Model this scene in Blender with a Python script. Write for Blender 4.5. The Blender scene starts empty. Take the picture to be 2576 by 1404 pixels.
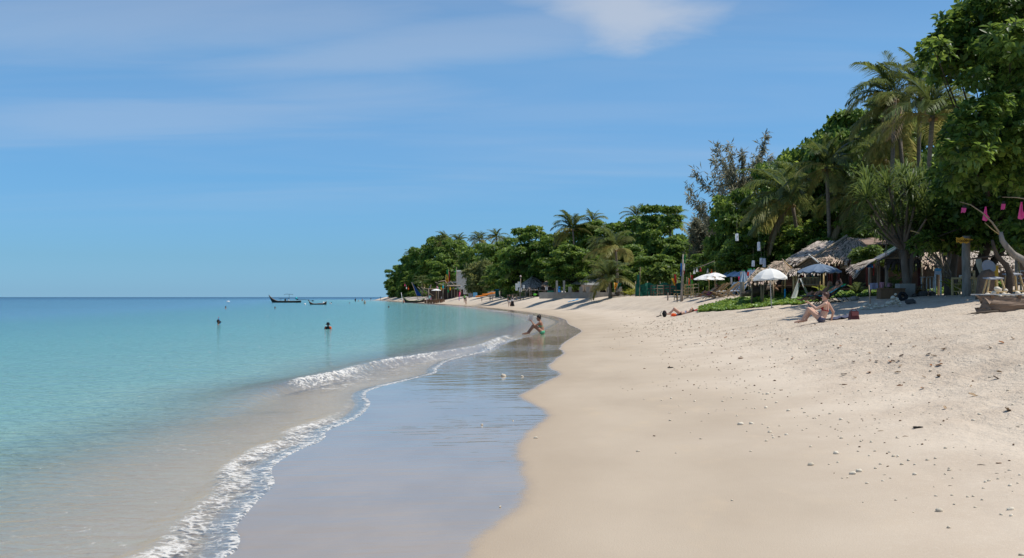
import bpy, math, random
import numpy as np
from mathutils import Vector, Matrix, Euler, Quaternion
R = math.radians
scene = bpy.context.scene
col = scene.collection

# ------------------------------------------------------------------ camera, sky, sun, exposure
EYE = 1.65                     # metres above the water
FPX, CU, CV = 2700.0, 1287.5, 747.0   # focal length and eye-level point in a 2575 x 1404 view of the photograph
cam_d = bpy.data.cameras.new('camera')
cam_d.sensor_width = 36.0
cam_d.lens = 36.0 * FPX / 2575.0
cam_d.shift_y = (CV - 702.0) / 2575.0
cam_d.clip_start = 0.1
cam_d.clip_end = 30000
cam = bpy.data.objects.new('camera', cam_d)
col.objects.link(cam)
cam.location = (0, 0, EYE)
cam.rotation_euler = (R(90), 0, 0)
scene.camera = cam

SUN_AZ = R(96)      # clockwise from +Y (the way we look) towards +X (inland)
SUN_EL = R(64)
sun_dir = Vector((math.sin(SUN_AZ) * math.cos(SUN_EL), math.cos(SUN_AZ) * math.cos(SUN_EL), math.sin(SUN_EL)))
sd = bpy.data.lights.new('sun', 'SUN')
sd.energy = 4.6
sd.angle = R(0.53)
sd.color = (1.0, 0.95, 0.87)
sun = bpy.data.objects.new('sun', sd)
col.objects.link(sun)
sun.rotation_euler = sun_dir.to_track_quat('Z', 'Y').to_euler()

world = bpy.data.worlds.new('World')
scene.world = world
world.use_nodes = True
def build_world():
    nt = world.node_tree
    N, L = nt.nodes, nt.links
    N.clear()
    out = N.new('ShaderNodeOutputWorld')
    bg = N.new('ShaderNodeBackground')
    bg.inputs['Strength'].default_value = 0.12
    sky = N.new('ShaderNodeTexSky')
    sky.sky_type = 'NISHITA'
    sky.sun_disc = False
    sky.sun_elevation = SUN_EL
    sky.sun_rotation = SUN_AZ
    sky.air_density = 1.0
    sky.dust_density = 0.2
    sky.ozone_density = 2.5
    sky.altitude = 0
    # the milky glow near the horizon of the sky model is pulled towards an even blue, as a polarising filter does
    tc = N.new('ShaderNodeTexCoord')
    sep = N.new('ShaderNodeSeparateXYZ')
    L.new(tc.outputs['Generated'], sep.inputs[0])
    ramp = N.new('ShaderNodeValToRGB')
    mr = N.new('ShaderNodeMapRange')
    mr.inputs['From Min'].default_value = -0.02
    mr.inputs['From Max'].default_value = 0.5
    L.new(sep.outputs['Z'], mr.inputs['Value'])
    L.new(mr.outputs[0], ramp.inputs[0])
    e = ramp.color_ramp.elements
    e[0].position = 0.0; e[0].color = (0.345, 0.71, 1.42, 1)
    e[1].position = 1.0; e[1].color = (0.62, 0.80, 0.90, 1)
    for p, c in SKY_RAMP:
        k = e.new(p); k.color = c
    mul = N.new('ShaderNodeMix'); mul.data_type = 'RGBA'; mul.blend_type = 'MULTIPLY'
    mul.inputs[0].default_value = 1.0
    L.new(sky.outputs[0], mul.inputs[6])
    L.new(ramp.outputs[0], mul.inputs[7])
    # clouds: noise on a flat layer seen in perspective
    zc = N.new('ShaderNodeMath'); zc.operation = 'MAXIMUM'; zc.inputs[1].default_value = 0.0
    L.new(sep.outputs['Z'], zc.inputs[0])
    za = N.new('ShaderNodeMath'); za.operation = 'ADD'; za.inputs[1].default_value = 0.09
    L.new(zc.outputs[0], za.inputs[0])
    dv = N.new('ShaderNodeVectorMath'); dv.operation = 'DIVIDE'
    cmb = N.new('ShaderNodeCombineXYZ')
    for i in range(3):
        L.new(za.outputs[0], cmb.inputs[i])
    L.new(tc.outputs['Generated'], dv.inputs[0])
    L.new(cmb.outputs[0], dv.inputs[1])
    def noise(scale, detail, rough, sx, sy, rot, off, dist=0.0):
        mp = N.new('ShaderNodeMapping')
        mp.inputs['Scale'].default_value = (sx, sy, 0.0)
        mp.inputs['Rotation'].default_value = (0, 0, rot)
        mp.inputs['Location'].default_value = off
        n = N.new('ShaderNodeTexNoise')
        n.inputs['Scale'].default_value = scale
        n.inputs['Detail'].default_value = detail
        n.inputs['Roughness'].default_value = rough
        n.inputs['Distortion'].default_value = dist
        L.new(dv.outputs[0], mp.inputs['Vector'])
        L.new(mp.outputs[0], n.inputs['Vector'])
        return n.outputs['Fac']
    def rng(sock, a, b, lo=0.0, hi=1.0):
        m = N.new('ShaderNodeMapRange'); m.interpolation_type = 'SMOOTHSTEP'
        m.inputs['From Min'].default_value = a; m.inputs['From Max'].default_value = b
        m.inputs['To Min'].default_value = lo; m.inputs['To Max'].default_value = hi
        L.new(sock, m.inputs['Value'])
        return m.outputs[0]
    def math_(op, a, b):
        m = N.new('ShaderNodeMath'); m.operation = op
        for i, s in enumerate((a, b)):
            if isinstance(s, (int, float)): m.inputs[i].default_value = s
            else: L.new(s, m.inputs[i])
        return m.outputs[0]
    cirrus = rng(noise(0.8, 4, 0.5, 0.36, 1.5, R(38), (0.3, 1.9, 0), 0.6), 0.34, 0.92)
    fine = rng(noise(2.6, 5, 0.55, 0.6, 1.6, R(38), (3.0, 0.0, 0), 0.5), 0.25, 0.8, 0.62, 1.0)
    veil = math_('MULTIPLY', cirrus, fine)
    # one soft fair-weather cloud high over the bay
    def dotmask(dx, dy, dz, rx, rz, nz):
        # elliptical patch around one direction, broken up by noise
        ax = math_('SUBTRACT', math_('DIVIDE', sep.outputs['X'], sep.outputs['Y']), dx / dy)
        az = math_('SUBTRACT', math_('DIVIDE', sep.outputs['Z'], sep.outputs['Y']), dz / dy)
        ax = math_('DIVIDE', ax, rx); az = math_('DIVIDE', az, rz)
        d = math_('ADD', math_('MULTIPLY', ax, ax), math_('MULTIPLY', az, az))
        d = math_('ADD', math_('SQRT', d, 0), math_('MULTIPLY', math_('SUBTRACT', nz, 0.5), 1.25))
        front = rng(sep.outputs['Y'], 0.05, 0.1)
        return math_('MULTIPLY', rng(d, 0.2, 1.35, 1.0, 0.0), front)
    nz = noise(3.2, 5, 0.55, 1.0, 1.0, 0.0, (7, 2, 0), 0.3)
    puff = dotmask(0.112, 1.0, 0.264, 0.085, 0.034, nz)
    puff2 = math_('MULTIPLY', dotmask(0.07, 1.0, 0.285, 0.10, 0.022, nz), 0.5)
    low = rng(sep.outputs['Z'], 0.04, 0.13)
    # long thin veils drifting up to the right
    soft = noise(1.6, 5, 0.6, 0.5, 1.6, R(38), (4.0, 1.0, 0), 0.8)
    def wisp(cx, cz, rx, rz, slope, k):
        ax = math_('SUBTRACT', math_('DIVIDE', sep.outputs['X'], sep.outputs['Y']), cx)
        az = math_('SUBTRACT', math_('SUBTRACT', math_('DIVIDE', sep.outputs['Z'], sep.outputs['Y']), cz), math_('MULTIPLY', ax, slope))
        ax = math_('DIVIDE', ax, rx); az = math_('DIVIDE', az, rz)
        d = math_('SQRT', math_('ADD', math_('MULTIPLY', ax, ax), math_('MULTIPLY', az, az)), 0)
        d = math_('ADD', d, math_('MULTIPLY', math_('SUBTRACT', soft, 0.5), 1.6))
        return math_('MULTIPLY', math_('MULTIPLY', rng(d, 0.1, 1.5, 1.0, 0.0), rng(sep.outputs['Y'], 0.05, 0.1)), k * 0.72)
    wisps = None
    for a in ((-0.10, 0.228, 0.22, 0.022, 0.11, 0.40), (-0.34, 0.166, 0.30, 0.024, 0.05, 0.34), (-0.16, 0.190, 0.14, 0.022, 0.03, 0.30), (-0.36, 0.255, 0.34, 0.036, 0.05, 0.36), (0.02, 0.252, 0.22, 0.022, 0.10, 0.36), (0.06, 0.17, 0.20, 0.014, 0.04, 0.18), (0.9, 0.2, 0.5, 0.03, 0.08, 0.3), (-1.1, 0.22, 0.5, 0.035, 0.05, 0.34)):
        w = wisp(*a)
        wisps = w if wisps is None else math_('MAXIMUM', wisps, w)
    amount = math_('MAXIMUM', math_('MAXIMUM', math_('MULTIPLY', math_('MULTIPLY', veil, low), 0.42), wisps), math_('MULTIPLY', math_('MAXIMUM', puff, puff2), 0.72))
    mix = N.new('ShaderNodeMix'); mix.data_type = 'RGBA'
    L.new(amount, mix.inputs[0])
    L.new(mul.outputs[2], mix.inputs[6])
    mix.inputs[7].default_value = CLOUD
    L.new(mix.outputs[2], bg.inputs['Color'])
    L.new(bg.outputs[0], out.inputs['Surface'])
SKY_RAMP = [(0.05, (0.29, 0.59, 1.12, 1)), (0.108, (0.30, 0.58, 0.97, 1)), (0.25, (0.40, 0.70, 0.99, 1)), (0.46, (0.60, 0.90, 1.07, 1))]
CLOUD = (4.75, 5.15, 5.85, 1)
build_world()
scene.view_settings.view_transform = 'Standard'
scene.view_settings.look = 'None'
scene.view_settings.exposure = 0.0
scene.view_settings.gamma = 1.0
scene.view_settings.use_curve_mapping = False
scene.cycles.max_bounces = 8
scene.cycles.transparent_max_bounces = 12
scene.cycles.caustics_reflective = False
scene.cycles.caustics_refractive = False
scene.cycles.sample_clamp_indirect = 6.0

# ------------------------------------------------------------------ helpers
def my(Y):
    """distances along the far beach, stretched so that the shore, the huts and the trees behind them keep their order"""
    return Y if Y <= 110 else (Y + (Y - 110) * .35 if Y < 235 else 278.75 + (Y - 235) * 1.1)
def at(u, v, Y):
    """world point seen at (u, v) of the photograph and Y metres away"""
    Y = my(Y)
    return Vector(((u - CU) / FPX * Y, Y, EYE - (v - CV) / FPX * Y))

def tag(o, label=None, cat=None, group=None, kind=None):
    if label: o['label'] = label
    if cat: o['category'] = cat
    if group: o['group'] = group
    if kind: o['kind'] = kind
    return o

def empty(name, loc=(0, 0, 0), rz=0.0, label=None, cat=None, group=None):
    o = bpy.data.objects.new(name, None)
    o.empty_display_size = 0.2
    col.objects.link(o)
    o.location = loc
    o.rotation_euler = (0, 0, rz)
    return tag(o, label, cat, group)

def link_mesh(name, me, parent=None):
    o = bpy.data.objects.new(name, me)
    col.objects.link(o)
    if parent is not None: o.parent = parent
    return o

def np_mesh(name, V, F, mat=None, smooth=False, attrs=None):
    """fast mesh from arrays; F is (m, k)"""
    V = np.asarray(V, dtype=np.float32); F = np.asarray(F, dtype=np.int32)
    me = bpy.data.meshes.new(name)
    me.vertices.add(len(V)); me.vertices.foreach_set('co', V.ravel())
    m, k = F.shape
    me.loops.add(m * k); me.loops.foreach_set('vertex_index', F.ravel())
    me.polygons.add(m)
    me.polygons.foreach_set('loop_start', np.arange(0, m * k, k, dtype=np.int32))
    me.polygons.foreach_set('loop_total', np.full(m, k, dtype=np.int32))
    if smooth: me.polygons.foreach_set('use_smooth', np.ones(m, dtype=bool))
    me.update(calc_edges=True)
    if attrs:
        for an, arr in attrs.items():
            a = me.attributes.new(an, 'FLOAT', 'POINT')
            a.data.foreach_set('value', np.asarray(arr, dtype=np.float32))
    if mat: me.materials.append(mat)
    return me

class MB:
    """collects simple shapes into one mesh"""
    def __init__(s): s.v = []; s.f = []
    def add(s, vs, fs):
        b = len(s.v)
        s.v += [tuple(p) for p in vs]; s.f += [tuple(b + i for i in f) for f in fs]
        return s
    def box(s, c, size, rot=None, taper=1.0):
        hx, hy, hz = size[0] / 2, size[1] / 2, size[2] / 2
        vs = []
        for z in (-1, 1):
            t = taper if z > 0 else 1.0
            for x, y in ((-1, -1), (1, -1), (1, 1), (-1, 1)):
                p = Vector((x * hx * t, y * hy * t, z * hz))
                if rot is not None: p = rot @ p
                vs.append(p + Vector(c))
        return s.add(vs, [(3, 2, 1, 0), (4, 5, 6, 7), (0, 1, 5, 4), (1, 2, 6, 5), (2, 3, 7, 6), (3, 0, 4, 7)])
    def tube(s, pts, rad, n=6, caps=True, jit=0.0, rng=None):
        pts = [Vector(p) for p in pts]
        if not hasattr(rad, '__len__'): rad = [rad] * len(pts)
        b = len(s.v); u = None
        for i, p in enumerate(pts):
            t = (pts[min(i + 1, len(pts) - 1)] - pts[max(i - 1, 0)])
            if t.length < 1e-9: t = Vector((0, 0, 1))
            t.normalize()
            if u is None:
                u = t.orthogonal().normalized()
            u = (u - t * u.dot(t))
            if u.length < 1e-6: u = t.orthogonal()
            u.normalize(); w = t.cross(u)
            for k in range(n):
                a = 2 * math.pi * k / n
                r = rad[i] * (1 + (rng.uniform(-jit, jit) if jit else 0))
                s.v.append(tuple(p + (u * math.cos(a) + w * math.sin(a)) * r))
        for i in range(len(pts) - 1):
            for k in range(n):
                k2 = (k + 1) % n
                s.f.append((b + i * n + k, b + i * n + k2, b + (i + 1) * n + k2, b + (i + 1) * n + k))
        if caps:
            s.f.append(tuple(b + k for k in reversed(range(n))))
            s.f.append(tuple(b + (len(pts) - 1) * n + k for k in range(n)))
        return s
    def lathe(s, prof, n=12, c=(0, 0, 0), M=None):
        b = len(s.v)
        for r, z in prof:
            for k in range(n):
                a = 2 * math.pi * k / n
                p = Vector((r * math.cos(a), r * math.sin(a), z))
                if M is not None: p = M @ p
                s.v.append(tuple(p + Vector(c)))
        for i in range(len(prof) - 1):
            for k in range(n):
                k2 = (k + 1) % n
                s.f.append((b + i * n + k, b + i * n + k2, b + (i + 1) * n + k2, b + (i + 1) * n + k))
        return s
    def ball(s, c, r, n=8, m=5):
        if not hasattr(r, '__len__'): r = (r, r, r)
        b = len(s.v)
        for i in range(m + 1):
            a = math.pi * i / m
            for k in range(n):
                q = 2 * math.pi * k / n
                s.v.append((c[0] + r[0] * math.sin(a) * math.cos(q), c[1] + r[1] * math.sin(a) * math.sin(q), c[2] - r[2] * math.cos(a)))
        for i in range(m):
            for k in range(n):
                k2 = (k + 1) % n
                s.f.append((b + i * n + k, b + i * n + k2, b + (i + 1) * n + k2, b + (i + 1) * n + k))
        return s
    def sheet(s, grid):
        """grid of points [row][col] as a quad sheet"""
        b = len(s.v); nr, nc = len(grid), len(grid[0])
        for r_ in grid:
            for p in r_: s.v.append(tuple(p))
        for i in range(nr - 1):
            for j in range(nc - 1):
                s.f.append((b + i * nc + j, b + i * nc + j + 1, b + (i + 1) * nc + j + 1, b + (i + 1) * nc + j))
        return s
    def mesh(s, name, mat=None, smooth=False):
        me = bpy.data.meshes.new(name)
        me.from_pydata(s.v, [], s.f)
        if smooth: me.polygons.foreach_set('use_smooth', np.ones(len(me.polygons), dtype=bool))
        if mat: me.materials.append(mat)
        me.update()
        return me
    def build(s, name, mat, parent=None, smooth=False):
        return link_mesh(name, s.mesh(name, mat, smooth), parent)

def copy_tree(o, parent=None):
    c = o.copy(); col.objects.link(c)
    if parent is not None: c.parent = parent
    for ch in [x for x in o.children]: copy_tree(ch, c)
    return c

# ------------------------------------------------------------------ materials
MATS = {}
def mat(name, base, rough=0.7, base2=None, scale=3.0, detail=4.0, bump=0.0, bscale=None, trans=0.0, spec=0.3, stretch=(1, 1, 1), metallic=0.0, tint=0.0, coords='Object', island=False):
    if name in MATS: return MATS[name]
    m = bpy.data.materials.new(name); m.use_nodes = True
    nt = m.node_tree; N, L = nt.nodes, nt.links
    p = N['Principled BSDF']; out = N['Material Output']
    p.inputs['Roughness'].default_value = rough
    p.inputs['Metallic'].default_value = metallic
    p.inputs['Specular IOR Level'].default_value = spec
    c1 = tuple(base) + (1,)
    colour = None
    if base2 is not None or bump:
        tc = N.new('ShaderNodeTexCoord'); mp = N.new('ShaderNodeMapping')
        mp.inputs['Scale'].default_value = stretch
        L.new(tc.outputs[coords], mp.inputs['Vector'])
    if base2 is not None:
        n = N.new('ShaderNodeTexNoise'); n.inputs['Scale'].default_value = scale; n.inputs['Detail'].default_value = detail
        n.inputs['Roughness'].default_value = 0.6
        L.new(mp.outputs[0], n.inputs['Vector'])
        r = N.new('ShaderNodeMapRange'); r.inputs['From Min'].default_value = 0.3; r.inputs['From Max'].default_value = 0.7
        L.new(n.outputs['Fac'], r.inputs['Value'])
        mx = N.new('ShaderNodeMix'); mx.data_type = 'RGBA'
        mx.inputs[6].default_value = c1; mx.inputs[7].default_value = tuple(base2) + (1,)
        L.new(r.outputs[0], mx.inputs[0])
        colour = mx.outputs[2]
    if tint:
        if island:
            at_ = N.new('ShaderNodeNewGeometry'); fac = at_.outputs['Random Per Island']
        else:
            at_ = N.new('ShaderNodeAttribute'); at_.attribute_name = 'tint'; fac = at_.outputs['Fac']
        hs = N.new('ShaderNodeHueSaturation')
        if colour is None: hs.inputs['Color'].default_value = c1
        else: L.new(colour, hs.inputs['Color'])
        r2 = N.new('ShaderNodeMapRange'); r2.inputs['To Min'].default_value = 1 - tint; r2.inputs['To Max'].default_value = 1 + tint
        L.new(fac, r2.inputs['Value'])
        L.new(r2.outputs[0], hs.inputs['Value'])
        r3 = N.new('ShaderNodeMapRange'); r3.inputs['To Min'].default_value = 0.52; r3.inputs['To Max'].default_value = 0.47
        L.new(fac, r3.inputs['Value'])
        L.new(r3.outputs[0], hs.inputs['Hue'])
        colour = hs.outputs[0]
    if colour is not None: L.new(colour, p.inputs['Base Color'])
    else: p.inputs['Base Color'].default_value = c1
    if bump:
        nb = N.new('ShaderNodeTexNoise'); nb.inputs['Scale'].default_value = bscale or scale * 3; nb.inputs['Detail'].default_value = 4
        L.new(mp.outputs[0], nb.inputs['Vector'])
        b = N.new('ShaderNodeBump'); b.inputs['Strength'].default_value = bump; b.inputs['Distance'].default_value = 0.03
        L.new(nb.outputs['Fac'], b.inputs['Height']); L.new(b.outputs[0], p.inputs['Normal'])
    if trans:
        t = N.new('ShaderNodeBsdfTranslucent')
        hs2 = N.new('ShaderNodeHueSaturation'); hs2.inputs['Value'].default_value = 2.0; hs2.inputs['Hue'].default_value = 0.475
        if colour is not None: L.new(colour, hs2.inputs['Color'])
        else: hs2.inputs['Color'].default_value = c1
        L.new(hs2.outputs[0], t.inputs['Color'])
        mxs = N.new('ShaderNodeMixShader'); mxs.inputs[0].default_value = trans
        L.new(p.outputs[0], mxs.inputs[1]); L.new(t.outputs[0], mxs.inputs[2])
        L.new(mxs.outputs[0], out.inputs['Surface'])
    MATS[name] = m
    return m
# ------------------------------------------------------------------ the shore in plan
def px_line(pts, z):
    o = []
    for u, v in pts:
        Y = (EYE - z) * FPX / (v - CV)
        o.append(((u - CU) / FPX * Y, Y))
    return o
W_PX = [(1180, 1404), (1212, 1352), (1285, 1300), (1318, 1268), (1330, 1212), (1318, 1168), (1310, 1130), (1330, 1092), (1368, 1062), (1383, 1042),
        (1350, 1017), (1312, 998), (1345, 978), (1388, 955), (1412, 940), (1385, 924), (1398, 906), (1422, 888), (1412, 874), (1440, 850), (1464, 832),
        (1432, 816), (1420, 803), (1378, 793), (1300, 781.5), (1230, 774), (1170, 768.5), (1100, 764), (1040, 760.5), (975, 757), (930, 755)]
F_PX = [(560, 1404), (604, 1356), (590, 1330), (640, 1268), (690, 1216), (682, 1180), (735, 1140), (812, 1106), (822, 1085), (900, 1050), (932, 1015),
        (920, 996), (935, 980), (1010, 960), (1095, 938), (1100, 926), (1135, 905), (1215, 886), (1272, 862), (1335, 846), (1385, 822), (1405, 808), (1365, 797), (1290, 784.5)]
C_PX = [(560, 1040), (640, 1003), (730, 974), (850, 948), (960, 918), (1100, 896), (1200, 878), (1255, 856), (1275, 846)]
Wl = [(-3.5, -80), (-1.6, -10), (-0.9, 0), (-0.5, 5.0)] + px_line(W_PX, 0.05) + [(-58, 600), (-10, 680), (120, 800), (600, 1500), (5000, 9000)]
_F = px_line(F_PX, 0.0)
Fl = [(-6, -80), (-4, -10), (-3.0, 0), (-2.3, 5.0)] + _F + [(x - 0.7 - max(0, (y - 130)) * 0.004, y) for x, y in px_line(W_PX, 0.05) if y > 140] + [(-66, 606), (-14, 690), (118, 812), (598, 1520), (5000, 9040)]
Cl = px_line(C_PX, 0.05)

def dense(pl, n=6):
    P = np.array(pl, float); o = []
    for i in range(len(P) - 1):
        p0 = P[max(i - 1, 0)]; p1 = P[i]; p2 = P[i + 1]; p3 = P[min(i + 2, len(P) - 1)]
        k = n if P[i][1] < 150 and P[i][1] > 3 else 2
        for t in np.arange(k) / k:
            a = (p1 + (p2 - p1) * t)
            c = 0.5 * ((2 * p1) + (-p0 + p2) * t + (2 * p0 - 5 * p1 + 4 * p2 - p3) * t * t + (-p0 + 3 * p1 - 3 * p2 + p3) * t ** 3)
            c[1] = a[1]
            o.append(c if k > 2 else a)
    o.append(P[-1])
    return np.array(o)
WD, FD, CD = dense(Wl), dense(Fl), dense(Cl)

def seg_dist(pl, X, Y, reach=1e9):
    d2 = np.full(X.shape, 1e12)
    for a, b in zip(pl[:-1], pl[1:]):
        ex, ey = b - a
        l2 = ex * ex + ey * ey + 1e-12
        t = np.clip(((X - a[0]) * ex + (Y - a[1]) * ey) / l2, 0, 1)
        dx = X - a[0] - t * ex; dy = Y - a[1] - t * ey
        np.minimum(d2, dx * dx + dy * dy, out=d2)
    return np.sqrt(d2)
def signed(pl, X, Y):
    return seg_dist(pl, X, Y) * np.where(X > np.interp(Y, pl[:, 1], pl[:, 0]), 1.0, -1.0)

# value noise for real relief
_g = np.random.default_rng(7)
_T = _g.random((256, 256))
def vnoise(x, y):
    xi = np.floor(x).astype(int); yi = np.floor(y).astype(int)
    fx = x - xi; fy = y - yi
    fx = fx * fx * (3 - 2 * fx); fy = fy * fy * (3 - 2 * fy)
    a = _T[xi & 255, yi & 255]; b = _T[(xi + 1) & 255, yi & 255]; c = _T[xi & 255, (yi + 1) & 255]; d = _T[(xi + 1) & 255, (yi + 1) & 255]
    return (a * (1 - fx) + b * fx) * (1 - fy) + (c * (1 - fx) + d * fx) * fy
def fbm(x, y, o=4):
    s = 0; a = 0.5; 
    for k in range(o):
        s = s + a * (vnoise(x + 17.3 * k, y + 5.1 * k) - 0.5); x = x * 2.03; y = y * 2.03; a *= 0.5
    return s
HS = [(0, 0.05), (1.0, 0.09), (2, 0.15), (3.2, 0.24), (4.5, 0.42), (6.0, 0.64), (7.5, 0.86), (9.5, 1.04), (12, 1.28), (14.5, 1.56), (17, 1.68), (22, 1.74), (40, 1.80), (120, 2.2), (900, 6)]
DS = [(0, 0.0), (0.6, -0.05), (2, -0.12), (5, -0.32), (10, -0.6), (25, -1.2), (60, -2.2), (200, -5), (1000, -14), (12000, -60)]
def smooth01(a, b, x):
    t = np.clip((x - a) / (b - a), 0, 1); return t * t * (3 - 2 * t)
def terrain(X, Y, full=False):
    X = np.asarray(X, float); Y = np.asarray(Y, float)
    dW = signed(WD, X, Y); dF = signed(FD, X, Y)
    on = np.interp(Y, [80, 140], [6.0, 2.5])
    dS = dW + np.clip(dW - on, 0, None) * np.interp(Y, [40, 48, 55, 74, 112, 150], [0, .4, .45, 1.7, 1.7, 1.4])
    z_land = np.interp(dS, [a for a, b in HS], [b for a, b in HS])
    z_sea = np.interp(-dF, [a for a, b in DS], [b for a, b in DS])
    k = np.clip(dF, 0, None) / (np.clip(dF, 0, None) + np.abs(dW) + 1e-6)
    z = np.where(dW > 0, z_land, np.where(dF < 0, z_sea, 0.004 + 0.046 * k))
    z = z + 0.5 * smooth01(16, 24, dW) * smooth01(105, 70, Y)
    # trampled dry sand above the wash line
    rough = smooth01(2.8, 6.5, dW) * (1 - 0.6 * smooth01(60, 150, Y))
    lump = fbm(X * 0.45, Y * 0.45, 3) * 0.10 + fbm(X * 2.1 + 40, Y * 1.7, 3) * 0.13 + np.minimum(fbm(X * 4.6, Y * 3.6 + 9, 2), 0.02) * 0.13
    z = z + rough * lump + smooth01(0.3, 3.0, dW) * fbm(X * 0.35 + 3, Y * 0.2, 2) * 0.035
    if full: return z, dW, dF, rough
    return z
def gz(x, y):
    return float(terrain(np.array([float(x)]), np.array([float(y)]))[0])
def ground(u, Y, dz=0.0):
    """point on the ground Y metres away in the column u of the photograph"""
    Y = my(Y)
    x = (u - CU) / FPX * Y
    return Vector((x, Y, gz(x, Y) + dz))
def ground_hit(u, v):
    """point of the ground seen at (u, v)"""
    Ys = np.geomspace(4, 700, 1600)
    Xs = (u - CU) / FPX * Ys
    Zs = EYE - (v - CV) / FPX * Ys
    g = terrain(Xs, Ys)
    k = np.argmax(Zs < g) if (Zs < g).any() else int(np.argmin(np.abs(Zs - g)))
    return Vector((Xs[k], Ys[k], g[k]))

def polar(r, a0, a1, na):
    a = np.linspace(a0, a1, na)
    rr, aa = np.meshgrid(r, a, indexing='ij')
    X = rr * np.sin(aa); Y = rr * np.cos(aa)
    nr = len(r)
    i = np.arange(nr - 1)[:, None] * na + np.arange(na - 1)[None, :]
    F = np.stack([i, i + 1, i + na + 1, i + na], -1).reshape(-1, 4)
    return X.ravel(), Y.ravel(), F[:, ::-1]

def sand_material():
    m = bpy.data.materials.new('sand'); m.use_nodes = True
    nt = m.node_tree; N, L = nt.nodes, nt.links
    p = N['Principled BSDF']
    geo = N.new('ShaderNodeNewGeometry')
    def att(n):
        a = N.new('ShaderNodeAttribute'); a.attribute_name = n; return a.outputs['Fac']
    def noise(scale, detail=4, stretch=(1, 1, 1), rough=0.55):
        mp = N.new('ShaderNodeMapping'); mp.inputs['Scale'].default_value = stretch
        L.new(geo.outputs['Position'], mp.inputs[0])
        n = N.new('ShaderNodeTexNoise'); n.inputs['Scale'].default_value = scale; n.inputs['Detail'].default_value = detail; n.inputs['Roughness'].default_value = rough
        L.new(mp.outputs[0], n.inputs['Vector']); return n.outputs['Fac']
    def rng(s, a, b, lo=0.0, hi=1.0):
        q = N.new('ShaderNodeMapRange'); q.interpolation_type = 'SMOOTHSTEP'
        q.inputs['From Min'].default_value = a; q.inputs['From Max'].default_value = b; q.inputs['To Min'].default_value = lo; q.inputs['To Max'].default_value = hi
        L.new(s, q.inputs['Value']); return q.outputs[0]
    def mth(op, a, b):
        q = N.new('ShaderNodeMath'); q.operation = op
        for i, s in enumerate((a, b)):
            if isinstance(s, (int, float)): q.inputs[i].default_value = s
            else: L.new(s, q.inputs[i])
        return q.outputs[0]
    def mixc(f, a, b):
        q = N.new('ShaderNodeMix'); q.data_type = 'RGBA'
        if isinstance(f, float): q.inputs[0].default_value = f
        else: L.new(f, q.inputs[0])
        for i, c in ((6, a), (7, b)):
            if isinstance(c, tuple): q.inputs[i].default_value = c
            else: L.new(c, q.inputs[i])
        return q.outputs[2]
    dW, rough, dF = att('dw'), att('rough'), att('df')
    edge = mth('ADD', dW, mth('MULTIPLY', mth('SUBTRACT', noise(1.6, 5), 0.5), 0.16))
    wet = rng(mth('ADD', edge, mth('MULTIPLY', mth('SUBTRACT', noise(14, 3), 0.5), 0.10)), -0.15, 0.13, 1.0, 0.0)
    damp = rng(mth('ADD', dW, mth('MULTIPLY', mth('SUBTRACT', noise(0.5, 4), 0.5), 2.0)), 1.2, 4.5, 1.0, 0.0)
    dry = mixc(rng(noise(0.9, 6), 0.35, 0.7), (0.59, 0.50, 0.395, 1), (0.51, 0.42, 0.325, 1))
    dry = mixc(mth('MULTIPLY', rng(noise(28, 3), 0.50, 0.72), 0.35), dry, (0.66, 0.58, 0.47, 1))
    dry = mixc(mth('MULTIPLY', rng(noise(5.5, 5, (1, 0.6, 1), 0.7), 0.56, 0.78), 0.28), dry, (0.38, 0.30, 0.22, 1))
    dampc = mixc(rng(noise(0.55, 5, (1, 0.5, 1)), 0.35, 0.68), (0.465, 0.385, 0.292, 1), (0.41, 0.335, 0.252, 1))
    dampc = mixc(mth('MULTIPLY', rng(noise(2.2, 4, (1, 0.45, 1)), 0.55, 0.75), 0.5), dampc, (0.50, 0.40, 0.285, 1))
    dampc = mixc(rng(edge, 0.0, 0.9, 0.45, 0.0), dampc, (0.36, 0.285, 0.205, 1))
    c = mixc(damp, dry, dampc)
    wetc = mixc(rng(noise(0.9, 4, (1, 0.5, 1)), 0.35, 0.65), (0.345, 0.275, 0.205, 1), (0.30, 0.24, 0.18, 1))
    c = mixc(wet, c, wetc)
    # under the shallows: light sand with darker patches of weed
    bed = mixc(rng(noise(0.7, 4), 0.6, 0.75), (0.49, 0.375, 0.26, 1), (0.36, 0.28, 0.20, 1))
    c = mixc(rng(dF, -0.6, 0.0, 1.0, 0.0), c, bed)
    L.new(c, p.inputs['Base Color'])
    L.new(rng(wet, 0.0, 1.0, 0.85, 0.06), p.inputs['Roughness'])
    p.inputs['IOR'].default_value = 1.33
    dry_under = rng(dF, -0.25, -0.05)
    L.new(mth('MULTIPLY', rng(wet, 0.2, 1.0, 0.15, 0.70), dry_under), p.inputs['Specular IOR Level'])
    # grains and trodden texture; thin ripples where the film of water drains back
    h = mth('MULTIPLY', mth('SUBTRACT', noise(11, 5, (1, 0.7, 1), 0.65), 0.5), mth('MULTIPLY', rough, 0.085))
    h = mth('ADD', h, mth('MULTIPLY', mth('SUBTRACT', noise(90, 3), 0.5), mth('MULTIPLY', mth('SUBTRACT', 1.0, wet), 0.003)))
    h = mth('ADD', h, mth('MULTIPLY', mth('SUBTRACT', noise(1.6, 4, (0.5, 1.0, 1)), 0.5), mth('MULTIPLY', damp, 0.012)))
    rip = mth('MULTIPLY', mth('SUBTRACT', noise(2.2, 2, (0.35, 2.6, 1)), 0.5), 0.010)
    h = mth('ADD', h, mth('MULTIPLY', rip, mth('MULTIPLY', wet, rng(noise(0.14, 2), 0.42, 0.62, 0.05, 1.0))))
    b = N.new('ShaderNodeBump'); b.inputs['Strength'].default_value = 1.0; b.inputs['Distance'].default_value = 1.0
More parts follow.
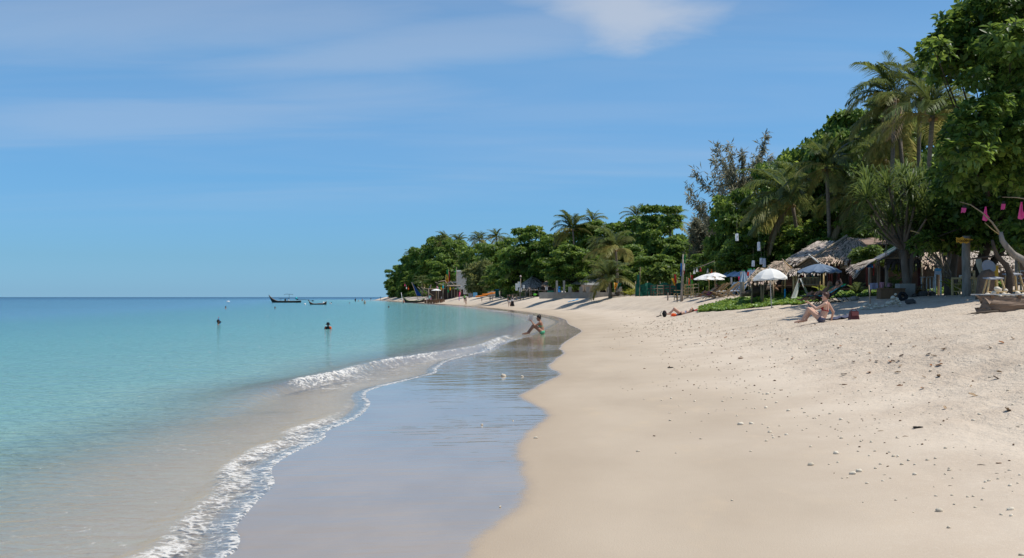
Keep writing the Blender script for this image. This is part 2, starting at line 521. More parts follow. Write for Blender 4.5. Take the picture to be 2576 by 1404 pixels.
    L.new(h, b.inputs['Height']); L.new(b.outputs[0], p.inputs['Normal'])
    return m

def build_ground():
    r = np.concatenate([np.geomspace(2.0, 5.5, 40)[:-1], np.geomspace(5.5, 130, 560)[:-1], np.geomspace(130, 800, 150)[:-1], np.geomspace(800, 9000, 25)])
    X, Y, F = polar(r, R(-62), R(62), 640)
    z, dW, dF, rough = terrain(X, Y, True)
    me = np_mesh('beach', np.stack([X, Y, z], -1), F, sand_material(), True, {'dw': dW, 'df': dF, 'rough': rough})
    o = link_mesh('beach', me); tag(o, 'pale sand beach curving round the bay, wet and smooth near the water', None, None, 'structure')
build_ground()

def water_material():
    m = bpy.data.materials.new('sea_water'); m.use_nodes = True
    nt = m.node_tree; N, L = nt.nodes, nt.links
    p = N['Principled BSDF']; out = N['Material Output']
    geo = N.new('ShaderNodeNewGeometry')
    def att(n):
        a = N.new('ShaderNodeAttribute'); a.attribute_name = n; return a.outputs['Fac']
    def noise(scale, detail=4, stretch=(1, 1, 1), rough=0.55, dist=0.0):
        mp = N.new('ShaderNodeMapping'); mp.inputs['Scale'].default_value = stretch
        L.new(geo.outputs['Position'], mp.inputs[0])
        n = N.new('ShaderNodeTexNoise'); n.inputs['Scale'].default_value = scale; n.inputs['Detail'].default_value = detail; n.inputs['Roughness'].default_value = rough
        n.inputs['Distortion'].default_value = dist
        L.new(mp.outputs[0], n.inputs['Vector']); return n.outputs['Fac']
    def rng(s, a, b, lo=0.0, hi=1.0):
        q = N.new('ShaderNodeMapRange'); q.interpolation_type = 'SMOOTHSTEP'
        q.inputs['From Min'].default_value = a; q.inputs['From Max'].default_value = b; q.inputs['To Min'].default_value = lo; q.inputs['To Max'].default_value = hi
        L.new(s, q.inputs['Value']); return q.outputs[0]
    def mth(op, a, b):
        q = N.new('ShaderNodeMath'); q.operation = op
        for i, s in enumerate((a, b)):
            if isinstance(s, (int, float)): q.inputs[i].default_value = s
            else: L.new(s, q.inputs[i])
        return q.outputs[0]
    def mixc(f, a, b):
        q = N.new('ShaderNodeMix'); q.data_type = 'RGBA'
        L.new(f, q.inputs[0])
        for i, c in ((6, a), (7, b)):
            if isinstance(c, tuple): q.inputs[i].default_value = c
            else: L.new(c, q.inputs[i])
        return q.outputs[2]
    sx_ = N.new('ShaderNodeSeparateXYZ'); L.new(geo.outputs['Position'], sx_.inputs[0]); sepY = sx_.outputs['Y']
    off, foam = att('off'), att('foam')
    lg = mth('LOGARITHM', mth('MAXIMUM', off, 0.1), 10.0)         # metres from the water's edge, as a power of ten
    lg = mth('ADD', lg, mth('MULTIPLY', mth('SUBTRACT', noise(0.12, 4, (0.6, 1, 1)), 0.5), 0.25))
    ramp = N.new('ShaderNodeValToRGB')
    q = N.new('ShaderNodeMapRange'); q.inputs['From Min'].default_value = -0.5; q.inputs['From Max'].default_value = 3.3
    L.new(lg, q.inputs['Value']); L.new(q.outputs[0], ramp.inputs[0])
    e = ramp.color_ramp.elements
    stops = [(-0.5, (0.46, 0.35, 0.25)), (0.02, (0.43, 0.365, 0.265)), (0.18, (0.42, 0.425, 0.335)), (0.40, (0.285, 0.40, 0.335)), (0.68, (0.185, 0.36, 0.325)), (1.2, (0.105, 0.30, 0.295)), (1.5, (0.070, 0.235, 0.265)),
             (1.68, (0.075, 0.215, 0.32)), (2.0, (0.06, 0.185, 0.28)), (2.5, (0.028, 0.105, 0.19)), (3.3, (0.014, 0.07, 0.13))]
    e[0].position = 0; e[0].color = stops[0][1] + (1,)
    e[1].position = 1; e[1].color = stops[-1][1] + (1,)
    for l, c in stops[1:-1]:
        k = e.new((l + 0.5) / 3.8); k.color = c + (1,)
    L.new(ramp.outputs[0], p.inputs['Base Color'])
    p.inputs['IOR'].default_value = 1.333
    L.new(rng(off, 5, 80, 0.10, 0.24), p.inputs['Roughness'])
    L.new(mth('MULTIPLY', mth('MULTIPLY', mth('MAXIMUM', rng(off, 1, 9, 0.26, 0.36), rng(sepY, 15, 40, 0.2, 0.42)), rng(off, 20, 500, 1.0, 0.6)), rng(off, 350, 1300, 1.0, 0.45)), p.inputs['Specular IOR Level'])
    # wind ripples: small near the shore, longer farther out
    near = rng(off, 3, 40, 1.0, 0.0)
    h = mth('MULTIPLY', mth('SUBTRACT', noise(6.0, 4, (0.7, 1.2, 1), 0.6, 0.6), 0.5), 0.10)
    h = mth('ADD', h, mth('MULTIPLY', mth('SUBTRACT', noise(1.1, 4, (0.5, 1.3, 1), 0.6, 0.4), 0.5), 0.26))
    h = mth('ADD', mth('MULTIPLY', h, rng(off, 0.25, 2.5, 0.15, 1.6)), mth('MULTIPLY', mth('SUBTRACT', noise(0.35, 3, (0.5, 1.4, 1), 0.6, 0.4), 0.5), rng(off, 20, 120, 0.0, 0.5)))
    b = N.new('ShaderNodeBump'); b.inputs['Strength'].default_value = 1.0; b.inputs['Distance'].default_value = 1.0
    L.new(h, b.inputs['Height']); L.new(b.outputs[0], p.inputs['Normal'])
    # clear shallows let the sand show
    tr = N.new('ShaderNodeBsdfTransparent')
    tr.inputs['Color'].default_value = (0.93, 0.97, 0.97, 1)
    gl = N.new('ShaderNodeBsdfGlossy'); gl.inputs['Roughness'].default_value = 0.06
    L.new(b.outputs[0], gl.inputs['Normal'])
    fr = N.new('ShaderNodeFresnel'); fr.inputs['IOR'].default_value = 1.33; L.new(b.outputs[0], fr.inputs['Normal'])
    clear = N.new('ShaderNodeMixShader'); L.new(mth('MULTIPLY', fr.outputs[0], mth('MULTIPLY', rng(off, 0.0, 2.5, 0.6, 1.0), rng(sepY, 10, 38, 0.55, 0.95))), clear.inputs[0]); L.new(tr.outputs[0], clear.inputs[1]); L.new(gl.outputs[0], clear.inputs[2])
    body = N.new('ShaderNodeMixShader')
    L.new(rng(off, 0.4, 4.5, 0.05, 1.0), body.inputs[0]); L.new(clear.outputs[0], body.inputs[1]); L.new(p.outputs[0], body.inputs[2])
    # foam
    fm = N.new('ShaderNodeBsdfPrincipled'); fm.inputs['Base Color'].default_value = (0.82, 0.785, 0.72, 1); fm.inputs['Roughness'].default_value = 0.6
    fm.inputs['Subsurface Weight'].default_value = 0.0
    fb = N.new('ShaderNodeBump'); fb.inputs['Strength'].default_value = 1.0; fb.inputs['Distance'].default_value = 1.0
    L.new(mth('MULTIPLY', noise(22, 5, (1, 1, 1), 0.7), 0.035), fb.inputs['Height']); L.new(fb.outputs[0], fm.inputs['Normal'])
    vo = N.new('ShaderNodeTexVoronoi'); vo.feature = 'DISTANCE_TO_EDGE'; vo.inputs['Scale'].default_value = 9.0
    wv = N.new('ShaderNodeVectorMath'); wv.operation = 'ADD'
    wn = N.new('ShaderNodeTexNoise'); wn.inputs['Scale'].default_value = 5.0; wn.inputs['Detail'].default_value = 3
    ws = N.new('ShaderNodeVectorMath'); ws.operation = 'SCALE'; ws.inputs['Scale'].default_value = 0.35
    L.new(geo.outputs['Position'], wn.inputs['Vector']); L.new(wn.outputs['Color'], ws.inputs[0]); L.new(ws.outputs[0], wv.inputs[0]); L.new(geo.outputs['Position'], wv.inputs[1]); L.new(wv.outputs[0], vo.inputs['Vector'])
    net = rng(vo.outputs['Distance'], 0.02, 0.22, 1.0, 0.0)
    lace = mth('ADD', mth('MULTIPLY', rng(noise(4.5, 5, (1, 1, 1), 0.7, 1.2), 0.3, 0.7), 0.6), mth('MULTIPLY', rng(noise(16, 4, (1, 1, 1), 0.7, 0.8), 0.3, 0.7), 0.4))
    lace = mth('ADD', mth('MULTIPLY', lace, 0.66), mth('MULTIPLY', net, 0.34))
    amt = mth('MULTIPLY', rng(mth('SUBTRACT', mth('ADD', foam, lace), 1.0), -0.14, 0.40), 0.88)
    fin = N.new('ShaderNodeMixShader'); L.new(amt, fin.inputs[0]); L.new(body.outputs[0], fin.inputs[1]); L.new(fm.outputs[0], fin.inputs[2])
    L.new(fin.outputs[0], out.inputs['Surface'])
    return m

def build_sea():
    r = np.concatenate([np.geomspace(2.5, 5.5, 30)[:-1], np.geomspace(5.5, 60, 560)[:-1], np.geomspace(60, 700, 260)[:-1], np.geomspace(700, 12000, 40)])
    X, Y, F = polar(r, R(-62), R(10), 620)
    dF = signed(FD, X, Y)
    off = -dF
    # drop what lies well under the land
    keep_v = dF < 3.0
    kf = keep_v[F].all(1)
    # break each line with slow noise along the shore
    wob = fbm(X * 0.9, Y * 0.5, 3)
    z = 0.012 * fbm(X * 0.5, Y * 1.0, 3) * np.clip(off / 6, 0, 1) * np.clip(1.5 - Y / 200, 0, 1)
    foam = np.zeros_like(X)
    # swash: a low ragged roll of foam right at the edge
    width = np.clip(0.36 * smooth01(19.5, 16.5, Y) + 0.09 + 0.40 * wob, 0.08, 1)
    n1 = smooth01(40, 22, Y)
    t = off / np.maximum(width, 0.12)
    band = smooth01(-0.08, 0.05, t) * smooth01(1.25, 0.75, t)
    strong = smooth01(15.5, 14.0, Y)
    foam = np.maximum(foam, band * (0.30 + 0.34 * np.clip(t, 0, 1) + 0.38 * fbm(X * 2.3, Y * 1.5, 3)) * (0.6 + 0.4 * strong) * n1)
    foam = np.maximum(foam, smooth01(-0.05, 0.0, off) * smooth01(0.16, 0.04, off) * 0.62 * smooth01(80, 30, Y))
    z = z + 0.03 * np.exp(-((off - width * 0.92) / 0.13) ** 2) * strong * smooth01(4, 6, Y)
    # lace of older foam drifting offshore of the roll
    foam = np.maximum(foam, 0.30 * smooth01(0.2, 0.9, off) * smooth01(3.2, 1.0, off) * smooth01(30, 14, Y) * (0.5 + wob))
    # the second wave, breaking a few metres out
    cx = np.interp(Y, CD[:, 1], CD[:, 0])
    dC = seg_dist(CD, X, Y)
    side = np.where(X > cx, 1.0, -1.0)                 # + towards the beach
    s = dC * side
    env = smooth01(13.5, 19, Y) * smooth01(48, 40, Y)
    crest = 0.15 * env * np.where(s < 0, np.exp(-(s / 0.75) ** 2), np.exp(-(s / 0.20) ** 2))
    z = z + crest
    brk = smooth01(17.5, 19.5, Y) * smooth01(47, 42, Y) * (0.75 + 0.25 * np.clip(wob * 3 + 0.6, 0, 1))
    cf = smooth01(-0.14, 0.02, s) * smooth01(np.interp(Y, [17, 19.5, 23, 25.5, 33, 36, 42, 47], [.2, .55, .5, .22, .2, .6, .9, .4]) + 0.4 * wob, 0.05, s)
    foam = np.maximum(foam, cf * brk * np.clip(0.60 + 0.6 * fbm(X * 1.7, Y * 0.8 + 5, 3), 0, 0.9))
    foam = np.maximum(foam, smooth01(-0.1, 0.3, s) * smooth01(2.2, 0.6, s) * 0.36 * brk)
    z = z + cf * brk * (0.03 + 0.05 * fbm(X * 7, Y * 7, 3))
    z = z + band * strong * 0.02 * np.clip(fbm(X * 9, Y * 9, 3) + 0.25, 0, 1)
    # a few small whitecaps at the far edge of the bay
    far = smooth01(0, 0.4, off) * smooth01(4.0, 1.2, off) * smooth01(60, 95, Y) * smooth01(260, 200, Y)
    foam = np.maximum(foam, far * np.clip(0.2 + 1.6 * fbm(X * 0.5, Y * 0.35, 3), 0, 0.7))
    z = np.where(off < 0, np.minimum(z, 0.0) - 0.02 * np.clip(-off, 0, 1), z + 0.004)
    used = np.unique(F[kf]); remap = -np.ones(len(X), int); remap[used] = np.arange(len(used))
    me = np_mesh('sea', np.stack([X, Y, z], -1)[used], remap[F[kf]], water_material(), True, {'off': off[used], 'foam': foam[used]})
    o = link_mesh('sea', me); tag(o, 'clear turquoise sea, calm out to the horizon, small foaming waves at the beach', None, None, 'structure')
build_sea()
# ------------------------------------------------------------------ vegetation
LEAF = mat('almond_leaf', (0.10, 0.18, 0.030), 0.44, tint=0.7, trans=0.42, spec=0.3)
LEAF_NEAR = mat('almond_leaf_near', (0.078, 0.150, 0.026), 0.40, tint=0.75, trans=0.44, spec=0.35)
LEAF_DARK = mat('shrub_leaf', (0.08, 0.14, 0.028), 0.5, tint=0.5, trans=0.4)
BAMBOO_LEAF = mat('bamboo_leaf', (0.13, 0.16, 0.05), 0.5, tint=0.4, trans=0.4)
FROND = mat('palm_leaf', (0.085, 0.125, 0.033), 0.42, tint=0.65, trans=0.38, spec=0.4)
FROND_YEL = mat('palm_leaf_yellowing', (0.20, 0.21, 0.06), 0.5, tint=0.4, trans=0.4, spec=0.25)
FROND_OLD = mat('palm_leaf_withered', (0.26, 0.19, 0.10), 0.6, tint=0.3, trans=0.15)
NEEDLE = mat('casuarina_needle', (0.24, 0.245, 0.16), 0.7, tint=0.35, trans=0.45)
PANDAN = mat('screw_pine_leaf', (0.075, 0.125, 0.03), 0.45, tint=0.6, trans=0.35, spec=0.25)
BARK = mat('bark_grey', (0.20, 0.165, 0.13), 0.9, (0.115, 0.09, 0.07), 4, bump=0.6, stretch=(1, 1, 0.4))
BARK_PALM = mat('bark_palm', (0.23, 0.19, 0.15), 0.9, (0.13, 0.105, 0.08), 6, bump=0.8, stretch=(0.6, 0.6, 3))
BARK_DARK = mat('bark_dark', (0.085, 0.065, 0.05), 0.9, (0.05, 0.04, 0.03), 4, bump=0.5)
CREEPER = mat('creeper_leaf', (0.14, 0.25, 0.045), 0.45, tint=0.5, trans=0.25, spec=0.4)

def unit(a): return a / (np.linalg.norm(a, axis=-1, keepdims=True) + 1e-9)

def leaf_mesh(name, base, d, up, L, W, fold, m, rng, tint=None, droop=0.15):
    """one folded two-triangle leaf per row of the arrays"""
    n = len(base)
    side = unit(np.cross(d, up)); nrm = np.cross(side, d)
    L = L[:, None]; W = W[:, None]
    tip = base + d * L - nrm * L * droop
    mid = base + d * L * 0.58
    a = mid + side * W * 0.5 + nrm * W * fold
    b = mid - side * W * 0.5 + nrm * W * fold
    V = np.stack([base, a, tip, b], 1).reshape(-1, 3)
    i = np.arange(n)[:, None] * 4
    F = np.concatenate([i + np.array([[0, 1, 2]]), i + np.array([[0, 2, 3]])], 0)
    t = rng.random(n) if tint is None else tint
    return np_mesh(name, V, F, m, False, {'tint': np.repeat(t, 4)})

def rosette_leaves(C, A, k, rng, L, W, spread=(-0.25, 0.75), lvar=0.3):
    n = len(C)
    A = unit(A)
    ref = np.where(np.abs(A[:, 2:3]) < 0.9, np.array([[0, 0, 1.0]]), np.array([[1.0, 0, 0]]))
    u = unit(np.cross(A, ref)); w = np.cross(A, u)
    ang = rng.uniform(0, 2 * np.pi, (n, 1)) + np.arange(k)[None] * (2 * np.pi / k) + rng.normal(0, 0.25, (n, k))
    el = rng.uniform(spread[0], spread[1], (n, k))
    d = (u[:, None] * np.cos(ang)[..., None] + w[:, None] * np.sin(ang)[..., None]) * np.cos(el)[..., None] + A[:, None] * np.sin(el)[..., None]
    d = unit(d).reshape(-1, 3)
    base = np.repeat(C, k, 0) + d * (0.12 * L)
    up = np.repeat(A, k, 0) + rng.normal(0, 0.25, (n * k, 3)) + np.array([[0, 0, 0.35]])
    up = unit(up)
    s = rng.uniform(1 - lvar, 1 + lvar, n * k)
    t = np.clip(np.repeat(rng.normal(0.5, 0.17, n), k) + rng.normal(0, 0.16, n * k), 0, 1)
    return base, d, up, L * s, W * s, t

def lobed_crown(name, lobes, per, k, L, W, m, seed, shell=(0.55, 1.0), upbias=0.35):
    """lobes: rows of cx cy cz rx ry rz; rosettes of leaves on the upper shell of each lobe"""
    rng = np.random.default_rng(seed)
    lob = np.array(lobes, float)
    vol = (lob[:, 3] * lob[:, 4]) ** 1.0
    cnt = np.maximum(4, (per * vol / vol.mean()).astype(int))
    idx = np.repeat(np.arange(len(lob)), cnt)
    n = len(idx)
    q = rng.normal(0, 1, (n, 3)); q[:, 2] += upbias; q = unit(q)
    rr = rng.uniform(shell[0], shell[1], (n, 1)) * (1 + rng.normal(0, 0.08, (n, 1)))
    C = lob[idx, :3] + q * lob[idx, 3:] * rr
    A = q * np.array([[1, 1, 0.7]]) + np.array([[0, 0, 0.75]]) + rng.normal(0, 0.3, (n, 3))
    b, d, u, l, w, t = rosette_leaves(C, A, k, rng, L, W)
    return leaf_mesh(name, b, d, u, l, w, 0.12, m, rng, t)

def tiered_lobes(rng, H, Rad, nlobe, low=0.28, flat=0.42, skew=0.0):
    o = []
    for i in range(nlobe):
        h = low + (1 - low) * ((i + rng.random()) / nlobe) ** 0.9
        prof = math.sqrt(max(0.05, 1 - ((h - 0.5) / 0.56) ** 2)) if h > 0.5 else 0.75 + 0.25 * (h - low) / (0.5 - low)
        a = i * 2.399 + rng.uniform(-0.4, 0.4)
        rad = Rad * prof * rng.uniform(0.45, 0.92)
        s = Rad * rng.uniform(0.22, 0.38)
        o.append((rad * math.cos(a) + skew * h * Rad, rad * math.sin(a), h * H * 0.96, s, s, s * flat * rng.uniform(0.7, 1.2)))
    o.append((skew * Rad * 0.4, 0, H * 0.55, Rad * 0.5, Rad * 0.5, H * 0.25))
    return o

def limbs(lobes, H, trunk_r, rng, fork=0.3, lean=(0, 0), every=1):
    mb = MB()
    f = Vector((lean[0], lean[1], H * fork))
    mb.tube([(0, 0, -0.3), (lean[0] * 0.3, lean[1] * 0.3, H * fork * 0.5), f], [trunk_r * 1.25, trunk_r, trunk_r * 0.85], 8)
    for lb in lobes[::every]:
        e = Vector(lb[:3])
        m = f.lerp(e, 0.5) + Vector((rng.uniform(-.3, .3), rng.uniform(-.3, .3), rng.uniform(-.1, .4)))
        mb.tube([f * 0.96, m, e], [trunk_r * 0.5, trunk_r * 0.3, trunk_r * 0.1], 5, caps=False)
    return mb

# ---- sea almonds, five shapes copied along the bay
ALMOND = []
def make_almonds():
    for s in range(5):
        rng = random.Random(50 + s)
        H, Rad = 10.0, 4.6
        lobes = tiered_lobes(rng, H, Rad, 27, low=0.14 + 0.05 * (s % 3), flat=0.30, skew=rng.uniform(-0.15, 0.15))
        crown = lobed_crown('crown', lobes, 64, 7, 0.46, 0.26, LEAF, 100 + s, shell=(0.7, 1.02))
        trunk = limbs(lobes, H, 0.22, rng, 0.26, (rng.uniform(-.5, .5), rng.uniform(-.4, .4)), 2).mesh('trunk', BARK_DARK, True)
        ALMOND.append((crown, trunk))
make_almonds()
def make_sprig():
    rng = random.Random(61)
    lobes = []
    for h, r_, n_ in ((9.7, 1.3, 6), (8.7, 1.0, 4), (7.8, 1.4, 5)):
        for i in range(n_):
            a = i * 6.28 / n_ + h; d = r_ * rng.uniform(.35, .8)
            lobes.append((d * math.cos(a), d * math.sin(a), h + rng.uniform(-.2, .1), 0.62, 0.62, 0.16))
    c = lobed_crown('crown', lobes, 26, 7, 0.36, 0.2, LEAF, 161)
    ALMOND.append((c, limbs(lobes, 10.0, 0.10, rng, 0.72, (0.2, 0), 1).mesh('trunk', BARK_DARK, True)))
make_sprig()
_arng = random.Random(4)
def almond(u, v_top, Y, wpx, k, label, v_base=None, group='sea almond trees lining the bay', sy=None, crown_mat=None):
    """tree whose top reaches v_top and whose crown is wpx wide in the photograph's view"""
    base = ground(u, Y)
    top = at(u, v_top, Y)
    sz = max(0.2, (top.z - base.z) / 9.9)
    sx = wpx / FPX * my(Y) / 10.2
    if k == 5: sx = sz = sz * 1.0
    else: sx = max(sx, 0.72 * sz)
    r = empty('almond_tree', base, _arng.uniform(0, 6.28), label, 'tree', group)
    c, t = ALMOND[k]
    link_mesh('crown', c, r); link_mesh('trunk', t, r)
    r.scale = (sx, sx, sz)
    return r

# ---- coconut palms
FR = []
def frond_mesh(name, elev, droop, seed, L=1.0, nl=46, m=None, lw=0.020, hang=0.5, wind=0.0, fan=1.0):
    rng = np.random.default_rng(seed)
    T = np.linspace(0, 1, 16)
    ang = np.radians(elev - droop * T ** 1.25)
    x = np.concatenate([[0], np.cumsum(np.cos(ang[:-1]) / 15)]); z = np.concatenate([[0], np.cumsum(np.sin(ang[:-1]) / 15)])
    y = wind * T ** 2
    P = np.stack([x, y, z], 1) * L
    V, F, TT = [], [], []
    def quadstrip(c, half, t):
        b = len(V)
        for p, h in zip(c, half):
            V.append(p - h); V.append(p + h); TT.extend([t, t])
        for i in range(len(c) - 1):
            F.append((b + 2 * i, b + 2 * i + 1, b + 2 * i + 3, b + 2 * i + 2))
    for s_ in (np.array([0, 1, 0]), np.array([0.3, 0, 0.95])):
        quadstrip(P, [s_ * 0.011 * L * (1.15 - t) for t in T], 0.95)
    for j in range(nl):
        t = 0.14 + 0.86 * (j + 0.5) / nl
        i = t * 15; i0 = min(int(i), 14); f = i - i0
        p = P[i0] * (1 - f) + P[i0 + 1] * f
        tg = unit((P[i0 + 1] - P[i0])[None])[0]
        ln = L * 0.34 * fan * (math.sin(math.pi * min(1, 0.16 + 0.80 * t)) ** 0.6) * rng.uniform(0.85, 1.1)
        for sd_ in (-1, 1):
            side = np.array([0, sd_, 0.0])
            d = unit((tg * (0.55 + 0.4 * t) + side * 0.9 + np.array([0, 0, 0.10]) + rng.normal(0, 0.07, 3))[None])[0]
            d2 = unit((d * 1.0 + np.array([0.02, wind * 0.8, -hang * 1.6]) + rng.normal(0, 0.08, 3))[None])[0]
            wv = unit(np.cross(d, np.array([0.2, 0, 1.0]))[None])[0] * lw * L * 0.5
            a1 = p + d * ln * 0.5; a2 = a1 + d2 * ln * 0.5
            quadstrip([p, a1, a2], [wv * 0.7, wv, wv * 0.12], float(np.clip(rng.normal(0.5, 0.22), 0, 1)))
    return np_mesh(name, np.array(V), np.array(F), m or FROND, False, {'tint': np.array(TT)})
def make_fronds():
    for i, (el, dr) in enumerate(((80, 55), (66, 80), (48, 88), (30, 88), (10, 78), (-18, 60), (-48, 34))):
        ms = [FROND, FROND, FROND, FROND, FROND_YEL, FROND_YEL, FROND_OLD]
        FR.append([frond_mesh('frond', el + 4, dr, 300 + i, m=ms[i], hang=0.35 + 0.1 * i, wind=w) for w in (0.0, 0.22, -0.2)])
make_fronds()
COCO = MB().ball((0, 0, 0), (0.10, 0.10, 0.13), 7, 5).mesh('coconut', mat('coconut_husk', (0.20, 0.17, 0.05), 0.6, (0.28, 0.15, 0.05)), True)
def palm(u, v_crown, Y, label, Lf=3.6, n=18, lean=(0.8, 0.3), wind_az=None, seed=0, group='coconut palms along the beach', levels=(0, 6), trunk_r=0.16, gap=None, young=False):
    """wind_az biases fronds to one side; levels picks young upright or old hanging ones"""
    rng = random.Random(seed * 7 + 3)
    c = at(u, v_crown, Y)
    b = Vector((c.x + lean[0], c.y + lean[1], 0)); b.z = gz(b.x, b.y)
    root = empty('coconut_palm', b, 0, label, 'palm tree', group)
    h = c - b
    pts = [Vector((h.x * t ** 1.7, h.y * t ** 1.7, h.z * t - (0.3 if t == 0 else 0))) for t in (0, .15, .3, .5, .7, .85, 1.0)]
    MB().tube(pts, [trunk_r * 1.5, trunk_r * 1.15, trunk_r, trunk_r * .9, trunk_r * .82, trunk_r * .8, trunk_r * .9], 9).build('trunk', BARK_PALM, root, True)
    for i in range(n):
        lv = levels[0] + (levels[1] - levels[0]) * (i + 0.5) / n
        k = min(6, max(0, int(lv + rng.uniform(-0.5, 0.5))))
        az = i * 2.39996 + rng.uniform(-.25, .25)
        if wind_az is not None and k < 6:
            dd = (az - wind_az + math.pi) % (2 * math.pi) - math.pi
            az = wind_az + dd * 0.62
        o = link_mesh('frond', FR[k][rng.choice((0, 0, 1, 2))], root)
        o.location = h + Vector((0, 0, -0.02 * k))
        o.rotation_euler = (rng.uniform(-.18, .18), rng.uniform(-.08, .08), az)
        s = Lf * rng.uniform(0.85, 1.1) * (0.8 if k == 0 else 1)
        o.scale = (s, s, s)
    if not young:
        for i in range(4):
            o = link_mesh('coconut', COCO, root)
            a = i * 1.7 + seed
            o.location = h + Vector((0.22 * math.cos(a), 0.22 * math.sin(a), -0.25))
    return root

# ---- generic leafy shrubs
SHRUB = []
def make_shrubs():
    for s in range(3):
        rng = random.Random(900 + s)
        lobes = [(rng.uniform(-.6, .6), rng.uniform(-.6, .6), rng.uniform(0.25, 0.85), rng.uniform(.25, .42), rng.uniform(.25, .42), rng.uniform(.16, .3)) for _ in range(14)]
        SHRUB.append((lobed_crown('foliage', lobes, 40, 6, 0.20, 0.11, LEAF_DARK, 910 + s),
                      lobed_crown('foliage', lobes, 90, 5, 0.20, 0.045, BAMBOO_LEAF, 930 + s, upbias=0.2),
                      limbs(lobes, 1.0, 0.03, rng, 0.1, (0, 0), 2).mesh('stem', BARK_DARK)))
make_shrubs()
def shrub(u, v_top, Y, wpx, k, label, kind=0, v_base=None, name='shrub', group=None):
    base = ground(u, Y)
    if v_base is not None: base.z = at(u, v_base, Y).z
    H = at(u, v_top, Y).z - base.z
    r = empty(name, base, _arng.uniform(0, 6.28), label, 'shrub', group)
    link_mesh('foliage', SHRUB[k % 3][kind], r); link_mesh('stem', SHRUB[k % 3][2], r)
    s = wpx / FPX * my(Y) / 1.9
    r.scale = (s, s, H)
    return r

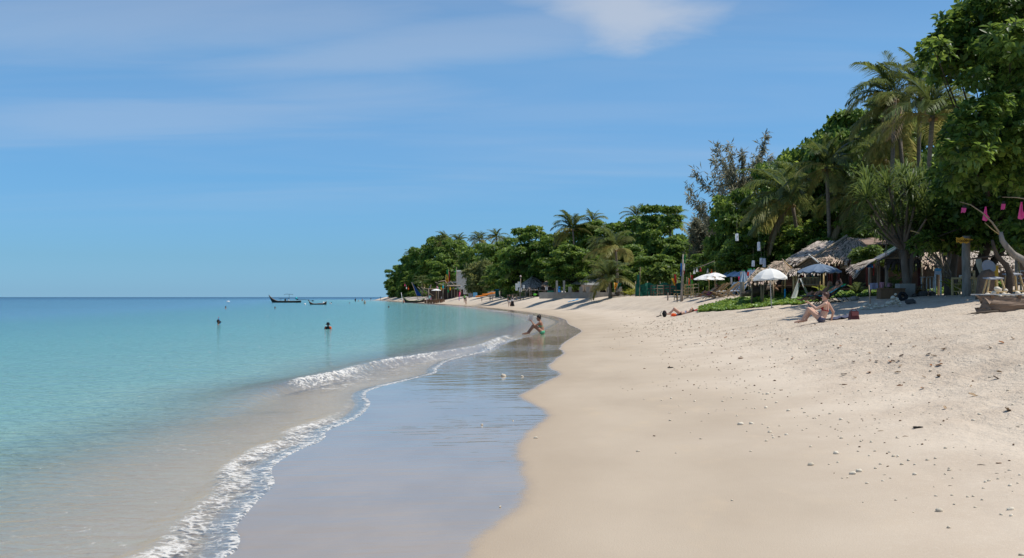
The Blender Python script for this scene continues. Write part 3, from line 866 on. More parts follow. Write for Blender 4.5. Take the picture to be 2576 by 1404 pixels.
# ---- the big almond at the right edge, built to its own outline
def big_almond():
    Y0 = 40.0
    pxm = FPX / Y0
    rng = random.Random(11)
    base = ground(2447, 47.5)
    L = []
    def lobe(u, v, ru, rv, dy=0.0, ry=None):
        p = at(u, v, Y0 + dy) - base
        s = (Y0 + dy) / FPX
        L.append((p.x, p.y, p.z, ru * s, (ry or ru) * s, rv * s))
    for a in ((2500, 20, 95, 45), (2590, -30, 120, 60), (2440, 45, 55, 30), (2395, 70, 48, 32), (2390, 110, 55, 32), (2460, 100, 80, 42), (2350, 130, 40, 26), (2420, 145, 70, 30),
              (2360, 172, 48, 24), (2480, 165, 60, 34), (2540, 110, 80, 50), (2590, 180, 70, 60), (2450, 200, 40, 20), (2372, 195, 34, 16), (2520, 225, 50, 26), (2505, 262, 40, 18), (2480, 335, 60, 30), (2560, 215, 70, 40), (2530, 190, 46, 24), (2550, 250, 60, 30), (2600, 280, 70, 50),
              (2460, 285, 50, 26), (2510, 300, 60, 34), (2440, 330, 60, 30), (2570, 350, 80, 44), (2500, 370, 80, 36), (2420, 385, 60, 34), (2450, 430, 80, 40), (2550, 430, 85, 46),
              (2380, 440, 46, 26), (2410, 480, 66, 32), (2490, 490, 80, 40), (2580, 500, 80, 44), (2370, 510, 46, 28), (2400, 540, 60, 34), (2470, 550, 70, 38), (2550, 560, 80, 40),
              (2330, 560, 40, 24), (2350, 595, 46, 24), (2420, 590, 56, 28), (2490, 600, 50, 24), (2600, 610, 70, 36), (2320, 610, 34, 20), (2660, 450, 120, 120), (2680, 200, 120, 140), (2700, -60, 160, 120)):
        lobe(*a, dy=rng.uniform(-4.5, 1.5) if a[1] < 440 else (rng.uniform(4.5, 7) if a[1] > 480 and a[0] < 2560 else rng.uniform(0, 3)))
    for a in ((2470, 60, 90, 50), (2540, 150, 110, 80), (2500, 340, 120, 60), (2480, 450, 140, 70), (2440, 540, 130, 60), (2580, 400, 120, 120), (2380, 590, 90, 40)):
        lobe(*a, dy=3.2 if a[1] < 400 else 7.5)
    # the hidden right and inland side of the crown, so that it stays a whole tree from elsewhere
    for i in range(16):
        lobe(2700 + rng.uniform(-80, 130), rng.uniform(0, 560), 130, 70, dy=rng.uniform(0, 5.5))
    r = empty('almond_tree', base, 0, 'towering broad sea almond with big glossy leaves filling the top right corner', 'tree')
    me = lobed_crown('crown', L, 150, 8, 0.29, 0.155, LEAF_NEAR, 5, shell=(0.72, 1.04), upbias=0.3)
    c = link_mesh('crown', me, r)
    fork = Vector((0.1, -2.2, 3.0))
    mb = MB()
    mb.tube([(0, 0, -0.4), (0.0, -0.3, 0.8), (0.05, -1.2, 2.0), fork], [0.30, 0.24, 0.21, 0.19], 10)
    mb.tube([(0.1, 0, 0.3), (0.75, -0.6, 1.6), (1.4, -1.6, 3.2), (2.2, -3.0, 5.2)], [0.20, 0.17, 0.15, 0.12], 8)
    for lb in L[::2]:
        e = Vector(lb[:3]); f = fork if e.x < 2 else Vector((1.4, -1.6, 3.2))
        m = f.lerp(e, 0.5) + Vector((rng.uniform(-.3, .3), rng.uniform(-.2, .2), rng.uniform(0, .5)))
        mb.tube([f, m, e], [0.08, 0.045, 0.015], 5, caps=False)
    mb.build('trunk', BARK_DARK, r, True)
    # the leaves that show largest, each a piece of its own on the outer twigs that face the beach
    lv = leaf_mesh('leaf', np.array([[0., 0, 0]]), np.array([[1., 0, 0]]), np.array([[0, 0, 1.]]), np.array([0.29]), np.array([0.16]), 0.12, LEAF_NEAR, np.random.default_rng(1), np.array([0.72]))
    lv2 = leaf_mesh('leaf', np.array([[0., 0, 0]]), np.array([[1., 0, 0]]), np.array([[0, 0, 1.]]), np.array([0.27]), np.array([0.14]), 0.12, LEAF_NEAR, np.random.default_rng(1), np.array([0.45]))
    n = 0
    while n < 280:
        lb = rng.choice(L[:34])
        q = Vector((rng.gauss(0, 1), rng.gauss(0, 1) - 0.9, rng.gauss(0, 1) + 0.5)).normalized()
        tw = Vector((lb[0] + q.x * lb[3] * 1.04, lb[1] + q.y * lb[4] * 1.04, lb[2] + q.z * lb[5] * 1.04))
        for k in range(7):
            o = link_mesh('leaf', lv if rng.random() < 0.55 else lv2, c)
            o.location = tw
            o.rotation_euler = (rng.uniform(-.35, .35), rng.uniform(-.55, .35), k * 0.9 + rng.uniform(-.2, .2))
            n += 1
    return r
big_almond()

# ---- casuarina
def casuarina(u, v_top, Y, spread_px, label, seed, density=1.0, v_fork=600):
    rng = random.Random(seed); nr = np.random.default_rng(seed)
    base = ground(u, Y)
    H = at(u, v_top, Y).z - base.z
    S = spread_px / FPX * Y / 1.8
    root = empty('casuarina_tree', base, 0, label, 'tree')
    mb = MB()
    tr = lambda t: Vector((0.4 * math.sin(t * 3), 0, H * t * 0.93))
    mb.tube([tr(t) - Vector((0, 0, 0.3 if t == 0 else 0)) for t in np.linspace(0, 1, 9)], [0.2 * (1.05 - t) for t in np.linspace(0, 1, 9)], 7)
    C, D = [], []
    nb = 30
    for i in range(nb):
        t = 0.20 + 0.72 * i / nb
        a = i * 2.4 + rng.uniform(-.3, .3)
        ln = S * (1.25 - 0.75 * t) * rng.uniform(0.7, 1.15)
        p = tr(t)
        up = rng.uniform(0.8, 1.5) * (0.75 + 0.6 * t)
        pts = [p]
        for k in range(1, 6):
            f = k / 5
            pts.append(p + Vector((math.cos(a) * ln * f, math.sin(a) * ln * f, ln * up * f ** 1.5)) + Vector((rng.uniform(-.15, .15), rng.uniform(-.15, .15), rng.uniform(-.1, .1))))
        mb.tube(pts, [0.055 * (1.1 - k / 5) for k in range(6)], 4, caps=False)
        for k in range(1, 6):
            for q in range(int(20 * density)):
                f = rng.random()
                c = pts[k - 1].lerp(pts[k], f)
                sub = Vector((rng.gauss(0, .2), rng.gauss(0, .2), rng.gauss(0.18, .2)))
                for m in range(5):
                    g = rng.random()
                    C.append(c + sub * g * 1.6); D.append(Vector((math.cos(a) * 0.35 + rng.gauss(0, .3), math.sin(a) * 0.35 + rng.gauss(0, .3), -0.25 + rng.gauss(0.1, .6))))
    C = np.array(C); D = unit(np.array(D))
    n = len(C)
    link_mesh('crown', leaf_mesh('crown', C, D, unit(nr.normal(0, 1, (n, 3))), nr.uniform(.35, .8, n), nr.uniform(.022, .038, n), 0.0, NEEDLE, nr, droop=0.3), root)
    mb.build('trunk', BARK, root, True)
    return root

# ---- screw pine: forked trunk, a head of sword leaves on every arm
def sword_head(seed, n=84, L=1.3):
    rng = np.random.default_rng(seed)
    V, F, T = [], [], []
    for i in range(n):
        t = (i + .5) / n
        a = i * 2.39996
        el = math.radians(85 - 105 * t + rng.normal(0, 7))
        d = np.array([math.cos(a) * math.cos(el), math.sin(a) * math.cos(el), math.sin(el)])
        s = np.array([-math.sin(a), math.cos(a), 0]) * 0.030
        ln = L * rng.uniform(.75, 1.1)
        p1 = d * ln * 0.5; dd = unit((d + np.array([0, 0, -0.55]))[None])[0]; p2 = p1 + dd * ln * .28; d3 = unit((d + np.array([0, 0, -1.5]))[None])[0]; p3 = p2 + d3 * ln * .25
        b = len(V); tt = float(np.clip(rng.normal(.5, .25), 0, 1))
        for p, h in ((d * .03, 1.0), (p1, 0.95), (p2, .6), (p3, .05)):
            V += [p - s * h, p + s * h]; T += [tt, tt]
        for k in range(3): F.append((b + 2 * k, b + 2 * k + 1, b + 2 * k + 3, b + 2 * k + 2))
    return np_mesh('leaf_head', np.array(V), np.array(F), PANDAN, False, {'tint': np.array(T)})
def screw_pine():
    Y = 47.0
    rng = random.Random(21)
    base = ground(2278, Y)
    root = empty('screw_pine', base, 0, 'screw pine with forked trunk and heads of long sword leaves', 'tree')
    hm = [sword_head(60 + i) for i in range(3)]
    mb = MB()
    fork = at(2272, 628, Y) - base
    mb.tube([(-0.1, 0, -0.3), (0.02, 0, .6), fork * 0.6 + Vector((.02, 0, 0)), fork], [0.24, 0.17, 0.15, 0.14], 9)
    fork2 = at(2292, 655, Y) - base
    mb.tube([(0.05, 0.05, 0.1), (0.2, 0.1, .9), fork2, at(2316, 600, Y + .5) - base, at(2305, 545, Y + .5) - base], [0.16, .13, .12, .1, .09], 8)
    heads = [(2190, 540), (2215, 505), (2180, 500), (2235, 470), (2255, 520), (2285, 480), (2300, 520), (2325, 500), (2265, 455), (2310, 460), (2200, 575), (2240, 560), (2330, 550), (2180, 465), (2285, 560)]
    for i, (u, v) in enumerate(heads):
        dy = rng.uniform(-1.4, 1.4)
        e = at(u, v, Y + dy) - base
        m = fork.lerp(e, 0.55) + Vector((0, 0, -0.12))
        mb.tube([fork, m, e], [0.09, 0.065, 0.05], 6, caps=False)
        o = link_mesh('leaf_head', hm[i % 3], root)
        o.location = e
        dv = (e - fork); dv.z = abs(dv.z) + 0.6
        o.rotation_euler = (rng.uniform(-.3, .3), rng.uniform(-.3, .3), rng.uniform(0, 6))
        s = rng.uniform(.75, 1.1); o.scale = (s, s, s)
    for i in range(14):
        a = rng.uniform(0, 6.28); x = fork.x + rng.uniform(-.9, .9)
        mb.tube([(x, rng.uniform(-.4, .4), fork.z + rng.uniform(.0, .6)), (x + rng.uniform(-.1, .1), 0, fork.z - rng.uniform(.1, .5))], [.018, .012], 4)
    mb.build('trunk', BARK, root, True)
screw_pine()

# ---- where everything grows (right group, then the middle of the bay, then the far point)
casuarina(1866, 412, 104, 262, 'tall feathery grey green casuarina standing against the sky', 5, 0.85)
casuarina(1760, 556, 118, 70, 'small drooping casuarina in the gap beside the tall trees', 6, 1.0)
A = almond
A(1850, 478, 88, 190, 0, 'bushy sea almond at the foot of the tall casuarina')
A(1905, 590, 80, 210, 1, 'low dark sea almond hung with white paper lanterns')
A(1975, 412, 96, 120, 2, 'sea almond between casuarina and bushy leaning palm')
A(2045, 352, 90, 150, 0, 'sea almond rounding the skyline between two palms')
A(2180, 292, 92, 170, 1, 'sea almond crown filling the skyline left of the highest palm')
A(2290, 240, 94, 170, 3, 'sea almond crown behind the two highest palms')
A(1935, 500, 86, 150, 4, 'sea almond under the long swept fronds')
A(2040, 560, 78, 220, 3, 'dark sea almond directly above the grey thatched roofs')
A(2160, 545, 74, 240, 4, 'dark sea almond behind screw pine and hut ridge')
A(2110, 335, 86, 150, 2, 'tall sea almond with a thin topmost shoot above the palms')
A(2250, 420, 80, 240, 0, 'sea almond hidden behind the tallest palms')
A(2330, 500, 66, 230, 1, 'sea almond filling the dark gap right of the screw pine')
A(2500, 420, 62, 360, 3, 'dense sea almond in deep shade behind the biggest tree')
A(2680, 380, 66, 420, 2, 'sea almond at the inland edge behind the biggest tree')
A(2142, 288, 86, 80, 5, 'slender sapling with a flat umbrella top above the palms')
palm(2262, 335, 73, 'tallest coconut palm, full crown beside the biggest tree', 3.9, 22, (0.9, 1), 2.6, 1)
palm(2345, 290, 62, 'coconut palm with upright fronds against the big almond', 3.6, 20, (0.3, 2), None, 2, levels=(0, 5))
palm(2315, 215, 72, 'highest palm, its ragged top rising beside the big almond', 3.6, 16, (0.5, 2), 2.9, 3)
palm(2250, 245, 70, 'palm with dark ragged fronds just below the highest one', 3.80, 16, (0.4, 2), 2.9, 13)
palm(2078, 420, 74, 'slim palm with bare grey trunk standing before the sky', 3.00, 18, (0.3, 0), None, 4)
palm(1992, 510, 78, 'leaning palm with long fronds sweeping down to the left', 4.80, 18, (0.8, 0.4), 3.0, 5, levels=(1, 6))
palm(2148, 500, 74, 'palm with yellowing lower fronds left of the screw pine', 3.60, 18, (0.2, 0), None, 6, levels=(0, 6))
palm(2225, 400, 78, 'palm crown tucked under the tallest palm', 3.60, 16, (0.2, 1), 3.3, 7, levels=(1, 6))

# middle of the bay
A(1335, 572, 164, 170, 0, 'flat topped sea almond left of the windswept palm')
A(1395, 590, 160, 150, 2, 'sea almond under the windswept palm')
A(1290, 625, 174, 130, 3, 'lower sea almond at the left end of the middle grove')
A(1500, 555, 154, 190, 1, 'wide sea almond right of the windswept palm')
A(1590, 545, 152, 190, 4, 'tallest sea almond of the middle grove')
A(1650, 560, 138, 170, 0, 'bright leafed sea almond above the green net fence')
A(1715, 600, 128, 150, 3, 'sea almond behind the bamboo pole hung with blue cloth')
A(1440, 620, 132, 170, 3, 'low sea almond shading the metal lean-to')
A(1570, 620, 134, 180, 2, 'low sea almond behind the young palm')
A(1650, 640, 126, 170, 1, 'low sea almond behind the green net fence')
A(1370, 640, 164, 150, 4, 'low sea almond above the round thatched shelter')
A(1688, 522, 134, 66, 5, 'narrow almond sprig sticking up at the grove top')
A(1640, 520, 138, 66, 5, 'slanting almond sprig on top of the middle grove')
A(1770, 640, 100, 130, 0, 'dim sea almond in the gap behind the white parasols')
A(1800, 600, 96, 120, 4, 'sea almond at the foot of the small casuarina')
palm(1440, 575, 152, 'windswept palm with yellow stalks above the middle grove', 4.08, 23, (0.6, 1), 1.9, 21)
palm(1548, 625, 116, 'palm rising through the grove behind the young palm', 3.86, 20, (0.3, .5), 2.4, 22, levels=(1, 5))
palm(1532, 703, 110, 'young palm with big drooping fronds beside the yellow flag', 3.1, 23, (0.1, 0), None, 23, levels=(0, 5), young=True)
palm(1325, 676, 164, 'young yellow green palm left of the round thatched shelter', 4.29, 23, (0.1, 0), 3.0, 24, levels=(0, 5), young=True)
palm(1368, 672, 166, 'young yellow green palm above the round thatched shelter', 4.29, 23, (0.1, 0), None, 25, levels=(0, 5), young=True)
palm(1690, 560, 142, 'palm fronds peeping over the right end of the middle grove', 3.01, 20, (0.1, 0), None, 26)
palm(1600, 545, 164, 'palm tips just visible over the middle grove', 3.01, 20, (0.1, 0), None, 27)
palm(1490, 560, 166, 'dark palm behind the windswept palm', 3.22, 20, (0.1, 0), None, 28)

# far point
A(1003, 668, 420, 76, 0, 'outermost sea almond at the tip of the point')
A(1035, 640, 400, 90, 3, 'rounded sea almond second from the tip of the point')
A(1062, 618, 380, 96, 1, 'tall sea almond in the middle of the point')
A(1100, 596, 360, 120, 2, 'broad sea almond under the paired palms of the point')
A(1150, 604, 320, 120, 4, 'dark sea almond behind the white corrugated building')
A(1200, 614, 280, 130, 0, 'sea almond behind the bamboo clump')
A(1250, 608, 240, 130, 1, 'sea almond between the bamboo clump and the middle grove')
A(1260, 670, 200, 110, 2, 'low sea almond behind the trestle tables')
A(1120, 655, 300, 110, 3, 'low sea almond behind the beach bar poles')
A(1050, 690, 390, 110, 2, 'low sea almond behind the blue sails')
A(990, 706, 430, 46, 4, 'small sea almond leaning out over the tip')
palm(1033, 640, 400, 'palm poking out above the outer point', 3.90, 20, (0.1, 0), None, 31)
palm(1118, 602, 340, 'left one of the paired palms crowning the point', 4.30, 23, (0.1, 0), 3.0, 32)
palm(1153, 608, 330, 'yellow stalked palm in the centre of the point', 4.49, 26, (0.1, 0), None, 33)
palm(1206, 604, 300, 'palm right of the yellow stalked palm', 4.49, 26, (0.1, 0), None, 34)
palm(1248, 598, 280, 'palm with dark top at the right of the point', 4.10, 23, (0.1, 0), None, 35)
palm(1275, 615, 270, 'greyish palm next to the middle grove', 3.90, 23, (0.1, 0), 3.0, 36)
palm(1168, 655, 290, 'palm with arching frond above the corrugated building', 3.90, 20, (0.1, 0), None, 37, levels=(1, 5))
palm(1062, 710, 330, 'low palm beside the blue sail on the point', 3.90, 20, (0.1, 0), None, 38, levels=(0, 5), young=True)
palm(1045, 655, 402, 'palm crown just under the outer point palm', 3.71, 20, (0.1, 0), None, 39)
shrub(1210, 662, 222, 95, 0, 'big feathery olive bamboo clump by the trestle tables', 1, name='bamboo_clump')
shrub(1660, 672, 114, 110, 1, 'bright yellow green shrub over the green net fence', 0)
shrub(2188, 622, 58, 100, 2, 'leafy almond shrub in front of the grey thatched roof', 0, v_base=668)
shrub(2232, 630, 60, 90, 1, 'leafy almond shrub behind the hut with the patched roof', 0, v_base=670)
shrub(2270, 645, 52, 90, 0, 'bright shrub right of the screw pine trunk', 0, v_base=690)

def forest():
    """the wood behind the first trees, one mass of leaves"""
    rng = random.Random(77)
    lobes = []
    for (u0, u1, Y0, Y1, v0, v1) in ((985, 1300, 440, 300, 700, 660), (1270, 1800, 190, 130, 640, 600), (1780, 2200, 120, 96, 600, 520), (2150, 2900, 96, 84, 560, 480)):
        n = 34
        for i in range(n):
            t = (i + rng.random()) / n
            u = u0 + (u1 - u0) * t; Y = Y0 + (Y1 - Y0) * t
            vt = v0 + (v1 - v0) * t + rng.uniform(-10, 15)
            p = at(u, vt, Y); g = gz(p.x, p.y)
            w = (u1 - u0) / n * 1.7 / FPX * my(Y)
            for f in (0.12, 0.35, 0.6, 0.85):
                lobes.append((p.x + rng.uniform(-1, 1), p.y + rng.uniform(-2, 2), g + (p.z - g) * f, w, w * 0.8, max(0.6, (p.z - g) * 0.2)))
    me = lobed_crown('woodland', lobes, 34, 7, 0.75, 0.42, LEAF, 8, shell=(0.4, 1.0))
    tag(link_mesh('woodland', me), 'dense dark green wood closing the view behind the beach trees', None, None, 'stuff')
forest()

def undergrowth():
    rng = random.Random(78); lobes = []
    for (u0, u1, Y0, Y1, v0, v1) in ((1000, 1270, 400, 215, 735, 728), (1270, 1560, 176, 140, 715, 705), (1560, 1790, 134, 112, 690, 680), (1290, 1790, 182, 122, 690, 670), (1790, 2000, 104, 90, 690, 670), (2000, 2600, 80, 60, 660, 650)):
        n = 26
        for i in range(n):
            t = (i + rng.random()) / n; u = u0 + (u1 - u0) * t; Y = Y0 + (Y1 - Y0) * t
            p = at(u, v0 + (v1 - v0) * t + rng.uniform(-8, 8), Y); g = gz(p.x, p.y); w = (u1 - u0) / n * 1.3 / FPX * my(Y)
            for f in (.2, .6): lobes.append((p.x, p.y + rng.uniform(-1, 2), g + (p.z - g) * f, w, w, max(.5, (p.z - g) * .4)))
    tag(link_mesh('undergrowth', lobed_crown('undergrowth', lobes, 44, 7, 0.5, 0.28, LEAF, 9, shell=(0.5, 1.0))), 'dark leafy undergrowth beneath the beach trees', None, None, 'stuff')
undergrowth()

def creeper():
    """beach creeper on the sand in front of the huts"""
    rng = np.random.default_rng(31)
    n = 15000
    u = rng.uniform(1760, 2520, n); Y = 66 - (u - 1760) / 300 * 9 * rng.random(n)
    # the mat runs from a thin tongue on the sand up to the huts
    t = rng.random(n)
    Yn = np.interp(u, [1760, 1860, 2000, 2100, 2230, 2520], [58.5, 54.5, 51.5, 51.0, 51.5, 54])
    Yf = np.interp(u, [1760, 1860, 2000, 2100, 2230, 2520], [60, 61.5, 59.5, 58.5, 56.5, 57])
    Y = Yn + (Yf - Yn) * t
    X = (u - CU) / FPX * Y
    e = fbm(X * 0.5, Y * 0.35, 3) + 0.30 - 0.5 * np.abs(t - 0.55)
    k = e > 0
    X, Y, t = X[k], Y[k], t[k]
    z = terrain(X, Y)
    C = np.stack([X, Y, z + rng.uniform(0.02, 0.17, len(X)) * (0.4 + t)], -1)
    A = np.stack([rng.normal(0, .35, len(X)), rng.normal(0, .35, len(X)), np.ones(len(X))], -1)
    b, d, up, l, w, tt = rosette_leaves(C, A, 5, rng, 0.13, 0.11)
    tag(link_mesh('beach_creeper', leaf_mesh('beach_creeper', b, d, up, l, w, 0.1, CREEPER, rng, tt)), 'mat of bright green creeper on the sand before the huts', 'creeper', None, 'stuff')
creeper()
# ------------------------------------------------------------------ huts and shelters
THATCH = mat('thatch', (0.42, 0.335, 0.24), 0.9, tint=0.45, island=True)
THATCH_GREY = mat('thatch_grey', (0.43, 0.375, 0.31), 0.9, tint=0.4, island=True)
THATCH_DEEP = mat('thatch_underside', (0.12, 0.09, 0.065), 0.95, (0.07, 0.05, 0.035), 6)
WOOD = mat('weathered_wood', (0.32, 0.265, 0.205), 0.85, (0.2, 0.16, 0.125), 3, bump=0.4, stretch=(1, 1, 0.25))
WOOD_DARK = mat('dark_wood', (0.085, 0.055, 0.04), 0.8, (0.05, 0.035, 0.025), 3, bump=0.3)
WOOD_BROWN = mat('brown_wood', (0.22, 0.125, 0.065), 0.75, (0.14, 0.08, 0.045), 4, bump=0.3, stretch=(1, 1, 0.3))
BAMBOO = mat('bamboo', (0.58, 0.42, 0.19), 0.45, (0.46, 0.31, 0.13), 5, spec=0.4)
BAMBOO_OLD = mat('bamboo_weathered', (0.36, 0.28, 0.18), 0.6, (0.25, 0.19, 0.125), 5)
DRIFT = mat('driftwood', (0.36, 0.32, 0.275), 0.9, (0.17, 0.145, 0.12), 5, bump=0.6, stretch=(1, 1, 0.35))
WEAVE = mat('woven_panel', (0.20, 0.17, 0.135), 0.85, (0.13, 0.11, 0.085), 9)
RED_WOOD = mat('dark_red_paint', (0.11, 0.022, 0.018), 0.6, (0.07, 0.016, 0.013), 3)
TIN = mat('corrugated_tin', (0.36, 0.37, 0.37), 0.45, (0.24, 0.24, 0.24), 2.5, metallic=0.3)
WHITE_TIN = mat('white_tin', (0.68, 0.67, 0.63), 0.5, (0.50, 0.48, 0.44), 2.0)
GREEN_SHEET = mat('green_roof_sheet', (0.055, 0.12, 0.095), 0.55, (0.085, 0.13, 0.11), 2)
GREY_SHEET = mat('grey_roof_sheet', (0.22, 0.23, 0.25), 0.5, (0.13, 0.135, 0.15), 3)
CONCRETE = mat('concrete', (0.36, 0.34, 0.30), 0.9, (0.25, 0.235, 0.21), 2.5, bump=0.3)
WHITE = mat('white_paint', (0.74, 0.74, 0.72), 0.55, (0.66, 0.66, 0.64), 3)
CLOTH_WHITE = mat('white_canvas', (0.80, 0.80, 0.78), 0.85, (0.72, 0.72, 0.70), 2, trans=0.18)
CLOTH_BLUE_GREY = mat('slate_blue_canvas', (0.17, 0.235, 0.33), 0.85, (0.14, 0.195, 0.28), 2, trans=0.12)
PLASTIC = mat('white_plastic', (0.62, 0.67, 0.72), 0.4)
BLUE = mat('blue_paint', (0.02, 0.17, 0.50), 0.5)
DEEP_BLUE = mat('deep_blue_cloth', (0.012, 0.07, 0.26), 0.8, trans=0.2)
SKY_BLUE = mat('sky_blue_paint', (0.12, 0.36, 0.58), 0.6)
TURQ = mat('turquoise_paint', (0.02, 0.42, 0.46), 0.6)
GREEN_NET = mat('green_net', (0.010, 0.105, 0.075), 0.8, (0.018, 0.15, 0.105), 4, trans=0.25)
GREEN = mat('green_cloth', (0.02, 0.25, 0.075), 0.8, trans=0.25)
LIME = mat('lime_cloth', (0.12, 0.46, 0.06), 0.8, trans=0.25)
RED = mat('red_cloth', (0.42, 0.035, 0.03), 0.8, trans=0.25)
ORANGE = mat('orange_cloth', (0.72, 0.14, 0.03), 0.8, trans=0.25)
YELLOW = mat('yellow_cloth', (0.66, 0.40, 0.03), 0.8, trans=0.25)
PINK = mat('pink_cloth', (0.68, 0.09, 0.24), 0.8, trans=0.3)
PALE_PINK = mat('pale_pink_cloth', (0.52, 0.26, 0.31), 0.85)
GREY_CLOTH = mat('grey_cloth', (0.34, 0.36, 0.40), 0.85, trans=0.15)
BLACK = mat('black_cloth', (0.012, 0.012, 0.014), 0.8)
YELLOW_PAINT = mat('yellow_paint', (0.85, 0.45, 0.05), 0.6)
INK = mat('dark_brown_ink', (0.05, 0.025, 0.012), 0.8)
RED_INK = mat('pink_red_ink', (0.55, 0.10, 0.13), 0.8)
GREY_INK = mat('grey_ink', (0.26, 0.29, 0.34), 0.8)
ROPE = mat('rope', (0.32, 0.28, 0.21), 0.9)

class Kit:
    """a thing built from points of the photograph: q(u, v, dy) is a local point at its own distance"""
    def __init__(s, name, label, cat, u, Y, v=None, group=None, dz=0.0):
        b = ground(u, Y, dz)
        if v is not None: b.z = at(u, v, Y).z
        s.base = b; s.Y = Y
        s.root = empty(name, b, 0, label, cat, group)
    def q(s, u, v, dy=0.0):
        return at(u, v, s.Y + dy) - s.base
    def g(s, u, dy=0.0):
        return ground(u, s.Y + dy) - s.base
    def tube(s, name, pts, r, m, n=6, parent=None):
        return MB().tube(pts, r, n).build(name, m, parent or s.root, True)
    def sheet(s, name, grid, m, parent=None, thick=0.0):
        mb = MB().sheet(grid); o = mb.build(name, m, parent or s.root, False)
        if thick:
            md = o.modifiers.new('thickness', 'SOLIDIFY'); md.thickness = thick; md.offset = 0
        return o

def patch(A, B, C, D, nu, nv, sag=0.0, rng=None, jit=0.0):
    """grid between A-B (bottom) and D-C (top)"""
    g = []
    for j in range(nv + 1):
        t = j / nv; row = []
        for i in range(nu + 1):
            s = i / nu
            p = (A.lerp(B, s)).lerp(D.lerp(C, s), t)
            p = p + Vector((0, 0, -sag * math.sin(math.pi * s) * (1 - 0.3 * t)))
            if rng and jit: p = p + Vector((rng.uniform(-jit, jit), rng.uniform(-jit, jit), rng.uniform(-jit, jit)))
            row.append(p)
        g.append(row)
    return g

def thatch_plane(mb, A, B, C, D, rng, courses=9, dens=11.0, ln=0.6, lift=0.03, fringe=True, w=0.055):
    """overlapping strips on the roof plane with eave A-B and ridge D-C"""
    n = (B - A).cross(D - A).normalized()
    if n.z < 0: n = -n
    for c in range(courses):
        t0 = c / courses
        width = A.lerp(D, t0) - B.lerp(C, t0)
        k = max(4, int(width.length * dens * 1.6))
        for i in range(k):
            s = (i + rng.uniform(-.3, 1.3)) / k
            s = min(1.0, max(0.0, s))
            t = t0 + rng.uniform(-.03, .03)
            p = A.lerp(B, s).lerp(D.lerp(C, s), min(1, t + 0.02))
            up = (D.lerp(C, s) - A.lerp(B, s)).normalized()
            side = (B - A).normalized() * w * rng.uniform(.6, 1.4)
            skew = (B - A).normalized() * rng.uniform(-.12, .12)
            top = p + up * ln * 0.55 + n * 0.01
            low = p - up * ln * 0.45 * rng.uniform(.7, 1.3) + n * lift * rng.uniform(.4, 1.8) + skew
            if c == 0 and fringe: low = low + Vector((0, 0, -0.16 * rng.uniform(.2, 1.5))) - n * 0.05
            mb.add([top - side * .5, top + side * .5, low + side * .5, low - side * .5], [(0, 1, 2, 3)])
def thatch_roof(kit, planes, m, seed, parent=None, courses=9, dens=11.0, back=True, ln=0.55):
    rng = random.Random(seed)
    mb = MB(); bk = MB()
    for A, B, C, D in planes:
        thatch_plane(mb, A, B, C, D, rng, courses, dens, ln)
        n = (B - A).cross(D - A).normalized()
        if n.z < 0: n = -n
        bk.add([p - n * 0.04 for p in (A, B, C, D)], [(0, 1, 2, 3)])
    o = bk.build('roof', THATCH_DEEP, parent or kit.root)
    t = mb.build('thatch', m, o); t['kind'] = 'stuff'
    return o

# --- the big pair of roofs
def big_hut():
    k = Kit('thatched_house', 'big thatched house whose double grey roof rises highest of the huts', 'hut', 2090, 63)
    q = k.q
    # back roof, ridge running away to the right
    e1, e2 = q(1972, 657, 0), q(2050, 668, -2.0)
    r1, r2 = q(2053, 608, 2.6), q(2100, 606, 1.2)
    thatch_roof(k, [(e1, e2, r2, r1), (q(1985, 655, 5.5), e1, r1, q(2062, 610, 4.0))], THATCH_GREY, 1, courses=11, dens=12)
    # front roof: hips meeting in a point
    pk, pk2 = q(2128, 596, 1.5), q(2160, 601, 2.0)
    a, b, c, d = q(2037, 655, -2.2), q(2072, 656, -3.4), q(2186, 656, -2.2), q(2215, 650, 2.5)
    thatch_roof(k, [(b, c, pk2, pk), (a, b, pk, q(2112, 603, 1.2)), (c, d, pk2, pk2)], THATCH, 2, courses=12, dens=12)
    MB().tube([q(2040, 650, -2.6), q(2100, 612, -.6), pk + Vector((0, -.1, .08))], [.06, .07, .06], 6).build('ridge_pole', BAMBOO_OLD, k.root, True)
    for u in (2084, 2090, 2108, 2138, 2180):
        k.tube('post', [k.g(u, -2.6) - Vector((0, 0, .2)), q(u, 655, -2.6)], .085, RED_WOOD, 6)
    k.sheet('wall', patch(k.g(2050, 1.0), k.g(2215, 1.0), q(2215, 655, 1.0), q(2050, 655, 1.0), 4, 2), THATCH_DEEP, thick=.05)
    # woven panels between the posts
    for (u0, u1, v0, v1) in ((2070, 2083, 672, 658), (2093, 2107, 674, 658), (2112, 2136, 676, 660), (2142, 2178, 676, 662)):
        k.sheet('woven_panel', patch(q(u0, v0, -2.5), q(u1, v0, -2.5), q(u1, v1, -2.5), q(u0, v1, -2.5), 2, 2), mat('pale_woven_panel', (0.30, 0.26, 0.21), .85, (.19, .16, .13), 14), thick=.03)
    k.tube('brace', [q(2112, 676, -2.55), q(2134, 662, -2.55)], .03, BAMBOO_OLD)
    k.sheet('floor', patch(k.g(2060, -3) + Vector((0, 0, .35)), k.g(2200, -3) + Vector((0, 0, .35)), k.g(2200, 1) + Vector((0, 0, .35)), k.g(2060, 1) + Vector((0, 0, .35)), 3, 2), WOOD_DARK, thick=.08)
big_hut()

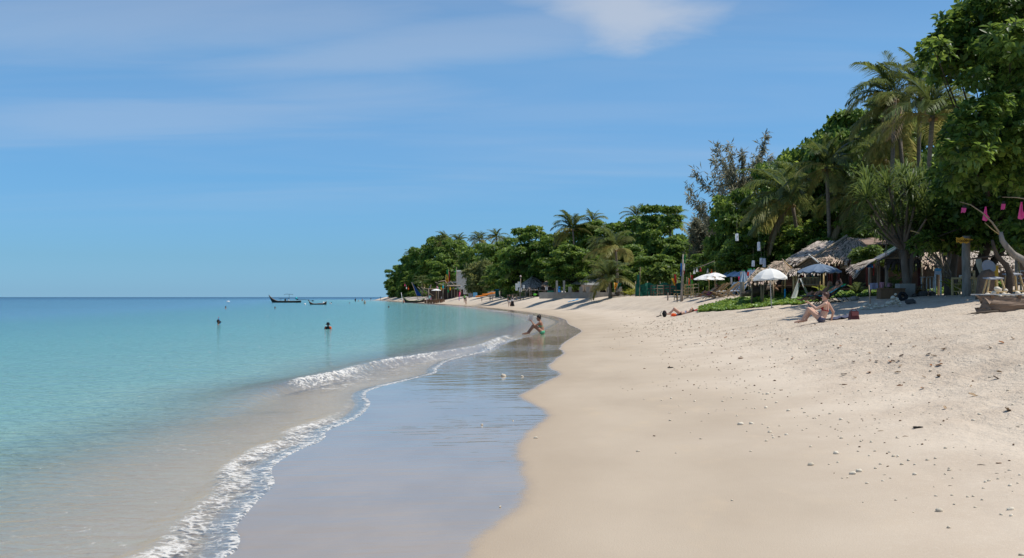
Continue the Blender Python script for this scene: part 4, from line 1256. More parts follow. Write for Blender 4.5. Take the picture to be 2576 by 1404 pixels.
def gable_hut():
    k = Kit('gable_hut', 'small hut with a grey woven gable and a bamboo railed porch', 'hut', 2035, 57.5)
    q = k.q
    ap = q(2039, 645, -1.2); l = q(1983, 681, -1.2); r = q(2076, 671, -1.2)
    apb = q(2044, 647, 3.0); lb = q(1995, 680, 3.0); rb = q(2080, 670, 3.0)
    thatch_roof(k, [(l, lb, apb, ap), (rb, r, ap, apb)], THATCH_GREY, 3, courses=6)
    k.sheet('gable_panel', [[q(1996, 678, -1.0), q(2070, 669, -1.0)], [q(2038, 648, -1.0), q(2040, 648, -1.0)]], WEAVE, thick=.03)
    # slats of the woven gable
    for (a, b) in (((2008, 672), (2036, 655)), ((2016, 673), (2040, 660)), ((2030, 672), (2050, 662)), ((2044, 655), (2062, 668)), ((2032, 659), (2052, 671)), ((2024, 665), (2034, 672)), ((2046, 668), (2058, 668))):
        MB().tube([q(*a, -1.06), q(*b, -1.06)], .018, 4).build('slat', BAMBOO_OLD, k.root)
    MB().tube([q(2033, 640, -1.3), q(2072, 672, -1.3)], .04, 6).build('barge_board', WHITE, k.root)
    MB().tube([q(2043, 641, -1.3), q(2005, 668, -1.3)], .035, 6).build('barge_board', BAMBOO_OLD, k.root)
    thatch_roof(k, [(q(1980, 687, -2.3), q(2076, 680, -2.3), q(2074, 670, -1.1), q(1990, 676, -1.1))], THATCH_GREY, 4, courses=4, ln=.4)
    for u in (1996, 2003, 2061, 2070):
        k.tube('post', [k.g(u, -2.0) - Vector((0, 0, .2)), q(u, 682, -2.0)], .055, BAMBOO, 7)
    k.tube('brace', [q(1984, 690, -2.0), q(1996, 700, -2.0)], .03, BAMBOO)
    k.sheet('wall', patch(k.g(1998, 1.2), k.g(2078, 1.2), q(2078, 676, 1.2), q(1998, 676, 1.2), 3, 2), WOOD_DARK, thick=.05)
    k.sheet('floor', patch(q(2012, 719, -2.3), q(2068, 719, -2.3), q(2068, 717, 1.2), q(2012, 717, 1.2), 3, 2), WOOD_BROWN, thick=.08)
    rail = k.tube('railing', [q(2015, 699, -2.2), q(2062, 698, -2.2)], .03, BAMBOO_OLD)
    MB().tube([q(2015, 716, -2.2), q(2062, 716, -2.2)], .025, 6).build('lower_rail', BAMBOO_OLD, rail)
    for i in range(13):
        u = 2017 + i * 3.6
        MB().tube([q(u, 716, -2.2), q(u, 699, -2.2)], .014, 5).build('baluster', BAMBOO_OLD, rail)
    return k
gable_hut()
def clothes(u, v, Y, w, h, m, label, name='hanging_cloth', cat='cloth', group=None, taper=1.0):
    """a cloth hanging from its top edge"""
    c = at(u, v, Y); s = my(Y) / FPX
    W, H = w * s, h * s
    rng = random.Random(int(u * 7 + v))
    g = []
    for j in range(5):
        t = j / 4; row = []
        ww = W * (1 + (taper - 1) * t)
        for i in range(5):
            x = (i / 4 - .5) * ww
            row.append(Vector((x + rng.uniform(-.01, .01), .05 * math.sin(i * 2.1 + v) * (0.3 + t), -H * t + rng.uniform(-.02, .02) * H)))
        g.append(row)
    o = MB().sheet(g).build(name, m); o.location = c
    md = o.modifiers.new('thickness', 'SOLIDIFY'); md.thickness = .008
    return tag(o, label, cat, group)
for u, v, w, h, m, l in ((2017, 690, 5, 12, RED, 'red and pink garment hanging under the gable hut porch'), (2024, 688, 6, 15, DEEP_BLUE, 'dark blue garment hanging under the gable hut porch'),
                         (2032, 688, 7, 16, GREY_CLOTH, 'pale grey garment hanging in the gable hut porch'), (2043, 689, 4, 13, TURQ, 'narrow turquoise towel hanging in the gable hut porch'), (2054, 689, 6, 8, BLACK, 'black garment at the right end of the porch line')):
    clothes(u, v, 56.6, w, h, m, l)

def brown_hut():
    k = Kit('thatched_hut', 'small brown thatched hut left of the grey gable', 'hut', 1958, 60)
    q = k.q
    thatch_roof(k, [(q(1926, 676, -1), q(1975, 684, -2.2), q(1972, 658, -.4), q(1950, 657, 1.6)), (q(1975, 684, -2.2), q(1992, 676, -.2), q(1972, 658, -.4), q(1972, 658, -.4))], THATCH, 5, courses=7)
    k.tube('barge_board', [q(1971, 657, -.6), q(1992, 674, -.6)], .03, BAMBOO)
    thatch_roof(k, [(q(1960, 690, -2.6), q(1998, 690, -2.6), q(1992, 682, -1.6), q(1962, 682, -1.6))], THATCH, 6, courses=3, ln=.4)
    for u in (1968, 1995, 1935): k.tube('post', [k.g(u, -2) - Vector((0, 0, .2)), q(u, 684, -2)], .06, BAMBOO, 7)
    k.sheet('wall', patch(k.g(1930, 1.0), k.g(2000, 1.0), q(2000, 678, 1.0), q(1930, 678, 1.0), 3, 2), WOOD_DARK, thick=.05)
    k.sheet('low_wall', patch(q(1950, 716, -1.4), q(1974, 716, -1.4), q(1974, 706, -1.4), q(1950, 706, -1.4), 2, 1), WOOD_BROWN, thick=.05)
    k.sheet('floor', patch(q(1940, 722, -3), q(2002, 722, -3), q(2002, 719, 1), q(1940, 719, 1), 2, 2), WOOD_BROWN, thick=.06)
brown_hut()
def lean_to():
    k = Kit('thatched_shelter', 'low sagging thatched shelter partly behind the near white parasol', 'shelter', 1905, 58)
    q = k.q
    thatch_roof(k, [(q(1879, 707, -1.6), q(1950, 702, -2.4), q(1936, 675, .6), q(1906, 674, .6)), (q(1890, 700, 3.0), q(1879, 707, -1.6), q(1906, 674, .6), q(1908, 676, 2.0))], THATCH, 7, courses=7)
    for u, a in ((1914, 1), (1922, -5), (1890, 0), (1944, 0)): k.tube('post', [k.g(u + a, -1.6) - Vector((0, 0, .2)), q(u, 700, -1.6)], .05, BAMBOO_OLD, 7)
    # counter with upright slats
    c = k.sheet('counter', patch(q(1924, 712, -.8), q(1950, 712, -.8), q(1950, 710, -.2), q(1924, 710, -.2), 2, 1), WOOD_BROWN, thick=.05)
    for i in range(8):
        u = 1926 + i * 3.2
        MB().box(q(u, 718, -.75), (.09, .03, .34)).build('slat', BAMBOO if i % 3 else WHITE, c)
    k.sheet('back_wall', patch(k.g(1888, 1.6), k.g(1950, 1.6), q(1950, 690, 1.6), q(1888, 690, 1.6), 2, 2), WOOD_DARK, thick=.05)
lean_to()
clothes(1936, 703, 57.5, 9, 5, GREEN, 'small green cloth lying over the shelter counter')
clothes(1954, 700, 57.5, 7, 4, ORANGE, 'orange cloth by the counter of the low shelter')
clothes(1907, 702, 57.0, 6, 18, GREY_CLOTH, 'grey curtain hanging under the low thatched shelter')

def patched_hut():
    k = Kit('gable_hut', 'open hut with a patched green and grey sheet roof behind the screw pine', 'hut', 2255, 50)
    q = k.q
    ap = q(2264, 622, -1.5); apb = q(2250, 621, 3.5)
    l = q(2216, 654, -1.8); lb = q(2196, 652, 3.0)
    r = q(2310, 650, -1.5); rb = q(2312, 648, 3.5)
    roof = k.sheet('roof', patch(lb, l, ap, apb, 6, 4, rng=random.Random(3), jit=.015), GREY_SHEET, thick=.03)
    for i, (s0, s1, m) in enumerate(((0.0, .3, GREEN_SHEET), (.3, .62, GREY_SHEET), (.62, 1.0, GREEN_SHEET))):
        A = l.lerp(lb, s0); B = l.lerp(lb, s1); C = ap.lerp(apb, s1); D = ap.lerp(apb, s0)
        n = Vector((-.5, 0, .8)) * .035
        t0, t1 = ((.45, 1.0), (0.0, .6), (.5, 1.0))[i]
        MB().sheet(patch(A.lerp(D, t0) + n, B.lerp(C, t0) + n, B.lerp(C, t1) + n, A.lerp(D, t1) + n, 3, 2)).build('roof_sheet', m, roof)
    thatch_roof(k, [(q(2209, 658, -1.9), q(2202, 657, 3.0), q(2222, 641, 2.8), q(2228, 643, -1.7))], THATCH_GREY, 8, courses=3, ln=.4)
    MB().sheet(patch(r, rb, apb, ap, 3, 3)).build('roof_sheet', GREY_SHEET, roof)
    k.sheet('gable_panel', [[q(2224, 650, -1.4), q(2308, 648, -1.4)], [q(2262, 624, -1.4), q(2265, 624, -1.4)]], WEAVE, thick=.03)
    for i in range(7):
        u = 2248 + i * 7
        MB().tube([q(u, 648, -1.46), q(min(u + 14, 2300), 632 + max(0, i - 3) * 3, -1.46)], .012, 4).build('slat', BAMBOO_OLD, k.root)
        MB().tube([q(u, 632 + abs(i - 2) * 3.4, -1.47), q(min(u + 14, 2300), 648, -1.47)], .012, 4).build('slat', BAMBOO_OLD, k.root)
    k.tube('tie_beam', [q(2220, 650, -1.5), q(2310, 648, -1.5)], .04, BAMBOO_OLD)
    thatch_roof(k, [(q(2226, 664, -1.7), q(2312, 662, -1.7), q(2310, 650, -1.45), q(2226, 651, -1.45))], mat('dark_thatch', (.10, .085, .075), .9, tint=.4, island=True), 9, courses=3, ln=.35)
    for u, y in ((2230, -1.5), (2311, -1.4), (2209, 1.0), (2187, 2.5)):
        k.tube('post', [k.g(u, y) - Vector((0, 0, .2)), q(u, 655, y)], .075, WOOD if u != 2311 else RED_WOOD, 7)
    k.tube('bamboo_pole', [k.g(2321, -1.4), q(2313, 640, -1.4)], .04, BAMBOO)
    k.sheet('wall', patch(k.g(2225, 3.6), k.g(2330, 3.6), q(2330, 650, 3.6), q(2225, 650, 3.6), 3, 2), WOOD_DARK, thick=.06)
    # drooping side awning of palm leaf
    thatch_roof(k, [(q(2133, 671, 1.0), q(2160, 684, -1.4), q(2200, 655, -1.2), q(2196, 652, 2.4))], THATCH_GREY, 10, courses=6)
    clothes(2185, 664, 49.5, 20, 9, BLUE, 'blue tarpaulin edge sagging from the palm leaf awning', 'tarpaulin', 'tarpaulin')
    clothes(2156, 679, 49.0, 8, 9, SKY_BLUE, 'pale blue cloth at the low corner of the palm leaf awning')
    clothes(2197, 665, 49.6, 3, 28, RED, 'long thin red streamer at the corner of the patched hut', 'streamer', 'streamer', taper=.5)
patched_hut()
def far_right_hut():
    k = Kit('thatched_hut', 'thatched hut with an open dark front behind the round topped board', 'hut', 2345, 53)
    q = k.q
    thatch_roof(k, [(q(2312, 662, -1), q(2385, 668, -1.5), q(2372, 634, 1.5), q(2325, 636, 1.5))], THATCH, 12, courses=7)
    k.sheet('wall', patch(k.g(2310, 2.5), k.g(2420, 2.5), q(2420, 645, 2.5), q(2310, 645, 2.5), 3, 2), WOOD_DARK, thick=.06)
    for u in (2318, 2360, 2388): k.tube('post', [k.g(u, -1) - Vector((0, 0, .2)), q(u, 662, -1)], .06, WOOD, 6)
    k2 = Kit('thatched_hut', 'grey leaf roof showing behind the yellow post', 'hut', 2470, 54)
    q = k2.q
    thatch_roof(k2, [(q(2420, 668, -1), q(2560, 672, -1), q(2540, 630, 1.5), q(2440, 632, 1.5))], THATCH_GREY, 13, courses=7)
    k2.sheet('wall', patch(k2.g(2410, 2.5), k2.g(2640, 2.5), q(2640, 645, 2.5), q(2410, 645, 2.5), 3, 2), WOOD_DARK, thick=.06)
    for u in (2430, 2500, 2550): k2.tube('post', [k2.g(u, -1) - Vector((0, 0, .2)), q(u, 668, -1)], .06, WOOD, 6)
    k3 = Kit('long_shed', 'long shed with a rusty brown roof behind the leafy shrubs', 'shed', 2215, 68)
    q = k3.q
    k3.sheet('roof', patch(q(2150, 616, -1), q(2290, 614, -1), q(2286, 599, 2), q(2160, 600, 2), 12, 3, rng=random.Random(2), jit=.03), mat('rusty_roof', (.20, .13, .10), .8, (.27, .2, .16), 2), thick=.05)
    k3.sheet('wall', patch(k3.g(2160, .5), k3.g(2285, .5), q(2285, 614, .5), q(2160, 614, .5), 3, 2), WOOD_DARK, thick=.06)
far_right_hut()

# --- middle of the bay
def middle():
    k = Kit('lean_to', 'grey corrugated lean-to with a fringe of leaves over its bar', 'shelter', 1480, 132)
    q = k.q
    A, B, C, D = q(1436, 715, -2), q(1506, 718, -3), q(1538, 686, 2), q(1496, 686, 3)
    g = []
    nw = 48
    for j in range(5):
        row = []
        for i in range(nw + 1):
            p = A.lerp(B, i / nw).lerp(D.lerp(C, i / nw), j / 4)
            row.append(p + Vector((0, 0, .05 * math.cos(i * math.pi / 1.5))))
        g.append(row)
    k.sheet('roof', g, TIN)
    rng = random.Random(5)
    fr = MB()
    for i in range(40):
        p = A.lerp(B, .35 + .65 * i / 40); h = rng.uniform(.3, .9)
        fr.add([p, p + Vector((.14, 0, 0)), p + Vector((.1, -.05, -h)), p + Vector((.04, -.05, -h))], [(0, 1, 2, 3)])
    o = fr.build('leaf_fringe', THATCH, k.root); o['kind'] = 'stuff'
    for u in (1440, 1478, 1503, 1525): k.tube('post', [k.g(u, -2) - Vector((0, 0, .2)), q(u, 714, -2)], .07, WOOD, 6)
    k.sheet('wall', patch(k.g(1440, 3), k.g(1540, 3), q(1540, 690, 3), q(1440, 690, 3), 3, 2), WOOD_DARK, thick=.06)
    c = k.sheet('bar', patch(q(1455, 737, -1), q(1500, 737, -1), q(1500, 728, -1), q(1455, 728, -1), 3, 1), WOOD, thick=.3)
    k = Kit('thatched_shelter', 'round topped shelter roofed with grey leaf thatch on crooked posts', 'shelter', 1345, 160)
    q = k.q
    pk = q(1336, 697, 0); pk2 = q(1350, 700, .5)
    ring = [q(1300, 721, 1.5), q(1306, 726, -2), q(1330, 727, -3), q(1372, 722, -2), q(1380, 716, 2), q(1340, 714, 4)]
    thatch_roof(k, [(ring[i], ring[(i + 1) % 6], pk2 if i in (2, 3) else pk, pk) for i in range(6)], THATCH_GREY, 15, courses=7, dens=6, ln=1.0)
    for u, y in ((1309, -2), (1321, -2.4), (1332, -2.6), (1345, -1.5), (1367, -2)): k.tube('post', [k.g(u, y) - Vector((0, 0, .2)), q(u, 724, y)], .09, WOOD, 6)
    k = Kit('thatched_shelter', 'long ragged thatched roof right of the round topped shelter', 'shelter', 1410, 154)
    q = k.q
    thatch_roof(k, [(q(1362, 717, -2), q(1450, 719, -2), q(1446, 701, 2), q(1372, 707, 2))], THATCH, 16, courses=6, dens=6, ln=.9)
    for u in (1372, 1395, 1420, 1440): k.tube('post', [k.g(u, -1.5) - Vector((0, 0, .2)), q(u, 717, -1.5)], .08, WOOD, 6)
    k.sheet('wall', patch(k.g(1362, 2.5), k.g(1450, 2.5), q(1450, 710, 2.5), q(1362, 710, 2.5), 3, 2), WOOD_DARK, thick=.06)
    clothes(1408, 719, 150, 18, 16, BLUE, 'bright blue tarpaulin hanging under the ragged thatched roof', 'tarpaulin', 'tarpaulin')
    clothes(1384, 731, 150, 16, 20, GREEN_NET, 'green netting hanging beside the blue tarpaulin', 'net_curtain', 'net')
    clothes(1374, 721, 150, 6, 9, GREY_CLOTH, 'pale cloth hanging from the thatched eave')
    # low wall with stub posts
    k = Kit('low_wall', 'low concrete beach wall with a row of stub posts', 'wall', 1500, 116)
    w = MB().box(Vector((0, 0, .22)), (12.6, .35, .7)); w.build('wall', CONCRETE, k.root)
    for u in (1433, 1461, 1478, 1504, 1532, 1559):
        p = k.q(u, 745); MB().box(Vector((p.x, -.1, .80)), (.36, .36, .75)).build('stub_post', CONCRETE, k.root)
    for u in (1400, 1418):
        p = k.q(u, 742); MB().box(Vector((p.x, -.3, 1.1)), (.22, .3, 1.5)).build('gate_post', CONCRETE, k.root)
    # green net fence
    k = Kit('net_fence', 'dark green net fence stretched between thin stakes', 'fence', 1660, 106)
    q = k.q; rng = random.Random(8); g = []
    for j in range(5):
        row = []
        for i in range(31):
            u = 1598 + 118 * i / 30
            p = k.g(u).lerp(q(u, 714 + 3 * math.sin(i * .6) + rng.uniform(-1, 1)), j / 4); p.y += .12 * math.sin(i * 1.3 + j)
            row.append(p)
        g.append(row)
    k.sheet('net', g, GREEN_NET, thick=.01)
    for u in (1598, 1628, 1660, 1690, 1716): k.tube('stake', [k.g(u, .15), q(u, 708, .15)], .04, BAMBOO_OLD)
middle()

# --- buildings and bar on the point
def point_bar():
    k = Kit('corrugated_house', 'tall white corrugated building with shuttered windows on the point', 'building', 1163, 268)
    q = k.q
    g = []
    for v in (740, 682):
        g.append([q(1147 + 36 * i / 36, v, .12 * (i % 2)) for i in range(37)])
    k.sheet('wall', g, WHITE_TIN, thick=.04)
    g = [[q(1147, 740, 0), q(1150, 740, 6)], [q(1147, 682, 0), q(1150, 682, 6)]]
    k.sheet('side_wall', g, WHITE_TIN, thick=.04)
    for u, v in ((1166, 687), (1167, 695)):
        w = MB().box(q(u, v, -.15), (.9, .1, .7)).build('window', GREY_SHEET, k.root)
        for i in range(3): MB().box(q(u, v - 2 + i * 2, -.22), (.86, .05, .06)).build('slat', WHITE, w)
    k.sheet('roof', patch(q(1143, 684, -.4), q(1188, 683, -.4), q(1188, 680, 6), q(1146, 680, 6), 3, 2), TIN, thick=.08)
    k = Kit('bamboo_bar', 'ramshackle beach bar of leaning bamboo poles hung with lanterns on the point', 'bar', 1120, 235)
    q = k.q
    for a, b in (((1094, 710), (1136, 726)), ((1102, 709), (1118, 706)), ((1118, 706), (1132, 722)), ((1132, 707), (1160, 735)), ((1096, 728), (1122, 725)), ((1060, 740), (1068, 722)), ((1050, 722), (1078, 748)), ((1058, 722), (1090, 744)), ((1064, 726), (1106, 728))):
        k.tube('pole', [q(*a), q(*b, .5)], .11, BAMBOO_OLD)
    for u, v in ((1078, 727), (1102, 722), (1114, 712), (1136, 724), (1150, 722), (1158, 726), (1126, 720), (1143, 720)):
        k.tube('post', [k.g(u) - Vector((0, 0, .3)), q(u, v)], .11, WOOD)
    f = k.tube('balcony_rail', [q(1126, 710, 1), q(1152, 710, 1)], .08, GREY_CLOTH)
    for i in range(7): MB().tube([q(1127 + i * 4, 717, 1), q(1127 + i * 4, 710, 1)], .05, 4).build('baluster', GREY_CLOTH, f)
    k.sheet('platform', patch(q(1124, 720, -1), q(1158, 720, -1), q(1158, 718, 3), q(1124, 718, 3), 2, 2), WOOD, thick=.15)
    k.sheet('awning', patch(q(1142, 727, -2), q(1160, 723, -2), q(1162, 719, 1), q(1146, 724, 1), 2, 2), TIN, thick=.06)
    k.sheet('back_wall', patch(k.g(1075, 3), k.g(1165, 3), q(1165, 728, 3), q(1075, 728, 3), 3, 2), WOOD_DARK, thick=.1)
    k = Kit('plank_counter', 'brown plank counter in front of the bamboo bar', 'counter', 1083, 225)
    for i in range(5):
        p = k.q(1070 + i * 7, 753)
        MB().box(Vector((p.x, 0, .45)), (.56, .15, .85)).build('plank', WOOD_BROWN, k.root)
    MB().box(Vector((0, 0, .92)), (3.0, .5, .08)).build('top', WOOD, k.root)
    k = Kit('plank_counter', 'longer brown counter right of the towel', 'counter', 1103, 228)
    for i in range(6):
        p = k.q(1094 + i * 4.5, 753)
        MB().box(Vector((p.x, 0, .5)), (.36, .15, .95)).build('plank', WOOD_BROWN, k.root)
    MB().box(Vector((.1, 0, 1.0)), (2.4, .5, .08)).build('top', WOOD, k.root)
point_bar()
# ------------------------------------------------------------------ parasols, seats, signs, flags
def parasol(u, v_top, Y, wpx, m, label, v_foot=None, lean=0.0, n=8, drop=0.30, pole_m=None, group=None, scallop=0.03, hem=0.0, dome=1.6, ribs=True, name='parasol', dx=0.0, pole_r=0.022):
    foot = ground(u, Y)
    top = at(u + dx, v_top, Y)
    R_ = wpx / FPX * my(Y) / 2
    k = empty(name, foot, 0, label, 'parasol', group)
    t = top - foot
    ax = t.normalized()
    rot = Vector((0, 0, 1)).rotation_difference(ax).to_matrix()
    pole_m = pole_m or BAMBOO
    MB().tube([(0, 0, -.3), t * .5, t + ax * .06], [pole_r, pole_r, pole_r * .8], 8).build('pole', pole_m, k, True)
    H = R_ * drop * 2
    nseg = 5; per = 6
    mb = MB(); grid = []
    for j in range(nseg + 1):
        s = j / nseg; row = []
        for i in range(n * per + 1):
            a = 2 * math.pi * i / (n * per)
            f = (i % per) / per
            bow = math.sin(math.pi * f)
            r = R_ * s * (1 - 0.05 * bow)
            z = -H * s ** dome - 0.035 * R_ * bow * s
            if j == nseg: z -= scallop * bow
            row.append(t + rot @ Vector((r * math.cos(a), r * math.sin(a), z)))
        grid.append(row)
    if hem:
        grid.append([p + rot @ Vector((0, 0, -hem * (0.7 + 0.3 * math.sin(i * 1.1)))) for i, p in enumerate(grid[-1])])
    o = mb.sheet(grid).build('canopy', m, k)
    md = o.modifiers.new('thickness', 'SOLIDIFY'); md.thickness = .006
    MB().lathe([(0.0, .10), (.018, .09), (.03, .03), (.045, 0), (.03, -.03)], 8).build('finial', pole_m, k).location = t
    if ribs:
        hub = t - ax * (H * 1.25)
        for i in range(n):
            a = 2 * math.pi * i / n
            e = t + rot @ Vector((R_ * .98 * math.cos(a), R_ * .98 * math.sin(a), -H * .98 - .02))
            mid = t + rot @ Vector((R_ * .5 * math.cos(a), R_ * .5 * math.sin(a), -H * .5 ** dome - .03))
            r = MB().tube([t - ax * .03, mid, e], .008, 4).build('rib', pole_m, k)
            MB().tube([hub, mid], .007, 4).build('strut', pole_m, r)
        MB().lathe([(.03, -.05), (.045, 0), (.03, .05)], 8).build('runner', pole_m, k).location = hub
    return k
GREY_POLE = mat('pale_metal_pole', (0.55, 0.55, 0.53), 0.4)
DARK_POLE = mat('dark_pole', (0.03, 0.025, 0.022), 0.5)
parasol(1941, 676, 51, 86, CLOTH_WHITE, 'white parasol with a scalloped hem on a thin leaning pole', n=8, drop=.27, pole_m=GREY_POLE, hem=.09, dx=-6, dome=2.1)
parasol(2060, 664, 49, 112, CLOTH_BLUE_GREY, 'large slate blue parasol on a dark pole over the reclining couple', n=12, drop=.17, pole_m=DARK_POLE, hem=.03, pole_r=.026)
parasol(1783, 689, 74, 78, CLOTH_WHITE, 'white parasol at the left of the overlapping pair', n=10, drop=.17, group='white parasols over the deck chairs')
parasol(1798, 686, 70, 56, CLOTH_WHITE, 'white parasol at the right of the overlapping pair', n=10, drop=.17, group='white parasols over the deck chairs')
parasol(1097, 727, 226, 24, CLOTH_WHITE, 'far white parasol in front of the bamboo bar', n=8, drop=.15, ribs=False, pole_r=.05)
# blue canvas parasols in a cluster behind
for u, v, Y, w, l in ((1834, 684, 80, 44, 'leftmost pale blue parasol of the shaded cluster'), (1848, 683, 78, 48, 'middle pale blue parasol of the shaded cluster'), (1866, 682, 76, 50, 'rightmost pale blue parasol of the shaded cluster')):
    parasol(u, v, Y, w, mat('pale_blue_canvas', (.34, .46, .60), .85, (.28, .39, .53), 2, trans=.15), l, n=8, drop=.25, group='pale blue parasols behind the deck chairs')
def closed_parasol(u, v0, v1, Y, label):
    k = Kit('closed_parasol', label, 'parasol', u, Y, group='furled white parasols beside the low shelter')
    q = k.q
    t = q(u, v0); l = q(u, v1)
    k.tube('pole', [k.g(u) - Vector((0, 0, .2)), t], .022, BAMBOO)
    H = (t - l).z; mb = MB(); g = []
    for j in range(6):
        s = j / 5
        g.append([t + Vector(((.05 + .17 * s) * (1 + .28 * math.cos(i * math.pi)) * math.cos(2 * math.pi * i / 16), (.05 + .17 * s) * (1 + .28 * math.cos(i * math.pi)) * math.sin(2 * math.pi * i / 16), -H * s * (1 - .04 * (i % 2)))) for i in range(17)])
    mb.sheet(g).build('canopy', mat('furled_canvas', (.50, .58, .66), .85, (.42, .50, .60), 3), k.root)
    MB().lathe([(.0, .07), (.05, .05), (.06, 0), (.05, -.03)], 8).build('cap', GREEN, k.root).location = t
closed_parasol(1870, 682, 710, 60, 'furled parasol next to the grey post')
closed_parasol(1883, 679, 712, 61, 'furled parasol with an orange cloth against it')
closed_parasol(1888, 678, 708, 62.5, 'furled parasol hidden half behind the orange cloth one')
closed_parasol(1896, 678, 709, 61.5, 'furled parasol nearest the low thatched shelter')
clothes(1881, 684, 60.4, 5, 10, ORANGE, 'orange cloth hung against a furled parasol')
clothes(1858, 696, 66, 4, 9, PINK, 'small pink pennant before the blue parasols', 'pennant', 'pennant', taper=.4)
clothes(1893, 707, 59.8, 4, 9, RED, 'red pennant under the left tip of the low shelter', 'pennant', 'pennant', taper=.6)
clothes(1839, 698, 70, 6, 18, GREY_CLOTH, 'grey cloth hanging from the shaded parasols')

def sling_chair(loc, rz, label, frame_m, cloth_m, L=1.15, H=.80, W=.58, group=None, name='deck_chair', towel=None):
    """folding deck chair, facing +x before it is turned"""
    k = empty(name, loc, rz, label, 'chair', group)
    foot, seat, top, rear = Vector((L * .52, 0, .30)), Vector((.1, 0, .18)), Vector((-L * .48, 0, H)), Vector((-L * .55, 0, .0))
    for s in (-1, 1):
        y = s * W / 2
        MB().tube([Vector((L * .55, y, .36)), Vector((-L * .42, y, .02))], .022, 6).build('leg', frame_m, k)
        MB().tube([Vector((L * .30, y * .9, .0)), Vector((-L * .48, y * .9, H))], .022, 6).build('back_rail', frame_m, k)
        MB().tube([Vector((-L * .28, y * .82, H * .62)), Vector((-L * .62, y * .82, .02))], .018, 6).build('prop', frame_m, k)
    for p, r in ((Vector((L * .55, 0, .36)), .02), (top, .02), (Vector((-L * .42, 0, .03)), .018)):
        MB().tube([p + Vector((0, -W / 2, 0)), p + Vector((0, W / 2, 0))], r, 6).build('crossbar', frame_m, k)
    g = []
    for j in range(13):
        t = j / 12
        p = Vector((L * .54, 0, .35)).lerp(top, t); p.z -= .20 * math.sin(math.pi * min(1, t * 1.25)) * (1 - .55 * t)
        g.append([p + Vector((0, -W * .44, 0)), p, p + Vector((0, W * .44, 0))])
    o = MB().sheet(g).build('sling', cloth_m, k)
    md = o.modifiers.new('thickness', 'SOLIDIFY'); md.thickness = .008
    return k
TAN_WOOD = mat('tan_wood', (.38, .27, .14), .6, (.28, .19, .10), 4)
TAN_CLOTH = mat('tan_canvas', (.40, .33, .22), .85, (.33, .27, .18), 3)
for u, Y, rz, l in ((1797, 70, 2.9, 'tan deck chair nearest the woman under the white parasol'), (1806, 70.5, 2.7, 'tan deck chair in the middle of the tan row'), (1814, 69.5, 3.0, 'tan deck chair at the right end of the tan row'), (1838, 68, 2.5, 'folded back tan deck chair by the driftwood log')):
    sling_chair(ground(u, Y), rz, l, TAN_WOOD, TAN_CLOTH, 1.25, .95, .6, 'deck chairs under the white parasols')
def lounger(u, Y, rz, label):
    k = empty('plastic_lounger', ground(u, Y), rz, label, 'sun lounger', 'white plastic loungers')
    for i in range(8): MB().box((.75 - i * .14, 0, .32), (.10, .58, .025)).build('slat', PLASTIC, k)
    for i in range(5):
        t = i / 4; MB().box((-.42 - .34 * t, 0, .38 + .52 * t), (.03, .58, .10)).build('back_slat', PLASTIC, k)
    for s in (-1, 1):
        MB().tube([(.85, s * .3, .31), (-.4, s * .3, .31), (-.82, s * .3, .98)], .03, 6).build('side_rail', PLASTIC, k)
        for x in (.7, -.3): MB().tube([(x, s * .28, .31), (x + .06, s * .28, 0)], .03, 6).build('leg', PLASTIC, k)
for u, Y, rz, l in ((1822, 75, 3.3, 'white plastic lounger at the left of the row'), (1831, 75, 3.2, 'white plastic lounger second in the row'), (1842, 75.5, 3.3, 'white plastic lounger third in the row'), (1853, 74, 3.1, 'white plastic lounger nearest the grey post')):
    lounger(u, Y, rz, l)
def bamboo_chair(u, Y, rz, label, s=1.0, m=BAMBOO, big=False, group=None):
    k = empty('bamboo_chair', ground(u, Y), rz, label, 'chair', group)
    W, D, Hs, Hb = .62 * s, .6 * s, .45 * s, 1.0 * s
    for x in (-1, 1):
        for y in (-1, 1):
            h = Hb if x < 0 else (.72 * s if big else Hs)
            MB().tube([(x * D / 2, y * W / 2, -.05), (x * D / 2, y * W / 2, h)], (.048 if big else .034) * s, 7).build('leg', m, k)
    for z in ((.2, .45, .72, .95) if big else (.25, .65, .92)):
        MB().tube([(-D / 2, -W / 2, z * s), (-D / 2, W / 2, z * s)], (.04 if big else .024) * s, 6).build('back_rail', m, k)
    for y in (-1, 1):
        MB().tube([(-D / 2, y * W / 2, .68 * s), (D / 2, y * W / 2, .68 * s)], (.04 if big else .024) * s, 6).build('arm', m, k)
        MB().tube([(-D / 2, y * W / 2, .15 * s), (D / 2, y * W / 2, .15 * s)], .02 * s, 6).build('stretcher', m, k)
        if big: MB().tube([(-D / 2, y * W / 2, .10 * s), (D / 2, y * W / 2, .40 * s)], .018 * s, 6).build('brace', m, k)
    for i in range(7):
        x = -D / 2 + D * (i + .5) / 7
        MB().box((x, 0, Hs), (D / 7 * .8, W, .025)).build('slat', m, k)
    return k
bamboo_chair(2422, 44.5, 2.3, 'sturdy bamboo armchair standing near the sign post', 1.02, big=True)
for u, Y, rz, l in ((1709, 80, 2.6, 'yellow bamboo chair left of the thick flag pole'), (1735, 79, 1.2, 'yellow bamboo chair right of the thick flag pole'), (1743, 80, 1.8, 'second yellow bamboo chair right of the thick flag pole')):
    bamboo_chair(u, Y, rz, l, 1.0, group='bamboo chairs round the flag pole')
for u, Y, l in ((1640, 101, 'dark low chair at the left in front of the green net'), (1656, 101, 'canvas backed chair in front of the green net'), (1672, 100, 'dark chair third along the green net'), (1688, 99, 'dark chair at the right end of the green net')):
    bamboo_chair(u, Y, 2.0, l, 1.05, WOOD_DARK if 'dark' in l else BAMBOO_OLD, group='chairs before the green net fence')

